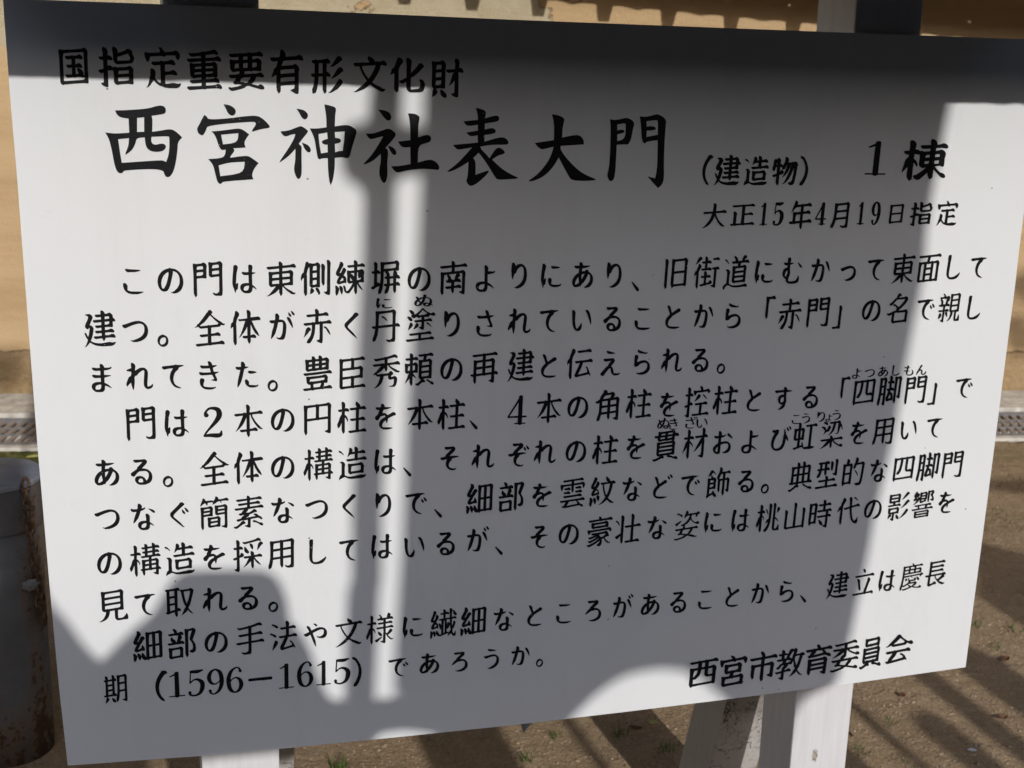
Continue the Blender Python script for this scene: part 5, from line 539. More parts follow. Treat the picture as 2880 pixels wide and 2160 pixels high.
53:[[285112,7349,7354,7057,6760,6465,6066,6174,5572,5281,4475,3670,2965,2361,2552,2241,2731,4852,5294,5393,9644,7450,7157,8569,5159,4355,2250,2249,1650,1749,4145,4643,5236,4812,4711,4812,5144,5447,5651,8279,6354,6550,6245,6537,6134,5337,4918,4210,4132,3436,2641,3052,3458,5271,4461,4354,4350,4246,4645,4937,5632,5641,6342]],
57:[[289111,6549,6554,8265,7272,7082,6387,5584,4990,4196,3781,3370,2364,3455,3151,2143,2735,3022,3921,4829,5719,6622,6933,7241,7349,7056,7969,5349,4617,3710,3425,2930,4146,4349,3558,4757,4974,4161,4452,4249,4142,4842,5243,6523,6241],[306243,3459,3867,4380,5076,5781,6068,5959,6157,5751,5948,6536,6129,5721,5505,4335,3437,3041]],
54:[[305111,6748,6753,6656,6458,6362,6064,5969,5668,5175,4377,3576,3068,2660,2850,2742,2433,4852,5378,5879,6073,6269,6866,6557,5749,5946,5544,5243,5126,6041,6049,5855,5559,4959,3280,3759,3655,2650,1435,3034,3226,3519,4119,4718,5117,5712,5922,6132,6336,7038],[311130,3464,3773,4283,4691,5763,6160,6861,6453,5948,6045,6333,5823,5123,4519,4030,3233,4147]],
65293:[[127252,9850,9750,9850,9750,9849,9850,9750,9850,5553,5254,4955,4554,2150,2150,450,550,450,450,450,550,450,4344,5045]],
65289:[[151076,6549,7056,7589,6282,6383,5478,5478,5081,4490,3794,3088,2787,3762,3559,3354,4249,4546,4940,6134,6938,6140,7407,5926,5428,5423,5023,4406,4326,3207,2410,4933,4741,5245]],
122269:[[171089,6148,5956,6552,9654,9755,9653,9653,9653,9246,6255,5357,4991,4992,4991,5088,5187,5088,5278,5378,4861,4361,3961,3758,3452,2139,1647,1647,1647,647,748,647,3950,2857,3945,4635,5415,5125,5125,5008,4908,5007,4908,5008,5341,5640],[193128,4853,5079,4979,5087,5087,5088,5087,5281,5775,6454,9254,9253,9853,9953,9853,5332,5012,5113,4905,5004,4905,4261,5161,4761,3768,2766,2160,4149,4641,5625,6428,1645,4851,4967,4992,5253,8550,8645,5852,5457,4961,4461,3860,3757,3651,2439,3850,5299,5352,7951,9644,5751,5656,5062,4263,3761,3456,3749,3141,3848,2147,3056,4549,4143,2049,2049,4147,4642,5143,5842,6343,6248,9354,5025,5025,2248,2149,4448,4742,5144,5543,6741,6148,8354,4921,4921,4745,1448,1549,4445,4941,5939,7042,8654,8653,6846,6357,7952,7250,8644,6355,5247,5037,3543,3447]],
125351:[[209072,6352,5657,5094,5095,5094,5065,5353,7651,7551,5419,5012,4912,5934,6538,6547,7957,9054,9053,9445,5953,5658,4783,5384,4878,5584,4465,3465,3757,3852,2839,3547,648,747,1957,4347,4445,3662,3755,3951,3646,5078,5078,9546,5856,5061,4264,3661,3556,3650,5577,4768,4363,3662,3057,4147,4645,4734,5620,5014,1448,4548,4743,5241,5942,6643,6651,5246,5011,5111,438,4547,4745,5244,5642,6440,6348,6557,5349,4906,4906,4546,3946,3753,5045,5639,5941,6840],[335134,4754,4975,5254,8856,8452,8552,5447,4928,4847,3844,2546],[335201,4852,5156,5773,8353,8352,8353,5348,5141,4833,4848],[324294,9754,9653,9754,6856,6059,5968,5570,4471,3667,5561,4664,3466,3058,3249,3739,3943,2340,737,4678,3966,3958,3755,3950,4446,4632,5617,5114,5113,5638,5839,6141],[335328,4762,4971,5254,8761,8762,8761,5451,5041,5437,6232,4737,4441,3446]],
123450:[[144092,6651,6862,6465,8290,7722,7235,6543,7146,7241,9845,8850,8851,7258,6358,6375,4655,1945,857,1645,1545,3551,4984,4985,5255,7655,8852,9744,5953,5458,4761,4261,3760,3755,3650,2338,447,4953,5078,5177,5253,5551,9452,8644,6552,5455,5156,4564,3565,3257,3849,3142,3647,1046,2856,4549,4042,1449,1449,4146,4642,5243,5743,6542,6149,9055,6550,5012,5112,4910,4910,3750,3659,2282,5476,5375,4565,4159,3957,3953,4150,4442,4820,4820,4439,4424,4323,3416],[164321,5750,6565,5672,5761,8753,8854,8753,6843,6149,5852,5558,5652,9452,9352,7010,5946,6869,5571,5059,4661,4161,3959,3856,3651,2239,1147,1147,2384,3957,3752,4548,4845,5341,6139,4329,1448,1548,1448,3950,3456,3949,4446,4741,5517,6618]],
137325:[[161083,6249,9554,9655,9554,7046,6357,9853,9953,7351,8344,5951,5653,5361,4365,3563,3456,3749,3242,3747,646,747,4652,5071,5254,9452,9353,9644,5853,5455,4961,4363,3761,3457,6257,5458,4978,4978,5688,4663,4459,3463,3256,1739,2448,2548,4751,5163,5252,8552,8653,8552,9344,5951,5653,5360,4464,3664,3457,3649,3142,3847,846,847,4651,5173,6053,8856,8756,5949,7242,6452,5556,4961,4263,3761,3655,3251,2339,1444,1343,3054,4347,4444,3047,1146,1146,2854,4447,5041,5541,6141,6444,6349,8255,8355,7051,5131,4748,547,448,547,4347,4641,5838,7140,8854,8753,8854,5849,5137,4647,1048,1048,3056,4050,4244,4737,5424,5018,5117,5339,6038,6341,6247,7856,9955,5349,5246,4937,4748,1448,1348,1448,4147,4741,5342,5843,6643,9754,9755,5347,4928,4547,347,248,347,4443,5041,5841],[342187,4754,5166,8652,8752,7447,5649,4948,2139],[220230,4958,5358,7854,7753,6649,4832],[340238,4952,4962,5256,8852,8752,5248,4942,3642],[222281,5156,5862,7853,7953,5548,5034,4848],[340289,4853,5266,8852,8753,5342,4941]],
135201:[[171074,5950,9259,7858,7757,8162,6262,6154,7252,6345,8441,8542,8441,7649,6555,5361,4463,3863,3557,3451,3037,2156,2156,4454,6864,6771,6382,8151,8245,5950,5653,5358,4859,4461,3860,3856,3952,1238,2848,3254,3543,1648,1548,5073,5453,7653,7553,6845,6257,8552,9245,6355,5363,4988,5579,4859,4363,3563,3256,4150,2639,2848,4853,5277,7852,7751,7247,7748,5754,5259,4563,4061,3858,3554,3847,3342,3648,446,2855,4348,4344,1948,1947,3254,3744,848,948,4047,4741,5343,5842,6443,6150,7953,7953,5548,4923,2248,2349,2756,4349,4546,4739,5515,4916,5733,6337,6644,8757,7352,5347,4427,3551,3744,1448,1448,4342,5141,5841,6842,9555,4124,3545,4646,5037,6039,6845,6655,6148,6151,7646,233,742,2846,3555,4049,4640,5640,6240],[309155,3657,1754,4753,6483,6549,6156,6852,9753,5449,4132,3332,4333],[204292,4854,5165,5875,8454,5206],[293299,4854,5190,9555,5347,4706],[389305,4854,4992,9353,5449,5146,4918,3242],[295376,4754,5377,9453,5020]],
126377:[[432091,6651,5454,5255,5287,5091,4990,5091,5691,4861,4559,3467,2958,4249,3241,3848,1547,1648,1547,4450,5053,6379,6162,8853,8853,8752,8853,7647,7547,5653,5455,4865,4261,4158,3955,3952,3949,2339,1247,1147,1247,5265,4763,4362,4060,3757,3652,4246,4637,4716,4137,848,748,4248,4746,4843,5442,7037,6149,9155,5749,4125,4125,3239,4342,3512,3621,5248,6153,9070,5349,5012,4913,5012,5437,6921,5750,6869,5195,7554,7553,9853,9953,5348,5044,4527,1939,4551,4847,5443,5944,8235],[260190,4754,5076,5253,7554,7553,9853,9953,5448,4921,4947],[259258,4852,4877,5253,7654,7653,9853,9753,5445,5022]],
124418:[[160092,8261,6379,6196,5695,5085,5454,9253,5348,5007,5007,5007,6718,5544,5650,6766,5258,5098,4998,5098,5352,8545,5854,5357,4565,3863,3459,3552,5099,5184,8048,5853,5356,4960,4460,3961,3757,3652,2841,3651,3944,1747,2348,3755,4151,3943,2649,4446,4741,5641,6242,6546,5247,5004,5104,1448,4646,4743,5341,5843,6443,6749,4618,4519,4222,3721,5516,5345],[357105,6452,7259,7664,7763,6058,8180,6974,5359,4167,3263,3752,4247,3021,1610,1710,3132,2845],[367247,6749,8264,7665,7765,7472,6656,5555,5059,4559,4260,3758,3752,2640,3026,3019,2215,4141,3947],[226293,4853,5198,5197,5952,8153,5448,5002,5102,4748],[363361,6950,9068,8671,7270,6657,5457,4859,4361,4158,3955,3952,2941,3026,3121,2215,3844,4349]],
125991:[[160092,5950,7256,8663,8563,7767,9080,9619,8632,8733,6447,6853,5854,6368,4854,2253,2565,1862,1763,2068,8798,8097,6992,5781,6851,8744,5752,5554,5161,4463,3961,3657,3351,2841,3447,2656,4548,4444,4148,3771,3663,3559,3454,3459,4244,4730,5536,6631,5048,948,948,847,948,4147,4742,5143,5643,6242,6348,8154,5348,6025,7110,7217,8112,1418,616,516,4145,3550],[308226,2775,2388,2988,4666,5453,9053,9053,8252,8353,5449,5048,3514,2506,3223,3330]],
121270:[[215092,5550,5654,6160,5358,4993,5092,4993,5092,4993,5981,6373,6669,5570,4859,4261,2964,4052,4249,3937,4322,3619,4118,3138,4543,3801,5141,5249,5956,7362,5450,5011,5011,4910,5011,5437],[382096,8652,8751,7556,6157,5963,5883,5377,3683,3266,3954,4150,4447,4744,5239,5930,4610,4337,4445,3546,2046,2047,4752,4784,5094,5193,7459,6663,9592,7276,7375,5057,4659,3367,4154,3951,4448,4544,3225,3225,804,4854,5086,5185,5681,4768,4165,3561,3455,3946,4743,4837,5614,5002,5102,5002,2434,2535,3249,4442,5243,5742,6343,6347,6253,7667,5120,5120,5726,6137,6341,6146]],
136001:[[294085,6449,6154,5558,4963,4462,3963,1576,3655,4248,4736,5128,5737,6137,6440],[147091,6350,7262,6861,6167,5359,4959,3272,7054,8353,9145,5853,5555,5091,5091,4991,5091,5280,5380,4466,3567,3457,4052,2639,3047,1049,2656,4347,4644,4839,5519,5123,5011,5011,4910,5011,5536,6733,4223,4408],[429092,6549,6053,5456,5268,5096,4995,4995,5096,4570,5266,5752,7945,6449,5856,5161,4264,3563,3655,3349,5066,5575,4770,4361,4159,3956,3953,3746,4536,5612,4904,4748,447,348,4547,4841,5937,6842,8253,8253,3937,4541,4221,4121,4023,3923,5348,6865,9693,5012,4911,5012,4243,4247,3948,4154,4848,5439,6139,7339],[193205,4654,5388,6754,9053,5450,5147,4715,3242],[193281,4754,5088,7155,9053,5446,4910],[193358,4752,5159,5881,7554,7750,5333,4926]],
124314:[[138092,6749,5953,7064,7577,8531,8337,8744,8745,8551,8650,8551,7762,6060,5968,4655,2247,357,444,544,2151,2152,3454,1666,4954,6272,5979,5979,5790,4663,3566,2763,6882,6781,5163,4365,3564,3257,1947,3044,5445,7833,5147,4226,2405,4427,5042,5837,6240,6845,6156,5045,4308,4022,4076,4457,3657,4450,4646,5140,5732,6226,6334,4017,3926,4036],[364151,5650,6562,5667,8052,8051,9244,6254,5261,4463,3863,3457,3450,2239,1047,4970,5153,7652,7551,9244,5953,5459,4761,4359,2965,3451,2239,1947,4952,4968,5354,7951,6650,7546,6553,5559,4995,7551,5655,5157,4859,4459,3165,4966,4661,3168,3956,3852,2640,3247,4168,3861,3558,3549,4545,4741,5124,2249,2349,4447,4742,5145,5643,6740,6149,8254,5029,848,948,4447,4741,5738,7040,8154,8153,5549,4926,2049,1949,4447,4740,5839,6840,9354,5246,4931,1849,1849,4447,4741,5738,7040,9554,5130,4647,1248,1149,4447,4741,5937,6941,8454,8353],[389320,4953,5172,9053,5347,4836,3342],[391376,4854,5268,8752,5446,5137,4847]],
136896:[[154083,5349,5962,8161,8161,7139,7242,9244,9151,9250,9151,7353,6957,6661,5667,5455,4555,2745,2453,2553,3045,1446,1545,1545,1952,3055,2961,4983,4983,5174,5575,4863,4066,3462,3455,3347,3743,6732,5432,5210,4920,4920,4846,3539,4232,4430],[298143,5850,7057,9254,7752,7752,8745,6355,5257,5076,5075,5663,4959,3183,3859,3855,3650,2741,1546,1648,1749,2656,3946,4639,5611,5001,5541,6040],[311182,4953,5072,5979,8254,8153,9350,5323,4934,4747,3543,4048],[266292,9954,9955,7046,6357,9553,7050,8344,5951,5552,5460,4465,3862,3458,3350,2339,1047,4876,5169,9652,9244,5953,5458,4761,4361,3959,3856,3250,2139,3749,4852,4868,4561,3763,3658,3551,4243,4832,5621,4746,3050,5363,4957,4361,4059,3257,3847,4328,5024,4438,4315,4641,5249,6254,7871,6450,8555,5246,4812,4646,248,247,4441,5341,5842],[207369,5550,4266,2876,3659,2855,4448,4945,5243,5542,6144,6446]],
129289:[[221089,5750,6362,5458,5089,4990,5089,9560,6560,5559,4763,4361,3760,3555,4150,4547,4541,4736,4648,5083,5183,7744,5523,5445,5650,8161,7196,5654,4632,3504,3503,2904,3943,6349,5754,8582,8492,6482,6583,5479,5550,4210,4120,4120,3515,3615,3515,2610,3043,5148,7348,6054,8477,8286,6681,6581,6694,6594,4920,4921,4614,4515,4314,4335,4243,2746,3544,4945,5443,6039,6242,6545,5951,7255,6155,6165,5665,5695,5795,5389,5489,5389,5677,4666,3766,3759,3654,4249,3241,3654,4150,4447,4645,4549,3049,2857,5872,4370,4261,3959,3756,3951,4447,4644,5018,4513,4341,3623,3465,2858,5574,4870,4363,3762,3657,3951,4145,4632,3057,3949,3640,4541,5020,4921,4538,4212,6026,6137,5748,6869,5986,6554,5007,5107,4747,2444,2543,4545,4840,5938,6843,5951,7260,5349,5013,4913,6715],[189363,5059,5861,5132]],
65297:[[324107,6151,6360,9750,5553,5254,4557,450,4752,5096,4995,5095,5096,4996,5095,3961,3550,4043,4635,4445,1428,4644,5246,5647,8665,5348,5003,5003,5003,5003,5003,4548,750,4648,4745,5345,5448,9950,5743]],
126847:[[209089,5850,6462,5358,5097,4996,5097,5449,6633,5635,5450,5763,4764,3874,3763,3859,5391,9044,5347,5323,4923,4923,5341,5540,6439,6245,5949,6355,5650,3532,1117,2734,3648,4444,5139,5838,6340,6545,6452,5955,7980,7980,5132,5439,6621,5547,5551,6463,5457,5084,5085,8416,8416,7241,6052,5653,5355,4959,4067,3261,2955,1979,3074,9057,7241,5750,5553,5461,4983,4983,5575,5063,4563,3962,3660,3153,2740,3547,4852,5070,5254,9652,9044,6153,5360,4663,4061,3559,3253,2539,2847,4373,4063,3262,4152,4149,4444,4738,5515,1248,1248,4447,4743,5144,5643,6840,8052,8053,5126,2448,2449,2956,3947,2863,3052,5589,4665,4262,3959,3955,3952,4247,4645,4835,5519,5009,1248,4341,5241,5842,6543,6851,5147,4728,3538,4335,4101,4101,5234,5248,5764,8188,5351,5009,5009,5635],[328243,4654,5064,5254,8355,5347,4827],[409245,4952,5075,8654,5346,4725],[329299,4852,5671,7754,5247,4928],[409305,4954,5171,8052,5748,5029]],
122823:[[160092,6150,6556,8468,8374,7175,6981,6475,6076,5977,6710,6621,7021,7029,7327,6739,8041,6252,5959,4954,3454,3071,685,3174,2982,3481,3581,5154,5752,9753,9753,7848,7747,5956,5257,4857,4361,4159,3956,3953,3748,2340,746,746,4858,5588,4995,4362,3760,3655,3949,4541,5108,4816,4715,647,748,647,4249,4642,5043,5543,7139,8553,8453,8553,5548,4222,4222,3622,3523,3024,3124,2321,4042,2645]],
127491:[[218089,6051,5756,9054,9554,7244,5752,5856,9753,9753,9644,5752,5454,5161,4363,3762,3457,3649,2040,1247,1247,4987,5087,4987,5259,7654,9353,9744,5952,5458,4861,4162,3959,3657,3549,3241,3947,547,4452,5184,5184,5184,9353,9353,9644,5752,5455,5161,4362,3961,3657,3351,2740,2847,1647,1747,2856,4449,4143,648,747,648,4045,4841,5343,5843,6643,8954,8853,8954,5448,5013,5113,5113,5013,4913,4814,4913,1648,1548,4994,4993,5181,5674,4868,3868,3261,3352,4547,4744,4833,5623,5119,4914,5013,4914,4648,1748,4647,4841,5739,6840,8654]],
100049:[[316105,7150,5954,5958,9250,5553,5355,4755,4553,1350,4753,5094,5095,5095,4994,5094,5095,4560,3957,3653,3747,3739,4733,1327,4744,5344,5848,7760,5248,5005,5004,5005,5004,5005,4847,1250,4346,5044,5744,9250]],
100053:[[287111,7249,7454,7759,6760,6668,6471,5972,5574,4979,4274,3666,2965,2161,2252,2745,3542,3741,4951,5289,5389,9043,7951,7458,8470,5059,4157,1850,1950,1749,1749,3944,4540,5536,4810,4911,4810,5546,5951,8177,6155,6351,5947,6140,6035,5438,5017,4305,4433,3637,2841,3950,3655,4753,5466,4959,4457,4056,3149,4345,4543,4939,6523,6740]],
124180:[[337100,5650,6868,5080,5181,9653,9753,9544,6054,5359,4661,4162,3859,3754,3749,2140,1646,1547,4652,5086,5087,5253,8352,8352,9344,5954,5458,4761,4261,3959,3656,3549,2540,446,5079,5179,5552,8452,8352,8844,6150,5653,5358,4859,4461,3462,3256,3848,3342,3647,1748,1747,3454,4349,4244,2448,2549,4952,5461,5057,4067,3958,3955,3950,4446,4226,4628,4138,3817,3817,3830,6153,6257,7674,7775,8057,9554,5350,5247,5023,5123,4547,1648,1748,3250,3256,3847,4537,5605,4922,4922,346,4546,4743,5837,7240,9355,7045,5651,5957,8452,8353,5213,6619],[244201,4754,5086,5887,8153,8153,5447,5013,4913]],
100052:[[340105,7049,5954,6059,7550,5754,5256,4555,2352,5097,5353,8351,5654,5257,4855,4454,1751,4753,5098,5198,5197,5098,4859,3762,3153,3245,4038,4817,2507,2507,2608,2507,4741,5443,5847,9650,9549,5101,2448,4547,5044,5744,7749],[253206,4853,5253,7185,7084,7185,5455,5049,5013,5112,5013]],
126376:[[153091,7954,6156,7292,5878,5878,9856,9253,9153,9253,5347,5024,4925,4630,3537,3645,3249,3558,3654,4346,4842,5443,6040,7838,9552,7749,6152,5758,5576,5089,4988,5089,5090,5190,5090,5594,4466,3665,3557,3952,2340,345,1648,1647,1648,3550,3256,3948,4646,4841,5412,5202,4801,4801,4019,4019,2709,5017],[237235,5078,5385,8054,8054,8552,8652,8552,5122,5122,4842,1347,1346,1347],[240333,5180,5781,9955,9955,7652,7751,5648,5020,5121,646,545]],
100057:[[292109,6250,6653,8766,7371,7079,6586,5790,4990,4288,3783,3273,2167,1657,1947,2137,3032,3120,4322,5326,6221,7224,7337,7745,7052,7964,5249,4517,3916,3626,3334,3947,3956,4856,5175,4657,4455,4153,3750,4146,4443,4842,5243,6823,6738],[311243,3758,3966,4575,4981,5579,5769,6566,5753,5547,6335,6027,5517,5401,4644,3540]],
126085:[[204092,5552,6561,7854,7754,9853,9954,9853,6340,6866,5359,5093,5093,5094,5093,5093,5276,5375,4170,3165,3254,2640,3047,147,146,147,3350,2955,3945,4740,5317,5317,5008,5008,4909,5008,5008,5341,6226],[229141,4852,4968,5091,5091,5255,8454,8554,8753,8752,8753,5249,5147,4915,5016,4915,1546,1546],[228283,4854,5082,5182,5887,8753,8754,8753,7952,7952,5548,5106,5105,4836]],
135199:[[178087,5450,6360,6453,8353,8354,8353,9753,9753,9753,6340,6764,5459,5096,5095,5096,5276,5375,4762,3469,2961,4149,2240,2548,4753,5275,5175,8252,8152,9244,6154,5460,4563,3863,3658,3552,1938,2047,1947,2656,3942,146,2556,4449,4342,648,548,4047,4741,5343,5842,6443,6150,8354,8353,5347,5025,5025,2048,1949,2656,4147,4542,5216,5316,5006,4906,5006,5339,6228],[202134,5078,4977,7551,6154,8787,5968,6077,5275,5360,8851,5118,5119,5437,5938,6340,6346,7354,8750,4919,4919,1146,1247,1146],[202223,4854,5292,5781,6354,7751,4525,4331,2217],[386245,4756,5082,5083,9854,5348,5239,5021,5121,2145],[299343,5076,5177,8552,5024,5123]],
123470:[[205091,6248,9057,9854,9953,9854,6750,8046,6355,5258,4894,5684,4565,3863,3659,3553,1739,2248,2248,4552,5775,5453,9154,8345,5952,5754,5257,4985,5577,4961,4563,4061,3758,3754,4149,2841,1747,848,747,2156,3946,4637,5516,4917,5732,6338,6544,5950,5754,6853,5751,5247,4122,2148,2148,2357,4248,4545,4839,5515,5003,6034],[226127,4855,5170,5467,5660,8052,8053,6847,7957,8452,8553,5449,5143,5016,4746,3744,2046,2047],[253275,4853,5266,5365,5660,8454,8553,7651,7551,5118,4645,3944,2146,851,3946],[164325,5750,6566,5674,5761,8653,8754,8653,6843,6149,5953,5458,5751,9652,9552,5436,6522,5446,5649,6870,5583,4661,4160,3960,3955,3451,3242,3947,1046,1047,3669,3959,2660,3952,4547,4943,5639,6241,4637,1548,1647,1548,3950,3456,3949,4447,4740,5514,6617]],
124066:[[317098,5549,5756,6059,5358,5088,4989,4989,5088,5259,9052,8952,5314,4919,4919,4144,2143,4946,5643,6044,8035,7044,6050,5755,5470,5092,5092,5692,4566,3467,2858,4149,2641,2147,2147,4854,5186,5362,8653,8552,8653,9844,5954,5358,4861,4260,3860,3856,3349,2140,846,946,4177,3670,4060,3557,3651,4345,4841,5633,6627,5142,4744,147,247,147,4347,4641,5837,7141,8954,8953,8954,5848,5025,4925,648,747,2356,4249,4646,4637,5607,5012,5013,6812,5645,5652,6262,5457,5090,5090,5887,6453,7852,7853,5245,5005,4906,5005,6421]],
125945:[[226078,6649,5756,5370,5084,4984,9657,8448,5955,5060,4560,3960,3756,3649,2437,3248,5661,8077,6073,5551,7748,6354,5356,5059,6367,5818,5717,5638,6039,5044,3536,3424,3525,2621,6451,7963,8572,6465,5753,7222,7732,6746,6660,4754,4450,3654,299,4862,6572,6490,6091,6091,5372,7452,5555,4957,3967,3160,3849,2240,3348,2349,4752,6177,5170,3767,4156,3953,3946,4535,3462,3954,4249,3642,4140,3713,4647,3458,2851,4870,4361,3461,3552,4446,4839,5317,1549,4344,5041,5942,6545,6950,4916,4647,148,4342,5341,5844,6445,9955,5945,4128,2139,3930,1929,4946,5244,6638,6450,7773,6069,7157,6246,2928,4434,4926,4847,2246,2246,3050,4648,4945,5343,5742,6742,7855,7755,4905,4546,3547,3653,5637,5842],[406246,3882,3881,4868,5377,8256,7252,5246,4214,4314,4124,4336],[277288,3553,5974,6153,6847,6947,5147,4743,2640],[331335,3961,3458,6679,6679,6758,5246,4619,4439,4416,4645],[253341,3456,5081,5252,6851,6151,5446,4539,4527]],
132946:[[211089,5750,6666,5387,8054,8053,8452,8453,8452,5348,4732,4244,2342,4748,5148,9724,7045,6352,5559,5386,5083,5184,5083,5477,4765,3569,2861,3950,2340,2047,2047,848,847,3751,3455,3748,4442,4941,5505,5002,5002,5535],[237176,4852,5064,5553,8254,8253,9954,9953,5248,5035,4747],[239230,5161,5862,9954,9955,7850,7751,5232,4846,1447,1447,1447],[201300,6249,6857,6348,8553,9256,9155,9256,6645,6552,6338,6444,6747,6251,5556,5059,4561,4259,3361,4152,3749,3557,3668,2966,5352,7652,7551,9044,6452,5560,4466,3763,3158,3849,2240,1046,1046,3773,4260,3559,3653,4046,4742,6319,5045,1947,3354,3844,448,547,4441,5243,5741,6344,6348,9754,3430,4632,2843,4544,5045,5442,6042],[260338,5052,7066,6377,7752,6946,5551,5755,5951,5449,5244,6334,5039,4849]],
122996:[[172076,6450,9461,9561,8864,6362,7756,6545,8742,8741,8742,7149,6256,5259,4462,3961,3756,3751,2839,1458,1358,8589,6177,8853,8945,6053,5357,4859,4459,3960,3056,1239,1747,3254,3743,1748,1748,5357,6863,6165,5085,5185,5254,6933,8031,9132,9132,6347,6850,6353,5555,5159,4559,4260,3957,3353,3238,4151,2262,2261,3360,4457,5354,8452,8552,9346,6151,5656,4961,4262,3760,3254,1539,1146,1147,3751,5085,5253,7956,7955,7954,8041,5955,5163,4064,3560,3254,3748,3442,2644,2244,2245,3751,2844,1446,1345,2549,3553,4346,5141,5642,6142,6146,9454,7854,7854,5450,5145,5121,4847,2456,3843,1548,1649,1548,4547,4644,5045,5542,7041,8653,8653,2221,1016,3439,3749,4948,6644,7956,7660,7760,7160,8375,5248,4930,2127,4439,4223,3652,3745,1248,1148,4549,4645,4844,5442,7039,7852,7853,3924,3545,4642,5141,5843,6846,6656,7846,7745,1535,1642,1542,3447,2856,4249,4742,5937,6342],[309158,3854,1356,4853,5659,6075,6448,6154,6851,7652,7551,4133,3530,4436]],
121729:[[149076,7049,6152,8866,8766,9049,5555,5258,3874,9555,5549,4941,5541,7039,6652,6348,6152,9537,8039,6447,7250,6056,5061,4461,4061,3658,3251,3240,2159,2159,5354,6350,9247,5954,5357,4996,4997,5376,5375,4563,4459,2666,6156,5457,4979,5577,4567,3566,2860,4149,2641,1046,1248,1147,1248,3450,3054,3944,4839,5521,5019,6034,6838,6148,7957,7751,6349,8555,7852,7853,7451,6746,2739,1046,247,346,247,3050,3156,3846,4544,4941,5506,5004,4905,5239,6134,6440,6547,6156,5750,3137,230,2453,4148,4642,5441,6340],[217172,4752,5163,6653,9754,9754,9753,9754,5348,5045,3942,3446,3949,3055,4449,4343,4149,1448,1348,2154,4449,4443],[215222,4853,5061,6354,9954,9954,9953,9954,5249,5037,4647],[219274,5463,5653,8853,8954,8853,8852,8951,5238,4747,847,946,847],[233370,5163,5870,8553,8454,8553,7652,7751,5748,5028,3240,1447,1547,250,4046]],
120250:[[198091,9456,9557,9456,9557,9456,6754,5748,6341,5349,4573,3863,3574,1379,2558,4350,4547,4944,5343,6338,6748,6335,5138,242,241,2247,2247,7678,7579,6281,8354,9852,9753,9045,6251,5554,5255,4567,3564,3158,3949,3041,3547,947,1046,947,3055,4549,4144,648,548,4147,4641,5243,5743,6542,6049,9656,6349,2719,2719,4225,4447,3153,4444,5141,5741,6143],[249294,8953,8953,9053,8953,6154,7069,9929,6649,6555,5359,4761,4261,3860,3255,4249,3842,3753,1766,1076,2967,3370,3758,3453,3041,2420,1316,201,3437,2846,7044,6249,9667,6836],[248327,9078,9390,9024,7632,3735]],
12396:[[372111,7549,7957,7165,6572,6143,5730,5645,5451,5568,4563,3272,5681,5295,4581,4370,3377,2176,2165,1957,5266,5565,4568,4558,4255,3055,4350,4346,4243,4641,5110,4840,1142,1331,4751,4172,3663,3058,4150,4547,4642,5236,6124,6123,4643,3837,3223,4023,4421,5128,5335,6326,7032,7042,8150,7358,6761,6870,6074,6764,6483,6383,5889,5889,6251,7046,6643,5942,6330,5723,5024,4508,359,1348,3644,3742,4443,4535,5227,6526,7531],[364143,4153,4855,5262,5663,6861,7149,6148,5347,3932,3335],[191157,4760,5074,5988,6476,6133,6919,4941,4338,3433,3340],[264238,3877,3877,5660,8472,6758,5043,3910,3614,4439]],
12418:[[327100,8349,8555,6855,7763,6664,6066,5670,5170,4770,4565,4068,3470,3961,3956,2252,4947,5347,7039,5924,5310,4632,4336,3533,3040,3545,1245,2654,3955,4163,4865,5081,5181,5352,9256,7559,5153,4654,2053,1953,5386,5385,6755,7956,6656,5053,3455,1354,5380,4466,2870,4352,3349,4545,4843,5006,4846,2353,364,3948,4643,5141,5541,7035,6246,9845,4616,4617,2153,764,3947,4741,5341,5641,6737,6746,8847,5220,5320,5634,6033,6733,6838,6842]],
12435:[[379105,7749,7054,7158,6561,6063,6071,5778,5064,3578,4453,4748,4934,4641,2824,2723,3741,3644,3948,4253,4762,4886,4987,4766,4465,3666,3261,3655,1951,6678,6578,7585,5666,4965,4359,2860,3249,4346,4443,3408,2810,2810,4739,4936,2920,3420,4424,4425,4921,6031,5547,5351,5262,6978,6978,6783,6471,5655,7152,8164,5437,5114,5115,5628,6034,6338,6441]],
12374:[[301098,7550,7550,7656,7556,6258,5766,4854,4453,3240,3748,850,951,1156,3058,4457,4666,5367,6180,4474,4158,3057,3649,4344,4227,5016,5526,6426,7033,7536,7243],[404216,6349,5955,5357,5063,4466,3479,3479,4474,9163,7060,5054,4652,3452,2450,2349,4853,4482,4167,3266,4056,3952,3946,4741,6706,5530,4947,3450,1650,1649,2353,2353,4348,4744,5045,5443,6336,6843,9451,9351,9451,6815,6915,5634,4748,545,5046,7043],[447385,5851,5656,5058,4759,2675,3360,3749,4943,5841,5534,5839,6141],[503392,5651,5555,5155,4758,4260,1782,4352,4646,5815,6633]],
}
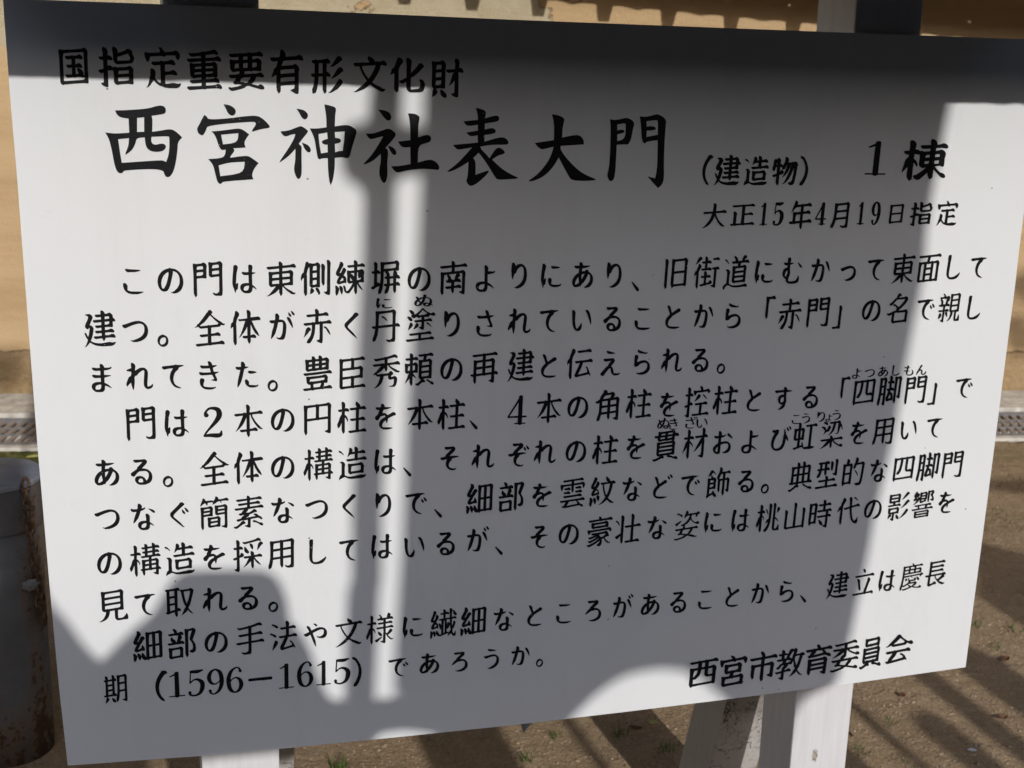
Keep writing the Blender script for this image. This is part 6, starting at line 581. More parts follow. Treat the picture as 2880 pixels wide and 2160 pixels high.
LINES = [
('body_text',[(12371,4556,117360,3600,4365),(12398,8909,117296,3600,4365),(38272,13404,117341,4140,4950),(12399,17847,117280,3600,4365),(26481,22368,117154,4140,4950),(20596,26771,117209,4140,4950),(32244,31160,117156,4140,4950),(22592,35737,117146,4140,4950),(12398,40234,117049,3600,4365),(21335,44738,116998,4140,4950),(12424,49248,116949,3600,4365),(12426,53770,117253,3600,4365),(12395,58309,117208,3600,4365),(12354,62777,117165,3600,4365),(12426,67293,117123,3600,4365),(12289,71871,117193,4140,4950),(26087,76405,117283,4140,4950),(34903,80991,117243,4140,4950),(36947,85521,117205,4140,4950),(12395,89921,117293,3600,4365),(12416,94312,117333,3600,4365),(12363,98742,117398,3600,4365),(12387,103280,117413,3600,4365),(12390,107797,117402,3600,4365),(26481,112308,117366,4140,4950),(38754,116605,117461,4140,4950),(12375,120787,117558,3600,4365),(12390,125171,117522,3600,4365)]),
('body_text',[(24314,255,111276,4140,4950),(12388,4524,111063,3600,4365),(12290,9038,111152,4140,4950),(20840,13447,111009,4140,4950),(20307,17843,110978,4140,4950),(12364,22382,111105,3600,4365),(36196,26931,110963,4140,4950),(12367,31539,110912,3600,4365),(20025,35860,110825,4140,4950),(22615,40462,110850,4140,4950),(12426,44764,110886,3600,4365),(12373,49357,110799,3600,4365),(12428,54043,110951,3600,4365),(12390,58368,110995,3600,4365),(12356,62989,111036,3600,4365),(12427,67457,111083,3600,4365),(12371,72056,111055,3600,4365),(12392,76515,111107,3600,4365),(12363,81078,111109,3600,4365),(12425,85646,110986,3600,4365),(12300,90164,111110,4140,5220),(36196,94592,111025,4140,4950),(38272,99180,111211,4140,4950),(12301,103574,111219,4140,5220),(12398,107911,111343,3600,4365),(21517,112502,111353,4140,4950),(12391,116991,111340,3600,4365),(35242,121084,111415,4140,4950),(12375,125319,111354,3600,4365)]),
('body_text',[(12414,278,105124,3600,4365),(12428,4694,105091,3600,4365),(12390,8953,105022,3600,4365),(12365,13305,104930,3600,4365),(12383,17951,104853,3600,4365),(12290,22514,104779,4140,4950),(35914,26958,104697,4140,4950),(33251,31489,104564,4140,4950),(31168,36028,104551,4140,4950),(38972,40429,104738,4140,4950),(12398,44932,104663,3600,4365),(20877,49437,104663,4140,4950),(24314,54530,104768,4140,4950),(12392,58650,104666,3600,4365),(20253,63053,104753,4140,4950),(12360,67638,104689,3600,4365),(12425,72274,104650,3600,4365),(12428,76766,104719,3600,4365),(12427,81200,104742,3600,4365),(12290,85816,104808,4140,4950)]),
('body_text',[(38272,4743,98930,4140,4950),(12399,9098,98750,3600,4365),(65298,13534,98757,5625,5490),(26412,18065,98552,4140,4950),(12398,22501,98615,3600,4365),(20870,27011,98561,4140,4950),(26609,31531,98462,4140,4950),(12434,36035,98416,3600,4365),(26412,40712,98366,4140,4950),(26609,45085,98284,4140,4950),(12289,49614,98357,4140,4950),(65300,54383,98504,5625,5490),(26412,58906,98427,4140,4950),(12398,63213,98539,3600,4365),(35282,67705,98444,4140,4950),(26609,72305,98603,4140,4950),(12434,76913,98276,3600,4365),(25511,81228,98481,4140,4950),(26609,85706,98526,4140,4950),(12392,90302,98386,3600,4365),(12377,94925,98431,3600,4365),(12427,99446,98509,3600,4365),(12300,103804,98665,4140,5220),(22235,108356,98843,4140,4950),(33050,112706,98884,4140,4950),(38272,117199,98811,4140,4950),(12301,121419,98847,4140,5220),(12391,125622,98856,3600,4365)]),
('body_text',[(12354,328,92590,3600,4365),(12427,4564,92562,3600,4365),(12290,9094,92471,4140,4950),(20840,13597,92274,4140,4950),(20307,17968,92180,4140,4950),(12398,22460,92084,3600,4365),(27083,27076,92107,4140,4950),(36896,31633,92016,4140,4950),(12399,36102,92010,3600,4365),(12289,40524,92082,4140,4950),(12381,45097,92033,3600,4365),(12428,49673,91959,3600,4365),(12382,54852,91983,3600,4365),(12428,58642,92090,3600,4365),(12398,63321,92023,3600,4365),(26609,67686,91978,4140,4950),(12434,72319,92130,3600,4365),(36011,76932,92131,4140,4950),(26448,81460,92087,4140,4950),(12362,85890,92105,3600,4365),(12424,90373,92016,3600,4365),(12403,95149,92238,3600,4365),(34425,99269,92309,4140,4950),(26753,103717,92340,4140,4950),(12434,108342,92446,3600,4365),(29992,112564,92521,4140,4950),(12356,116882,92566,3600,4365),(12390,121414,92631,3600,4365)]),
('body_text',[(12388,176,86450,3600,4365),(12394,4597,86336,3600,4365),(12368,9034,86232,3600,4365),(31777,13486,86140,4140,4950),(32032,17953,86057,4140,4950),(12394,22432,85984,3600,4365),(12388,26923,85922,3600,4365),(12367,31426,85869,3600,4365),(12426,35938,85825,3600,4365),(12391,40458,85790,3600,4365),(12289,44985,85764,4140,4950),(32048,49518,85746,4140,4950),(37096,54055,85736,4140,4950),(12434,58594,85734,3600,4365),(38642,63134,85739,4140,4950),(32011,67673,85751,4140,4950),(12394,72209,85770,3600,4365),(12393,76740,85795,3600,4365),(12391,81264,85825,3600,4365),(39166,85780,85861,4140,4950),(12427,90285,85901,3600,4365),(12290,94776,85946,4140,4950),(20856,99252,85995,4140,4950),(22411,103709,86047,4140,4950),(30340,108147,86102,4140,4950),(12394,112561,86159,3600,4365),(22235,116949,86218,4140,4950),(33050,121309,86279,4140,4950),(38272,125638,86339,4140,4950)]),
('body_text',[(12398,188,80228,3600,4365),(27083,4577,80216,4140,4950),(36896,8926,80043,4140,4950),(12434,13375,79991,3600,4365),(25505,17720,79954,4140,4950),(29992,22206,79786,4140,4950),(12375,26934,79679,3600,4365),(12390,31367,79577,3600,4365),(12399,35848,79682,3600,4365),(12356,40387,79401,3600,4365),(12427,44845,79521,3600,4365),(12364,49350,79645,3600,4365),(12289,53974,79460,4140,4950),(12381,58579,79420,3600,4365),(12398,62971,79519,3600,4365),(35946,67625,79524,4140,4950),(22766,72030,79553,4140,4950),(12394,76567,79495,3600,4365),(23039,81282,79511,4140,4950),(12395,85549,79730,3600,4365),(12399,89999,79610,3600,4365),(26691,94560,79652,4140,4950),(23665,99029,79592,4140,4950),(26178,103235,79582,4140,4950),(20195,108037,79838,4140,4950),(12398,112446,79901,3600,4365),(24433,116830,79968,4140,4950),(38911,121185,80036,4140,4950),(12434,125508,80106,3600,4365)]),
('body_text',[(35211,317,74182,4140,4950),(12390,4471,73985,3600,4365),(21462,8788,73904,4140,4950),(12428,13268,73814,3600,4365),(12427,17688,73737,3600,4365),(12290,22311,73568,4140,4950)]),
('body_text',[(32048,4536,67865,4140,4950),(37096,8886,67798,4140,4950),(12398,13399,67619,3600,4365),(25163,17855,67556,4140,4950),(27861,22362,67444,4140,4950),(12420,26805,67213,3600,4365),(25991,31299,67249,4140,4950),(27096,35721,67219,4140,4950),(12395,40441,67194,3600,4365),(32330,44839,67128,4140,4950),(32048,49283,67064,4140,4950),(12394,53775,67001,3600,4365),(12392,58486,67200,3600,4365),(12371,63021,67148,3600,4365),(12429,67440,67112,3600,4365),(12364,71975,67213,3600,4365),(12354,76481,67182,3600,4365),(12427,80997,67213,3600,4365),(12371,85525,67277,3600,4365),(12392,89928,67273,3600,4365),(12363,94473,67406,3600,4365),(12425,99000,67256,3600,4365),(12289,103407,67445,4140,4950),(24314,107810,67488,4140,4950),(31435,112424,67579,4140,4950),(12399,116638,67473,3600,4365),(24950,120975,67807,4140,4950),(38263,125363,67993,4140,4950)]),
('body_text',[(26399,194,62069,3361,4671),(12391,38446,61081,3413,3996),(12354,42981,61129,3463,4017),(12429,47413,61011,3407,4043),(12358,52256,60853,3461,4071),(12363,56527,60950,3398,3970),(12290,60620,60697,3443,4240),(65288,4331,61495,5166,4900),(49,7972,61868,5856,5022),(53,10614,61850,5072,5378),(57,13185,61754,4838,5219),(54,15803,61724,4887,5278),(65293,19176,61574,3328,11705),(49,22630,61459,5608,5065),(54,25376,61508,4859,5281),(49,27773,61346,5506,4991),(53,30453,61379,5286,5369),(65289,34112,61051,4655,4886)]),
('heading_text',[(122269,-1174,142562,3575,4641),(125351,3556,142694,4317,4767),(123450,8766,142700,4498,5147),(137325,13468,142583,4356,4947),(135201,18385,142662,4525,4867),(126377,23191,142605,4403,5575),(124418,28090,142362,4174,4864),(125991,33355,142733,4460,4988),(121270,38025,142688,4941,4657),(136001,43156,142448,4391,5049)]),
('side_note_text',[(65288,78292,131181,4590,4376),(124314,82769,131364,4192,4444),(136896,87136,131350,3988,4331),(129289,91538,131306,4074,4134),(65289,96037,131507,4703,4314)]),
('count_text',[(65297,105601,133371,9160,6287),(126847,113496,133022,7756,6272)]),
('date_text',[(122823,81472,125179,3910,3754),(127491,85718,125375,4053,3513),(100049,88937,125489,3087,4090),(100053,91215,125547,3419,4403),(124180,94680,125226,3784,4606),(100052,97868,125512,3440,4127),(126376,101123,125303,3535,4174),(100049,104263,125572,2977,4195),(100057,106687,125635,2932,4486),(126085,110047,125475,3197,3402),(125351,114131,125482,3879,3637),(123450,118505,125508,3808,3988)]),
('signature_text',[(135199,86133,54797,5310,5274),(123470,91221,54480,5148,5793),(124066,96257,54589,5133,5747),(125945,101024,54666,5217,5659),(132946,105879,54800,5177,5713),(122996,110726,54972,5192,5627),(121729,115497,55095,3884,5894),(120250,120371,55258,5304,5870)]),
('ruby_text',[(12395,35643,113885,2670,1871),(12396,40875,114098,2814,1933)]),
('ruby_text',[(12424,106758,101814,2040,1941),(12388,108896,101842,2053,1947),(12354,111156,101939,2067,1953),(12375,113271,102042,2080,1958),(12418,115585,101958,2095,1965),(12435,117703,101954,2108,1971)]),
('ruby_text',[(12396,76343,95484,2207,1995),(12365,77894,95339,2218,2000),(12374,80484,95388,2236,2006),(12356,82305,95299,2249,2012)]),
('ruby_text',[(12371,97503,95170,2122,1945),(12358,99103,95202,2132,1949),(12426,101583,95336,2148,1955),(12424,102965,95091,1558,1416),(12358,104197,95466,2164,1962)]),
]
TITLE = [[[(3179,137766),(4475,137825),(6782,138033),(8028,138422),(8494,138464),(8875,138284),(8987,137893),(8851,137496),(8149,137371),(7294,137227),(7402,136756),(7310,135363),(8245,135507),(9343,135733),(9962,135537),(10755,134753),(10237,134185),(10181,133302),(9931,131690),(9583,130555),(9173,130033),(8857,129982),(8626,130142),(8339,131029),(3897,130794),(3809,130505),(3496,130390),(3118,130579),(2846,131455),(2611,133199),(2358,134459),(1963,135192),(3069,135069),(4682,135207),(4668,136859),(3755,136966),(3357,137301)],[(5637,136957),(6440,137052),(6381,135347),(5577,135302)],[(3395,134428),(4627,134574),(4548,133702),(4127,132743),(4199,132617),(4913,133151),(5325,133872),(5506,134620),(6435,134683),(6459,134048),(6624,133413),(7154,133022),(8166,133003),(8722,133283),(8875,133685),(8664,133953),(8198,133994),(7725,133828),(7339,133902),(7147,134217),(7212,134775),(9161,134886),(9282,134729),(9177,132808),(8802,131807),(8448,131996),(7822,131989),(3700,131655),(3524,133053)]],[[(15666,138788),(16427,138694),(17058,138262),(17131,137832),(16934,137508),(16564,137420),(16171,137731),(15942,138285)],[(12483,135821),(12730,136225),(13060,136869),(13390,137465),(13702,137281),(13852,136917),(16160,137091),(18247,137423),(19698,137517),(20421,137097),(21176,136303),(21109,136058),(20165,135928),(19027,135567),(18997,135729),(19491,136433),(19446,136706),(19043,136795),(13758,136244),(13587,135681),(13256,135082),(13018,135030),(12628,135264)],[(14187,135531),(15015,135594),(16296,135777),(17502,135960),(18061,135712),(18667,135237),(18289,134713),(18039,134222),(18225,133656),(16739,133554),(16928,133264),(16401,132607),(16365,132411),(18341,132712),(18906,132441),(19761,131795),(19214,131132),(18910,130307),(19116,129813),(15378,129524),(15292,129260),(15050,129209),(14765,129454),(14515,130598),(14294,131574),(13749,132218),(15673,132370),(15852,133380),(15370,133292),(15057,133693),(14834,134497),(14530,135216)],[(15325,135149),(17380,135377),(17266,134243),(15543,133991)],[(14965,131467),(16227,131839),(18087,131941),(17904,130545),(15149,130162)]],[[(24392,138441),(25245,138331),(25739,137936),(25821,137531),(25573,137200),(25325,137163),(24996,137433),(24718,137995)],[(22444,135676),(23428,135775),(24746,136337),(25076,136326),(25736,135897),(25819,135653),(25238,134988),(24657,134190),(25037,133916),(24985,133009),(25029,130689),(24894,130105),(24644,129853),(24394,130018),(24114,130681),(24067,131345),(24236,132174),(24242,133576),(23412,132660),(22335,131905),(22287,132020),(23417,133647),(24082,134805),(24249,135381),(23755,135323),(23096,135034),(22687,135240)],[(25038,134360),(25817,134092),(26149,133602),(26116,133222),(25816,133152),(25484,133428),(25236,133919)],[(26018,136099),(26897,136082),(28062,136267),(28059,137495),(27806,139038),(28387,138938),(29137,138743),(29255,138419),(29141,137845),(29098,136401),(30572,136643),(31248,136408),(31894,135957),(31598,134925),(31186,133588),(30940,132584),(30517,132496),(30093,132658),(29115,132529),(29120,131394),(28924,129884),(28623,129125),(28418,129712),(28279,131052),(28240,132502),(27486,132460),(27235,132324),(26984,132454),(26732,134023),(26565,135009)],[(27097,135429),(28147,135644),(28233,134871),(27732,134731),(27482,134529),(27566,134283),(27984,134124),(28202,134177),(28238,133217),(27401,133073),(27148,134524)],[(29101,135710),(30326,135814),(30282,134738),(30089,133407),(29667,133402),(29162,133229),(29107,134256),(29746,134398),(29912,134650),(29709,134944),(29154,135001)]],[[(34475,138570),(35480,138468),(36035,138126),(36190,137597),(36049,137292),(35720,137197),(35313,137490),(34847,138101)],[(32966,135581),(33877,135597),(34969,135972),(35789,136308),(36438,135998),(36870,135558),(36366,134833),(35461,133832),(35777,133657),(35842,133027),(35712,131942),(35828,130492),(35620,129580),(35344,129432),(35062,129667),(34736,130483),(34760,131389),(34931,132295),(34883,133105),(33921,132193),(32789,131731),(32733,131874),(33728,132911),(34716,134449),(35163,135262),(34706,135201),(33612,134844),(33244,135141)],[(35769,134160),(36474,133936),(36852,133491),(36896,133077),(36584,132946),(36302,133177),(36017,133660)],[(38278,138174),(39166,138157),(39729,137848),(39773,137581),(39626,136683),(39641,135209),(40530,135530),(41091,135539),(41343,135182),(41261,134729),(40741,134540),(39664,134217),(39675,132075),(41167,132511),(41928,132283),(42453,131739),(42484,131281),(42336,131151),(41388,131271),(39881,131293),(38200,131059),(37087,130739),(36617,131044),(36236,131585),(37257,131595),(38743,131883),(38661,134003),(37771,133919),(37395,134166),(37052,134664),(38643,134869),(38613,136305),(38476,137554)]],[[(47021,139046),(47787,138919),(48370,138660),(48384,138299),(48270,137753),(49539,138142),(50021,138115),(50227,137792),(50049,137425),(49382,137284),(48295,137118),(48324,136354),(49217,136589),(49705,136415),(49812,136143),(49631,135865),(48292,135660),(48323,134837),(50420,135457),(51103,135339),(51507,134978),(51523,134610),(51334,134478),(49109,134445),(47810,134188),(47938,133823),(48575,133279),(49079,132732),(49989,134182),(50773,133953),(51143,133497),(50900,133253),(50226,133115),(49435,132551),(50582,131543),(51785,130809),(53085,130258),(52895,130125),(51818,130061),(50219,129956),(49850,130420),(48614,132265),(47607,133414),(46903,132706),(47262,132342),(47286,130585),(48945,131194),(49087,131028),(48681,130504),(47558,129472),(46702,129095),(46307,129372),(46060,129834),(46272,130392),(46305,132239),(44805,131303),(43673,130888),(43517,131015),(44785,131947),(46076,133339),(46720,134081),(44919,133727),(44531,133959),(44177,134355),(47465,134696),(47393,135608),(46482,135447),(46091,135714),(45855,135928),(47410,136192),(47383,136955),(46151,136750),(45726,136942),(45467,137335),(47361,137553),(47297,138276)]],[[(57206,138485),(58301,138324),(58974,137969),(58941,137507),(58789,136671),(58794,135519),(60628,135903),(61336,135784),(61812,135231),(61846,134669),(60307,134553),(58675,134436),(58642,133968),(59609,132762),(61306,131269),(62561,130615),(63811,130148),(63719,129995),(62199,129889),(60372,129990),(59934,130594),(58460,132936),(57863,131802),(56733,130568),(55375,129899),(54588,129780),(54484,129892),(55730,130748),(57037,132357),(57563,133674),(57687,134329),(56748,134073),(56063,133933),(55595,134206),(55075,134755),(57681,135166),(57621,137019),(57433,137938)]],[[(65266,138003),(65943,137886),(66747,138033),(67749,138278),(68814,137699),(68582,136659),(68460,135524),(68107,134723),(67691,134793),(66469,134699),(66482,133032),(66511,131125),(66371,130167),(65982,129838),(65617,130065),(65347,130733),(65562,131499),(65600,133969),(65485,137166)],[(66348,137333),(67434,137541),(67574,137299),(67581,135472),(66497,135172),(66436,136057),(67079,136200),(67436,136357),(67355,136637),(66943,136687),(66401,136564)],[(69434,138463),(70201,138385),(71215,138594),(72021,138855),(73280,138164),(73240,137122),(73264,135028),(73361,132536),(73575,130413),(73393,129538),(72803,129009),(72124,129627),(71149,130587),(72280,130306),(72480,131757),(72255,135394),(70652,135179),(70467,134891),(70142,135076),(69872,135926),(69696,137434)],[(70449,137825),(71879,138042),(72101,137857),(72199,136097),(70605,135786),(70584,136600),(71469,136673),(71872,136813),(71743,137132),(71219,137217),(70544,137129)]]]

# ------------------------------------------------------------------ ground
WN = Vector((0.1287, 0.9917, 0))          # into the wall
WD = Vector((0.9917, -0.1287, 0))         # along the wall
WP = Vector((-0.4346, 3.58, 0))           # a point at the wall's foot
def wp(s, d, z):
    """point s metres along the wall from WP, d metres in front of its face"""
    p = WP + WD * s - WN * d
    return Vector((p.x, p.y, z))

bm = bmesh.new()
gx = [-300, -60, -12] + [-3 + 0.06 * i for i in range(140)] + [12, 60, 300]
gy = [-300, -60, -12, -4, -2] + [-1 + 0.06 * i for i in range(54)] + [2.2 + 0.02 * i for i in range(51)]
def drain_line(x): return 2.869 - 0.13 * (x + 0.43)
def gh(x, y):
    if y > drain_line(x) + 0.022 and y < 6: return -0.6
    if not (-3 < x < 5.3 and -1 < y < 2.80 - 0.13 * x): return 0.0
    return 0.010 * (noise.noise(Vector((x * 2.1, y * 2.1, 0))) + 0.5 * noise.noise(Vector((x * 6, y * 6, 4)))) - 0.008
vs = [[bm.verts.new((x, y, gh(x, y))) for x in gx] for y in gy]
for j in range(len(gy) - 1):
    for i in range(len(gx) - 1):
        bm.faces.new((vs[j][i], vs[j][i + 1], vs[j + 1][i + 1], vs[j + 1][i]))
ys = [3.2, 4.6, 12, 60, 300]
last = vs[-1]
for y in ys[1:]:
    new = [bm.verts.new((x, y, -0.6 if y < 5 else 0.0)) for x in gx]
    for i in range(len(gx) - 1):
        bm.faces.new((last[i], last[i + 1], new[i + 1], new[i]))
    last = new
tag(from_bm('ground', bm, M_SOIL, smooth=True), 'sandy brown soil with grit and shadows', kind='structure')

# ------------------------------------------------------------------ earthen wall with its tiled eave
wall = empty('earthen_wall', wp(0, 0, 0), 'ochre earthen wall with cracked plaster running behind the white sign', 'wall')
bm = bmesh.new()
S0, S1 = -2.5, 6.0
nx, nz = 86, 24
grid = [[None] * (nz + 1) for _ in range(nx + 1)]
for i in range(nx + 1):
    for j in range(nz + 1):
        s = S0 + (S1 - S0) * i / nx
        z = 2.0 * j / nz
        grid[i][j] = bm.verts.new(wp(s, 0.006 * noise.noise(Vector((s * 1.5, z * 2.5, 1))) + 0.02 * (1 - z / 2.0), z))
for i in range(nx):
    for j in range(nz):
        bm.faces.new((grid[i][j], grid[i + 1][j], grid[i + 1][j + 1], grid[i][j + 1]))
bk = [bm.verts.new(wp(s, -0.6, z)) for s, z in ((S0, 0), (S1, 0), (S1, 2.0), (S0, 2.0))]
bm.faces.new((bk[0], bk[3], bk[2], bk[1]))
bm.faces.new([grid[i][nz] for i in range(nx + 1)] + [bk[2], bk[3]])
bm.faces.new([grid[0][j] for j in range(nz, -1, -1)] + [bk[0], bk[3]])
bm.faces.new([grid[nx][j] for j in range(nz + 1)] + [bk[2], bk[1]])
from_bm('wall_body', bm, M_EARTH, wall, smooth=False)

OV = 0.50                                  # overhang of the eave
PITCH = 0.2585
def eave_z(s):                             # height of the eave's wavy lip
    return 1.568 - 0.040 * (s - 2.44) + OV * TAN - 0.004
# wavy eave board under the tiles
SOFF = 2.30 - 0.172                          # wall position of one bracket shadow, shifted back along the light
bm = bmesh.new()
top, low, topb, lowb = [], [], [], []
ns = 420
for i in range(ns + 1):
    s = S0 + (S1 - S0) * i / ns
    ph = ((s - SOFF) / PITCH) % 1.0
    arc = 0.011 * abs(math.sin(2 * math.pi * ph)) ** 0.8
    zz = eave_z(s) - 0.006 + arc
    low.append(bm.verts.new(wp(s, OV, zz)))
    top.append(bm.verts.new(wp(s, OV, zz + 0.05)))
    lowb.append(bm.verts.new(wp(s, OV - 0.03, zz)))
    topb.append(bm.verts.new(wp(s, OV - 0.03, zz + 0.05)))
for i in range(ns):
    bm.faces.new((low[i], low[i + 1], top[i + 1], top[i]))
    bm.faces.new((lowb[i], topb[i], topb[i + 1], lowb[i + 1]))
    bm.faces.new((low[i], lowb[i], lowb[i + 1], low[i + 1]))
    bm.faces.new((top[i], top[i + 1], topb[i + 1], topb[i]))
from_bm('eave_board', bm, M_EAVE, wall)
# tiled roof, corrugated, over the wall
bm = bmesh.new()
rows = []
for j in range(9):
    t = j / 8
    row = []
    for i in range(ns + 1):
        s = S0 + (S1 - S0) * i / ns
        ph = ((s - SOFF) / PITCH) % 1.0
        rib = 0.03 * max(0.0, math.cos(2 * math.pi * ph)) ** 0.7
        z = eave_z(s) + 0.052 + rib + t * 0.36 - 0.012 * ((t * 8) % 2)
        row.append(bm.verts.new(wp(s, OV + 0.02 - t * 0.82, z)))
    rows.append(row)
for a, b in zip(rows, rows[1:]):
    for i in range(ns):
        bm.faces.new((a[i], a[i + 1], b[i + 1], b[i]))
from_bm('tile_roof', bm, M_TILE, wall)
k = 0
s = SOFF - PITCH * 18
while s < S1:
    if s > S0:
        bm = bmesh.new()
        z1 = eave_z(s) - 0.006
        z0 = z1 - 0.052
        a, b = 0.031, 0.022
        lo = [wp(s - b, OV, z0), wp(s + b, OV, z0), wp(s + b, OV - 0.30, z0 + 0.10), wp(s - b, OV - 0.30, z0 + 0.10)]
        hi = [wp(s - a, OV, z1 + 0.003), wp(s + a, OV, z1 + 0.003), wp(s + a, OV - 0.30, z1 + 0.13), wp(s - a, OV - 0.30, z1 + 0.13)]
        add_hexa(bm, lo, hi)
        from_bm('rafter_end', bm, M_EAVE, wall)
    s += PITCH

# ------------------------------------------------------------------ kerb and drain
bm = bmesh.new()
add_hexa(bm, [wp(S0, 0.33, -0.15), wp(S1, 0.33, -0.15), wp(S1, 0.03, -0.15), wp(S0, 0.03, -0.15)],
         [wp(S0, 0.325, 0.020), wp(S1, 0.325, 0.020), wp(S1, 0.03, 0.010), wp(S0, 0.03, 0.010)], 0.005)
tag(from_bm('kerb', bm, M_KERB), 'pale concrete kerb along the foot of the earthen wall', kind='structure')
bm = bmesh.new()
add_hexa(bm, [wp(S0, 0.66, -0.5), wp(S1, 0.66, -0.5), wp(S1, 0.33, -0.5), wp(S0, 0.33, -0.5)],
         [wp(S0, 0.66, -0.15), wp(S1, 0.66, -0.15), wp(S1, 0.33, -0.15), wp(S0, 0.33, -0.15)])
tag(from_bm('drain_channel', bm, M_PIT), 'dark drain channel under the gratings', kind='structure')
bm = bmesh.new()
add_hexa(bm, [wp(S0, 0.705, -0.12), wp(S1, 0.705, -0.12), wp(S1, 0.66, -0.12), wp(S0, 0.66, -0.12)],
         [wp(S0, 0.700, 0.012), wp(S1, 0.700, 0.012), wp(S1, 0.664, 0.012), wp(S0, 0.664, 0.012)], 0.004)
tag(from_bm('drain_edge', bm, M_KERB), 'thin concrete edge between the drain and the soil', kind='structure')

def make_grating(s0, label):
    g = empty('drain_grating', wp(s0, 0.5, 0.0), label, 'drain grating', 'steel gratings laid along the wall')
    L = 0.996
    d0, d1 = 0.655, 0.338
    bm = bmesh.new()
    def bar(sa, sb, da, db, z0, z1):
        add_hexa(bm, [wp(sa, da, z0), wp(sb, da, z0), wp(sb, db, z0), wp(sa, db, z0)],
                 [wp(sa, da, z1), wp(sb, da, z1), wp(sb, db, z1), wp(sa, db, z1)])
    bar(s0, s0 + L, d0, d0 - 0.036, -0.03, 0.006)
    bar(s0, s0 + L, d1 + 0.036, d1, -0.008, 0.006)
    bar(s0, s0 + 0.02, d0 - 0.036, d1 + 0.036, -0.03, 0.006)
    bar(s0 + L - 0.02, s0 + L, d0 - 0.036, d1 + 0.036, -0.03, 0.006)
    from_bm('frame', bm, M_STEEL, g)
    bm = bmesh.new()
    a, b = d0 - 0.036, d1 + 0.036
    for q in (1, 2):
        dd = a + (b - a) * q / 3
        bar(s0 + 0.02, s0 + L - 0.02, dd + 0.004, dd - 0.004, 0.0005, 0.0065)
    from_bm('cross_rod', bm, M_STEEL, g)
    bm = bmesh.new()
    s = s0 + 0.03
    while s < s0 + L - 0.09:
        sl = 0.017
        for q in range(3):
            da = a + (b - a) * q / 3 - 0.004
            db = a + (b - a) * (q + 1) / 3 + 0.004
            o = q * sl
            w2 = 0.0185
            add_hexa(bm, [wp(s + o, da, -0.002), wp(s + o + w2, da, -0.002), wp(s + o + sl + w2, db, -0.002), wp(s + o + sl, db, -0.002)],
                     [wp(s + o, da, 0.004), wp(s + o + w2, da, 0.004), wp(s + o + sl + w2, db, 0.004), wp(s + o + sl, db, 0.004)])
        s += 0.036
    from_bm('bearing_bars', bm, M_BAR, g)
    return g
make_grating(-0.72, 'slotted steel drain grating showing left of the sign, behind the rusty bollard')
make_grating(0.28, 'slotted steel drain grating hidden behind the left half of the white sign')
make_grating(1.28, 'slotted steel drain grating hidden behind the middle of the white sign')
make_grating(2.28, 'slotted steel drain grating half hidden by the right end of the white sign')
make_grating(3.28, 'slotted steel drain grating showing right of the sign, below the kerb')

# ------------------------------------------------------------------ the sign
sign = empty('information_sign', (0.62, 0.06, 0.0), 'large white wooden-posted sign panel covered in black Japanese brush lettering', 'sign')
OUT = [(-0.084, 1.499), (-0.055, 1.499), (0.089, 1.500), (0.2, 1.5), (0.514, 1.5), (0.933, 1.502), (1.098, 1.503), (1.273, 1.504), (1.308, 1.504), (1.314, 1.35), (1.319, 1.192), (1.321, 1.149), (1.324, 1.034), (1.328, 0.899), (1.331, 0.78), (1.335, 0.61), (1.339, 0.504), (1.131, 0.4995), (0.907, 0.497), (0.734, 0.496), (0.558, 0.496), (0.38, 0.4985), (0.215, 0.502), (0.11, 0.505), (-0.064, 0.513), (-0.069, 0.631), (-0.0725, 0.761), (-0.075, 0.879), (-0.077, 0.967), (-0.0785, 1.089), (-0.080, 1.214), (-0.081, 1.3), (-0.083, 1.387), (-0.084, 1.482)]
bm = bmesh.new()
f = [bm.verts.new((x, 0.0, z)) for x, z in OUT]
b = [bm.verts.new((x, 0.010, z)) for x, z in OUT]
ff = bm.faces.new(f)
bm.faces.new(b[::-1])
for i in range(len(OUT)):
    bm.faces.new((f[i], f[(i + 1) % len(OUT)], b[(i + 1) % len(OUT)], b[i]))
bmesh.ops.bevel(bm, geom=list(ff.edges), offset=0.0012, segments=2, affect='EDGES')
panel = from_bm('panel', bm, M_PANEL, sign)

def glyph(code):
    """outline loops of one brush-written character, in em units"""
    res = []
    for lp in GLYPHS[code]:
        x, y = lp[0] // 1000, lp[0] % 1000
        pts = [(x / 400 - 0.3, y / 400 - 0.3)]
        for d in lp[1:]:
            x += d // 100 - 50
            y += d % 100 - 50
            pts.append((x / 400 - 0.3, y / 400 - 0.3))
        res.append(pts)
    return res
def letter_mesh(name, loops, parent):
    cu = bpy.data.curves.new(name, 'CURVE')
    cu.dimensions = '2D'
    cu.fill_mode = 'BOTH'
    for lp in loops:
        sp = cu.splines.new('POLY')
        sp.points.add(len(lp) - 1)
        for q, (x, z) in zip(sp.points, lp): q.co = (x, z, 0, 1)
        sp.use_cyclic_u = True
    tmp = bpy.data.objects.new(name, cu)
    COL.objects.link(tmp)
    dg = bpy.context.evaluated_depsgraph_get()
    me = bpy.data.meshes.new_from_object(tmp.evaluated_get(dg))
    bpy.data.objects.remove(tmp)
    bpy.data.curves.remove(cu)
    me.name = name
    for v in me.vertices: v.co = (v.co.x, -0.0006, v.co.y)
    me.materials.clear()
    return link(name, me, M_INK, parent)
rnd = random.Random(5)
for name, items in LINES:
    loops = []
    for ch, x, z, ex, ez in items:
        x, z, ex, ez = x / 1e5, z / 1e5, ex / 1e5, ez / 1e5
        for lp in glyph(ch):
            loops.append([(x + (px - 0.5) * ex, z + (pz - 0.36) * ez) for px, pz in lp])
    letter_mesh(name, loops, panel)
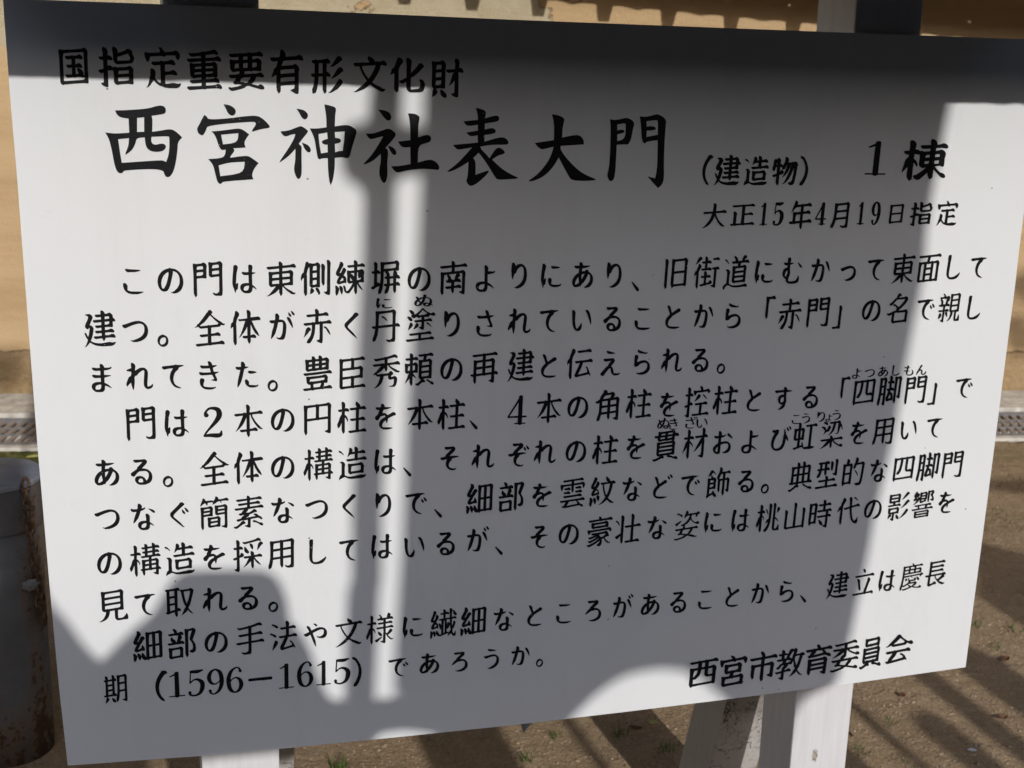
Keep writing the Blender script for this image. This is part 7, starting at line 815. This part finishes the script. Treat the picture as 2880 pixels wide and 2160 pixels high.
def curve_round(lp):
    """one pass of corner cutting that keeps sharp brush tips"""
    res = []
    n = len(lp)
    for i in range(n):
        a, p, c = Vector(lp[i - 1]), Vector(lp[i]), Vector(lp[(i + 1) % n])
        u, v = (a - p), (c - p)
        ang = u.angle(v) if u.length and v.length else 3.1
        if ang > 1.75:
            res += [tuple(p + u * 0.25), tuple(p + v * 0.25)]
        else:
            res.append(tuple(p))
    return res
loops = []
for g in TITLE:
    for lp in g:
        q = [(x / 1e5, z / 1e5) for x, z in lp]
        loops.append(curve_round(curve_round(q)))
letter_mesh('title_text', loops, panel)

def post_bm(x0t, x1t, x0b, x1b, y0, y1, zt, zb):
    """leaning square post: x range at z=1.5 and z=0.49"""
    bm = bmesh.new()
    def xr(z):
        t = (1.5 - z) / 1.01
        return x0t + (x0b - x0t) * t, x1t + (x1b - x1t) * t
    a, b = xr(zb)
    c, d = xr(zt)
    add_hexa(bm, [(a, y0, zb), (b, y0, zb), (b, y1, zb), (a, y1, zb)], [(c, y0, zt), (d, y0, zt), (d, y1, zt), (c, y1, zt)], 0.003)
    return bm
lp_ = from_bm('post', post_bm(0.090, 0.2015, 0.111, 0.218, 0.0125, 0.118, 1.80, -0.05), M_POST, sign)
rp_ = from_bm('post', post_bm(1.007, 1.112, 1.036, 1.139, 0.0125, 0.118, 1.80, -0.05), M_POST, sign)
def stay_bm(x0, x1, sl, y31, th):
    bm = bmesh.new()
    def Y(z): return y31 + (0.31 - z) * sl
    zt = 0.31 + (y31 - 0.125) / sl
    zb = -0.05
    add_hexa(bm, [(x0, Y(zb), zb), (x1, Y(zb), zb), (x1, Y(zb) + th, zb), (x0, Y(zb) + th, zb)],
             [(x0, Y(zt), zt), (x1, Y(zt), zt), (x1, Y(zt) + th, zt), (x0, Y(zt) + th, zt)], 0.004)
    return bm
tag(from_bm('stay', stay_bm(0.170, 0.274, 0.26, 0.295, 0.11), M_STAY, sign), 'raking stay with dirty flaking white paint behind the left post')
tag(from_bm('stay', stay_bm(1.065, 1.17, 0.26, 0.295, 0.11), M_STAY, sign), 'raking stay with black grime and flaking white paint behind the right post')
# the sign's own small gable roof (above the frame, it shades the top of the panel)
bm = bmesh.new()
ez = 1.413 + 0.52 * TAN
prof = [(-0.52, ez), (0.06, ez + 0.12), (0.56, ez + 0.02), (0.56, ez + 0.05), (0.06, ez + 0.153), (-0.52, ez + 0.03)]
xs = [-0.17 + 1.66 * i / 166 for i in range(167)]
prev = None
for x in xs:
    j = 0.0022 * noise.noise(Vector((x * 38, 0, 3)))
    ring = [bm.verts.new((x, y, z + (j if q in (0,) else 0))) for q, (y, z) in enumerate(prof)]
    if prev:
        for q in range(6): bm.faces.new((prev[q], prev[(q + 1) % 6], ring[(q + 1) % 6], ring[q]))
    else: bm.faces.new(ring[::-1])
    prev = ring
bm.faces.new(prev)
from_bm('roof', bm, M_ROOF, sign)
for board_x in (-0.168, 1.488):  # unseen end boards, added to block side light on the panel top
    bm = bmesh.new()
    add_hexa(bm, [(board_x - 0.008, -0.518, ez - 0.06), (board_x + 0.008, -0.518, ez - 0.06), (board_x + 0.008, 0.558, ez - 0.06), (board_x - 0.008, 0.558, ez - 0.06)],
             [(board_x - 0.008, -0.518, ez - 0.002), (board_x + 0.008, -0.518, ez - 0.002), (board_x + 0.008, 0.558, ez + 0.016), (board_x - 0.008, 0.558, ez + 0.016)])
    from_bm('side_light_board', bm, M_ROOF, sign)
# scrap of clear tape under the lower edge
bm = bmesh.new()
pts = [(0.572, 0.497), (0.592, 0.497), (0.584, 0.486), (0.578, 0.478), (0.575, 0.486)]
v0 = [bm.verts.new((x, 0.004, z)) for x, z in pts]
v1 = [bm.verts.new((x, 0.0046, z)) for x, z in pts]
bm.faces.new(v0); bm.faces.new(v1[::-1])
for i in range(5): bm.faces.new((v0[i], v0[(i + 1) % 5], v1[(i + 1) % 5], v1[i]))
from_bm('tape_scrap', bm, M_FOIL, sign)

# ------------------------------------------------------------------ bollard with chain
BX, BY = -0.235, 0.95
bol = empty('steel_bollard', (BX, BY, 0), 'rust-stained grey steel bollard with a flat cap beside the left edge of the sign', 'bollard')
bm = bmesh.new()
add_lathe(bm, BX, BY, [(0.0845, -0.02), (0.0845, 0.1), (0.0845, 0.3), (0.0845, 0.5)], 56, 0.0006)
from_bm('pipe', bm, M_BOLL, bol, smooth=True)
bm = bmesh.new()
add_lathe(bm, BX, BY, [(0.086, 0.498), (0.0885, 0.498), (0.0888, 0.503), (0.0888, 0.588), (0.086, 0.588)], 56, 0.0005)
from_bm('sleeve', bm, M_BOLL, bol, smooth=False)
bm = bmesh.new()
add_lathe(bm, BX, BY, [(0.060, 0.5885), (0.0925, 0.5885), (0.0935, 0.591), (0.0935, 0.597), (0.0915, 0.600), (0.05, 0.6015), (0.001, 0.602)], 72, 0.0022, 5)
from_bm('cap', bm, M_CAP, bol, smooth=False)
# chain hanging from the cap, folded into a bunch at its lower end
ch = empty('rusty_chain', (BX + 0.06, BY - 0.075, 0.3), 'rusty iron chain hanging down the side of the grey bollard', 'chain')
# path of link centres on the pipe's visible face, from the photo: (angle round pipe, height)
def onpipe(a, z, r): return Vector((BX + r * math.cos(a), BY + r * math.sin(a), z))
path = [(-48.1, 0.597), (-48.1, 0.559), (-45.4, 0.517), (-44.8, 0.484), (-42.5, 0.449), (-41.9, 0.415), (-40.2, 0.389), (-37.0, 0.365), (-35.0, 0.321), (-32.5, 0.29), (-30.5, 0.266)]
def along(pathpts, step, off=0.0, r=0.096):
    P = [onpipe(math.radians(a + off), z, r) for a, z in pathpts]
    d = [0]
    for a, b in zip(P, P[1:]): d.append(d[-1] + (b - a).length)
    res = []
    t = 0
    while t <= d[-1]:
        for i in range(len(P) - 1):
            if d[i] <= t <= d[i + 1] + 1e-9:
                f_ = (t - d[i]) / (d[i + 1] - d[i])
                res.append(P[i].lerp(P[i + 1], f_))
                break
        t += step
    return res
def link_loop(c, axis, side, L=0.0150, W=0.0082, r=0.0029):
    pts = []
    for k_ in range(14):
        a = 2 * math.pi * k_ / 14
        pts.append(c + axis * (L * math.cos(a)) + side * (W * math.sin(a)))
    bm = bmesh.new()
    add_tube(bm, pts, r, 6, True)
    return bm
cr = random.Random(11)
def run(points, flat=False):
    for i, c in enumerate(points[:-1]):
        ax = (points[i + 1] - c).normalized()
        rad = Vector((c.x - BX, c.y - BY, 0)).normalized()
        sd = ax.cross(rad).normalized()
        side = sd if (i % 2 == 0 or flat) else (rad * 0.85 + sd * 0.5).normalized()
        side = (side + Vector((cr.uniform(-.2, .2), cr.uniform(-.2, .2), 0)) ).normalized()
        from_bm('chain_link', link_loop(c, ax, side), M_CHAIN, ch, smooth=True)
run(along(path, 0.0225, 0, 0.0975))
run(along(path[6:], 0.0225, 3.2, 0.0945))
run(along(path[6:10], 0.0225, -2.6, 0.0955))
# crumpled paper stuck behind the chain
bm = bmesh.new()
bmesh.ops.create_icosphere(bm, subdivisions=3, radius=0.012)
cp = onpipe(math.radians(-49.0), 0.388, 0.097)
for v in bm.verts:
    n_ = noise.noise(v.co * 160) * 0.6 + noise.noise(v.co * 400) * 0.3
    v.co = Vector((v.co.x * 1.25, v.co.y * 0.5, v.co.z * 0.9)) * (1 + n_)
    v.co += cp
from_bm_obj = from_bm('crumpled_paper', bm, M_FOIL)
own_origin(from_bm_obj, cp)
tag(from_bm_obj, 'crumpled grey scrap of paper caught on the chain of the bollard', 'paper scrap')

# ------------------------------------------------------------------ small things on the soil
def gz(x, y): return gh(x, y)
def tuft(x, y, h, n, label, seed, mat=None, spread=0.02):
    r = random.Random(seed)
    bm = bmesh.new()
    z0 = gz(x, y)
    for _ in range(n):
        a = r.uniform(0, 2 * math.pi)
        bx, by = x + r.gauss(0, spread * 0.5), y + r.gauss(0, spread * 0.5)
        hh = h * r.uniform(0.5, 1.1)
        lean = r.uniform(0.15, 0.9) * hh
        wd = r.uniform(0.0009, 0.0016)
        px, py = -math.sin(a), math.cos(a)
        L = []
        for k_ in range(5):
            t = k_ / 4
            cx, cy = bx + math.cos(a) * lean * t * t, by + math.sin(a) * lean * t * t
            cz = z0 - 0.003 + hh * (t - 0.25 * t * t * (lean / hh))
            ww = wd * (1 - t) + 0.0002
            L.append((bm.verts.new((cx - px * ww, cy - py * ww, cz)), bm.verts.new((cx + px * ww, cy + py * ww, cz + 0.0004))))
        for p, q in zip(L, L[1:]): bm.faces.new((p[0], p[1], q[1], q[0]))
    o = from_bm('grass_tuft', bm, mat or M_GRASS)
    own_origin(o, (x, y, z0))
    tag(o, label, 'grass tuft', 'small grass tufts on the sandy soil')
TU = [
    (0.414, 0.715, 0.060, 34, 'bushy green grass tuft just right of the left post, below the sign'),
    (0.801, 0.670, 0.045, 16, 'thin grass tuft below the middle of the sign, under the clear tape'),
    (0.892, 0.741, 0.040, 14, 'small dark grass tuft left of the taller tuft near the right stay'),
    (1.033, 0.715, 0.055, 20, 'upright grass tuft beside the yellow leaf, left of the right stay'),
    (0.846, 0.600, 0.035, 12, 'grass tuft at the bottom edge between the two posts'),
    (1.120, 0.640, 0.040, 22, 'dark grass tuft in the rounded shadow left of the right stay'),
    (2.165, 1.015, 0.055, 18, 'tall green grass tuft touching the lower right edge of the sign'),
    (2.254, 0.975, 0.040, 18, 'bright grass tuft in sun right of the sign, beside the tall tuft'),
    (2.147, 0.886, 0.030, 12, 'small grass tuft on the sunny strip near the brown leaf'),
    (1.667, 0.633, 0.028, 12, 'tiny grass tuft in the sun between two narrow shadows'),
    (1.533, 0.539, 0.045, 14, 'grass tuft close to the foot of the right post'),
    (1.612, 0.479, 0.028, 10, 'tiny grass tuft near the bottom edge right of the right post'),
    (3.016, 1.995, 0.045, 30, 'far dry grass clump in front of the right drain grating'),
    (2.924, 1.936, 0.040, 26, 'far dry grass clump closest to the sign edge, by the right drain grating'),
    (2.681, 1.652, 0.060, 44, 'wide dry grass clump beside the right edge of the sign'),
    (2.774, 1.703, 0.050, 36, 'loose dry grass clump behind the wide clump right of the sign'),
]
for i, (x, y, h, n_, lab) in enumerate(TU):
    tuft(x, y, h * (0.62 if i < 12 else 0.5), n_ if i < 12 else n_ * 2, lab, 40 + i, M_WEED if i >= 12 else M_GRASS, 0.02 if i < 12 else 0.11)

def leaf(name, x, y, L, W, rot, mat, label, cat, curl=0.3, lift=0.004):
    bm = bmesh.new()
    rows_ = []
    for i in range(9):
        t = i / 8
        w2 = W * math.sin(math.pi * (0.03 + 0.94 * t)) ** 0.8
        rows_.append([bm.verts.new(((t - 0.5) * L, s_ * w2, lift + curl * L * ((t - 0.5) ** 2) + abs(s_) * w2 * 0.5)) for s_ in (-1, -0.5, 0, 0.5, 1)])
    for a, b_ in zip(rows_, rows_[1:]):
        for q in range(4): bm.faces.new((a[q], a[q + 1], b_[q + 1], b_[q]))
    r = bmesh.ops.extrude_face_region(bm, geom=bm.faces[:])
    for v in [g for g in r['geom'] if isinstance(g, bmesh.types.BMVert)]: v.co.z += 0.0006
    me_rot = Matrix.Rotation(rot, 4, 'Z')
    bm.transform(me_rot)
    me = bpy.data.meshes.new(name)
    bmesh.ops.recalc_face_normals(bm, faces=bm.faces)
    bm.to_mesh(me); bm.free()
    me.materials.append(mat)
    o = bpy.data.objects.new(name, me)
    COL.objects.link(o)
    o.location = (x, y, gz(x, y))
    tag(o, label, cat)
leaf('fallen_leaf', 1.13, 0.743, 0.026, 0.008, 0.2, M_YLEAF, 'small yellow leaf lying on the soil left of the right stay', 'leaf')
leaf('fallen_leaf', 1.08, 0.729, 0.030, 0.008, -0.5, M_BLEAF, 'curled dark brown leaf on the soil beside the yellow leaf', 'leaf', 0.9)
leaf('fallen_leaf', 2.121, 0.83, 0.034, 0.010, 0.4, M_BLEAF, 'reddish brown leaf at the edge of the wide shadow right of the sign', 'leaf', 0.7)
leaf('fallen_leaf', 1.757, 0.725, 0.022, 0.007, 1.2, M_BLEAF, 'small brown leaf on the sunlit soil right of the right post', 'leaf', 0.8)
leaf('fallen_leaf', 1.932, 0.584, 0.026, 0.009, 0.1, M_BLEAF, 'brown leaf on the sunny strip between two dark shadow bands', 'leaf', 0.9)
leaf('paper_scrap', 1.773, 0.477, 0.020, 0.006, -0.3, M_PAPER, 'tiny white paper scrap lying in the shadow at the lower right', 'paper scrap', 0.2)
leaf('fallen_leaf', -0.30, 2.804, 0.055, 0.010, 0.15, M_YLEAF, 'pale yellow leaf on the moss between bollard and drain grating', 'leaf', 0.2)
bm = bmesh.new()
add_tube(bm, [(1.53, 0.70, gz(1.53, 0.70) + 0.004), (1.545, 0.65, gz(1.545, .65) + 0.006), (1.552, 0.60, gz(1.55, .60) + 0.004)], 0.0022, 6)
tw = from_bm('twig', bm, M_BLEAF)
own_origin(tw, (1.545, 0.65, 0))
tag(tw, 'short reddish brown twig on the soil beside the right post', 'twig')

# grit and pebbles: nobody could count them
pr = random.Random(8)
bm = bmesh.new()
base = [Vector(v).normalized() for v in ((1, 1, 1), (-1, -1, 1), (-1, 1, -1), (1, -1, -1), (1, 0, 0), (-1, 0, 0), (0, 1, 0), (0, -1, 0), (0, 0, 1))]
def pebble(x, y, r):
    c = Vector((x, y, gz(x, y) + r * 0.15))
    rot = Matrix.Rotation(pr.uniform(0, 6.28), 3, 'Z') @ Matrix.Rotation(pr.uniform(0, 6.28), 3, 'X')
    sc = Vector((pr.uniform(0.7, 1.4), pr.uniform(0.7, 1.2), pr.uniform(0.45, 0.8)))
    ring = []
    for k_ in range(6):
        a = 2 * math.pi * k_ / 6
        ring.append((math.cos(a), math.sin(a)))
    up = bm.verts.new(c + Vector((0, 0, r * sc.z)))
    v_ = []
    for ca, sa in ring:
        q = r * pr.uniform(0.75, 1.15)
        v_.append(bm.verts.new(c + Vector((ca * q * sc.x, sa * q * sc.y, r * 0.25 * sc.z))))
    for k_ in range(6): bm.faces.new((v_[k_], v_[(k_ + 1) % 6], up))
    lo_ = [bm.verts.new(v.co + Vector((0, 0, -r * 0.6))) for v in v_]
    for k_ in range(6): bm.faces.new((lo_[k_], lo_[(k_ + 1) % 6], v_[(k_ + 1) % 6], v_[k_]))
for _ in range(9000):
    x = pr.uniform(0.2, 2.9)
    y = pr.uniform(0.35, 1.25)
    if x > 2.0: y = pr.uniform(0.35, 2.3)
    pebble(x, y, pr.choice((0.0011, 0.0014, 0.0018, 0.0022, 0.003)) * pr.uniform(0.8, 1.3))
for _ in range(900):
    pebble(pr.uniform(0.2, 3.2), pr.uniform(0.35, 2.2), pr.uniform(0.003, 0.0055))
for _ in range(500):
    pebble(pr.uniform(-0.35, 0.05), pr.uniform(0.2, 2.6), pr.uniform(0.0015, 0.004))
tag(from_bm('pebbles', bm, M_PEB), 'grit and small pebbles strewn over the sandy soil', kind='stuff')

# ------------------------------------------------------------------ unseen casters behind the viewer, shaped to throw the shadows
def shade_thing(name, poly, D, T, label, cat, group=None, bev=0.0):
    """outline of a thing on the sign's plane, carried D metres towards the sun, T metres thick"""
    bm = bmesh.new()
    n_ = len(poly)
    d0, d1 = Vector((-SX * D, -D, TAN * D)), Vector((-SX * (D + T), -(D + T), TAN * (D + T)))
    a = [bm.verts.new(Vector((x, 0, z)) + d0) for x, z in poly]
    c = [bm.verts.new(Vector((x, 0, z)) + d1) for x, z in poly]
    for t_ in tessellate_polygon([[Vector((x, z, 0)) for x, z in poly]]):
        bm.faces.new([a[q] for q in t_])
        bm.faces.new([c[q] for q in t_[::-1]])
    for i in range(n_): bm.faces.new((a[i], a[(i + 1) % n_], c[(i + 1) % n_], c[i]))
    o = from_bm(name, bm, M_CASTER)
    zmin = min(v.co.z for v in o.data.vertices)
    own_origin(o, (sum(v.co.x for v in o.data.vertices) / len(o.data.vertices), -D - T / 2, zmin))
    tag(o, label, cat, group)
    return o
G0 = -0.5
VIEWER_OUTLINE = [(-0.36, 1.12), (-0.13, 1.10), (-0.10, 0.82), (-0.071, 0.751), (-0.054, 0.726), (-0.036, 0.691), (-0.018, 0.666), (-0.011, 0.667), (0.004, 0.683), (0.023, 0.702), (0.038, 0.714), (0.053, 0.727), (0.072, 0.761), (0.079, 0.772), (0.090, 0.781), (0.105, 0.784), (0.153, 0.781), (0.195, 0.777), (0.211, 0.769), (0.221, 0.754), (0.229, 0.729), (0.232, 0.698), (0.247, 0.679), (0.257, 0.660), (0.263, 0.642), (0.270, 0.616), (0.276, 0.596), (0.286, 0.575), (0.296, 0.569), (0.39, 0.562), (0.47, 0.54), (0.47, 0.44), (0.452, 0.488), (0.431, 0.499), (0.393, 0.508), (0.363, 0.507), (0.346, 0.497), (0.352, 0.48), (0.30, 0.44), (0.255, 0.43), (0.24, 0.494), (0.10, 0.497), (0.08, 0.43), (0.08, -0.95), (-0.36, -0.95)]
shade_thing('viewer_shadow_caster', VIEWER_OUTLINE, 2.0, 0.14, 'unseen slab added behind the viewer to cast the viewer shadow on the sign', 'shadow caster')  # slab added for the viewer's shadow, its left block darkens the bollard
POLE = [(0.336, 1.9), (0.335, 1.406), (0.332, 1.372), (0.308, 1.366), (0.300, 1.350), (0.298, 1.320), (0.304, 1.300), (0.320, 1.290), (0.328, 1.280), (0.327, 1.201), (0.322, 1.095), (0.316, 0.851), (0.317, 0.749), (0.311, 0.737), (0.308, 0.644), (0.309, 0.50), (0.309, -1.10), (0.352, -1.10), (0.352, 0.574), (0.356, 0.732), (0.359, 0.745), (0.358, 0.848), (0.366, 1.094), (0.369, 1.201), (0.369, 1.289), (0.374, 1.301), (0.405, 1.304), (0.405, 1.366), (0.375, 1.369), (0.376, 1.407), (0.377, 1.9)]
shade_thing('pole_shadow_caster', POLE, 2.4, 0.06, 'unseen slim pole with a lump, shaped for its shadow, behind the viewer', 'lamp post')  # unseen pole shape, outline drawn to give the narrow shadow strip
BROAD_OUTLINE = [(0.404, 1.9), (0.403, 1.413), (0.401, 1.292), (0.399, 1.201), (0.394, 1.087), (0.389, 1.0), (0.387, 0.846), (0.386, 0.795), (0.383, 0.733), (0.379, 0.637), (0.379, 0.568), (0.435, 0.535), (0.45, 0.41), (0.637, 0.41), (0.645, 0.485), (0.652, 0.496), (0.683, 0.527), (0.712, 0.547), (0.733, 0.557), (0.756, 0.561), (0.793, 0.562), (0.828, 0.554), (0.861, 0.534), (0.886, 0.511), (0.905, 0.495), (0.935, 0.43), (0.973, 0.405), (0.973, -1.28), (1.000, -1.28), (1.002, 0.40), (1.032, 0.40), (1.036, 0.45), (1.052, 0.478), (1.098, 0.501), (1.103, 0.527), (1.114, 0.587), (1.121, 0.666), (1.127, 0.728), (1.130, 0.794), (1.141, 0.883), (1.146, 0.934), (1.150, 1.029), (1.154, 1.089), (1.158, 1.135), (1.159, 1.169), (1.157, 1.204), (1.155, 1.229), (1.156, 1.280), (1.160, 1.343), (1.163, 1.376), (1.167, 1.418), (1.17, 1.9)]
shade_thing('broad_shadow_caster', BROAD_OUTLINE, 2.65, 0.05, 'unseen broad sheet on a thin pole, added behind the viewer for its shadow', 'banner')  # added sheet, cut to the outline of the broad shadow
GP = 'unseen low shadow casters behind the viewer'
LP = 'unseen low slab added behind the viewer to cast shadow on the soil'
for poly in (  # added low slabs, each cut to one shadow on the soil
    [(0.637, 0.40), (0.637, -1.05), (0.825, -1.05), (0.828, 0.40)],
    [(1.06, 0.22), (1.075, 0.28), (1.10, 0.295), (1.13, 0.28), (1.145, 0.22), (1.15, -1.05), (1.055, -1.05)],
    [(1.42, 0.27), (1.55, 0.275), (1.55, -1.05), (1.42, -1.05)],
    [(1.645, 0.36), (1.675, 0.36), (1.672, -1.05), (1.643, -1.05)],
    [(1.745, 0.285), (1.76, 0.305), (1.80, 0.312), (1.83, 0.295), (1.835, 0.25), (1.775, -1.05), (1.735, -1.05)],
    [(1.885, 0.72), (1.95, 0.72), (1.95, -1.05), (1.872, -1.05)],
    [(2.02, 0.43), (2.10, 0.455), (2.16, 0.40), (2.165, -1.05), (2.012, -1.05)],
    [(2.35, 0.565), (2.34, -1.05), (2.52, -1.05), (2.55, 0.46), (2.65, 0.45), (3.25, 0.60), (3.3, 0.66), (2.7, 0.68), (2.625, 0.73)],
    [(2.95, 0.955), (2.97, 0.92), (3.09, 0.887), (3.5, 0.90), (3.5, -1.05), (3.62, -1.05), (3.62, 0.97)],
):
    shade_thing('band_shadow_caster', poly, 2.2, 0.12, LP, 'fence post', GP)

for leaves, about in (
    ([(-0.30, 1.86, 0.030), (-0.335, 1.80, 0.034), (-0.285, 1.775, 0.03), (-0.235, 1.815, 0.028), (-0.215, 1.79, 0.022), (-0.25, 1.765, 0.024)], (-0.7, 2.6)),
    ([(3.93, 1.95, 0.06), (3.98, 1.86, 0.07), (3.90, 1.78, 0.05), (4.05, 1.72, 0.06), (3.95, 1.64, 0.05)], (4.6, 2.6)),
):
    bm = bmesh.new()
    D = 5.0
    shift = Vector((-SX * D, -D, TAN * D))
    tipx, tipz = about
    add_tube(bm, [Vector((leaves[0][0], 0, leaves[0][1])) + shift, Vector((tipx, -0.6, tipz)) + shift], [0.006, 0.014], 6)
    for lx, lz, lr in leaves:
        bmesh.ops.create_icosphere(bm, subdivisions=2, radius=lr, matrix=Matrix.Translation(Vector((lx, pr.uniform(-0.1, 0.1), lz)) + shift) @ Matrix.Scale(1.5, 4, Vector((1, 0, 0))))
    for v in bm.verts:
        v.co += Vector((noise.noise(v.co * 25), noise.noise(v.co * 27 + Vector((3, 1, 2))), noise.noise(v.co * 23 + Vector((7, 7, 1))))) * 0.018
    o = from_bm('tree_branch', bm, M_FOLIAGE)
    own_origin(o, Vector((tipx, -0.6, tipz)) + shift)
    tag(o, 'leafy tree branch hanging behind the viewer, outside the picture', 'branch', 'leafy branches behind the viewer')
# an unseen dark hall added well behind the viewer: it cuts low sky light and shades the ground in front of the sign
blocker = empty('sky_blocker', (0.5, -9.6, 0), 'unseen dark hall across the forecourt behind the viewer', 'light blocker')
bm = bmesh.new()
add_box(bm, -16, 17, -10.6, -9.2, -0.05, 3.45)
add_box(bm, -9.0, -7.5, -9.2, 2.6, -0.05, 7.6)  # side wings added to block sky light from left and right
add_box(bm, 9.0, 10.5, -9.2, -1.5, -0.05, 7.6)
from_bm('wall', bm, M_ROOF, blocker)
bm = bmesh.new()
add_hexa(bm, [(-16.6, -12.2, 3.45), (17.6, -12.2, 3.45), (17.6, -8.6, 3.45), (-16.6, -8.6, 3.45)],
         [(-16.6, -12.2, 3.60), (17.6, -12.2, 3.60), (17.6, -8.6, 3.60), (-16.6, -8.6, 3.60)])
add_hexa(bm, [(-16.6, -12.2, 3.60), (17.6, -12.2, 3.60), (17.6, -8.6, 3.60), (-16.6, -8.6, 3.60)],
         [(-16.6, -10.5, 4.5), (17.6, -10.5, 4.5), (17.6, -10.3, 4.5), (-16.6, -10.3, 4.5)])
from_bm('roof', bm, M_TILE, blocker)

bm = bmesh.new()
add_box(bm, -15, 16, -9.0, -0.55, -0.05, 0.012)  # added dark slab, cuts the light bounced up to the panel
tag(from_bm('bounce_slab', bm, M_SLAB), 'unseen dark slab added behind the viewer to cut bounced light', kind='structure')

# added, unseen grove far behind the viewer, closing the low sky as seen from the sign
SKYSCREEN_Y = -42.0
bm = bmesh.new()
cols_front, cols_back = [], []
for i in range(121):
    skyscreen_x = -90 + 1.5 * i
    top_z = 18.0 + 0.5 * noise.noise(Vector((skyscreen_x * 0.3, 2.0, 5.0)))
    cols_front.append([bm.verts.new((skyscreen_x, SKYSCREEN_Y + 1.2 * noise.noise(Vector((skyscreen_x * 0.5, j * 1.3, 1.0))), max(-0.1, top_z * j / 8))) for j in range(9)])
    cols_back.append([bm.verts.new((skyscreen_x, SKYSCREEN_Y - 6, max(-0.1, top_z * j / 8))) for j in (0, 8)])
for i in range(120):
    for j in range(8):
        bm.faces.new((cols_front[i][j], cols_front[i + 1][j], cols_front[i + 1][j + 1], cols_front[i][j + 1]))
    bm.faces.new((cols_back[i][0], cols_back[i][1], cols_back[i + 1][1], cols_back[i + 1][0]))
    bm.faces.new((cols_front[i][8], cols_front[i + 1][8], cols_back[i + 1][1], cols_back[i][1]))
tag(from_bm('skyscreen', bm, M_FOLIAGE), 'unseen dark grove far behind the viewer', kind='stuff')

# added, unseen canopy reaching over the wall, blocking sky light from high above the sign
bm = bmesh.new()
cover = []
for i in range(41):
    cover_x = -7 + 0.42 * i
    strip = []
    for j in range(25):
        cover_y = -0.6 + 0.42 * j
        up = noise.noise(Vector((cover_x * 0.6, cover_y * 0.6, 9.0))) + 0.6 * noise.noise(Vector((cover_x * 1.9, cover_y * 1.9, 2.0)))
        strip.append((bm.verts.new((cover_x, cover_y, 5.6 + 0.5 * up)), bm.verts.new((cover_x, cover_y, 7.4 + 0.9 * up))))
    cover.append(strip)
for i in range(40):
    for j in range(24):
        if noise.noise(Vector((i * 0.55, j * 0.55, 4.0))) > 0.32: continue
        p, q, r, s_ = cover[i][j], cover[i + 1][j], cover[i + 1][j + 1], cover[i][j + 1]
        bm.faces.new((p[0], s_[0], r[0], q[0]))
        bm.faces.new((p[1], q[1], r[1], s_[1]))
tag(from_bm('sky_cover', bm, M_FOLIAGE), 'unseen dark canopy reaching over the wall above the picture', kind='stuff')
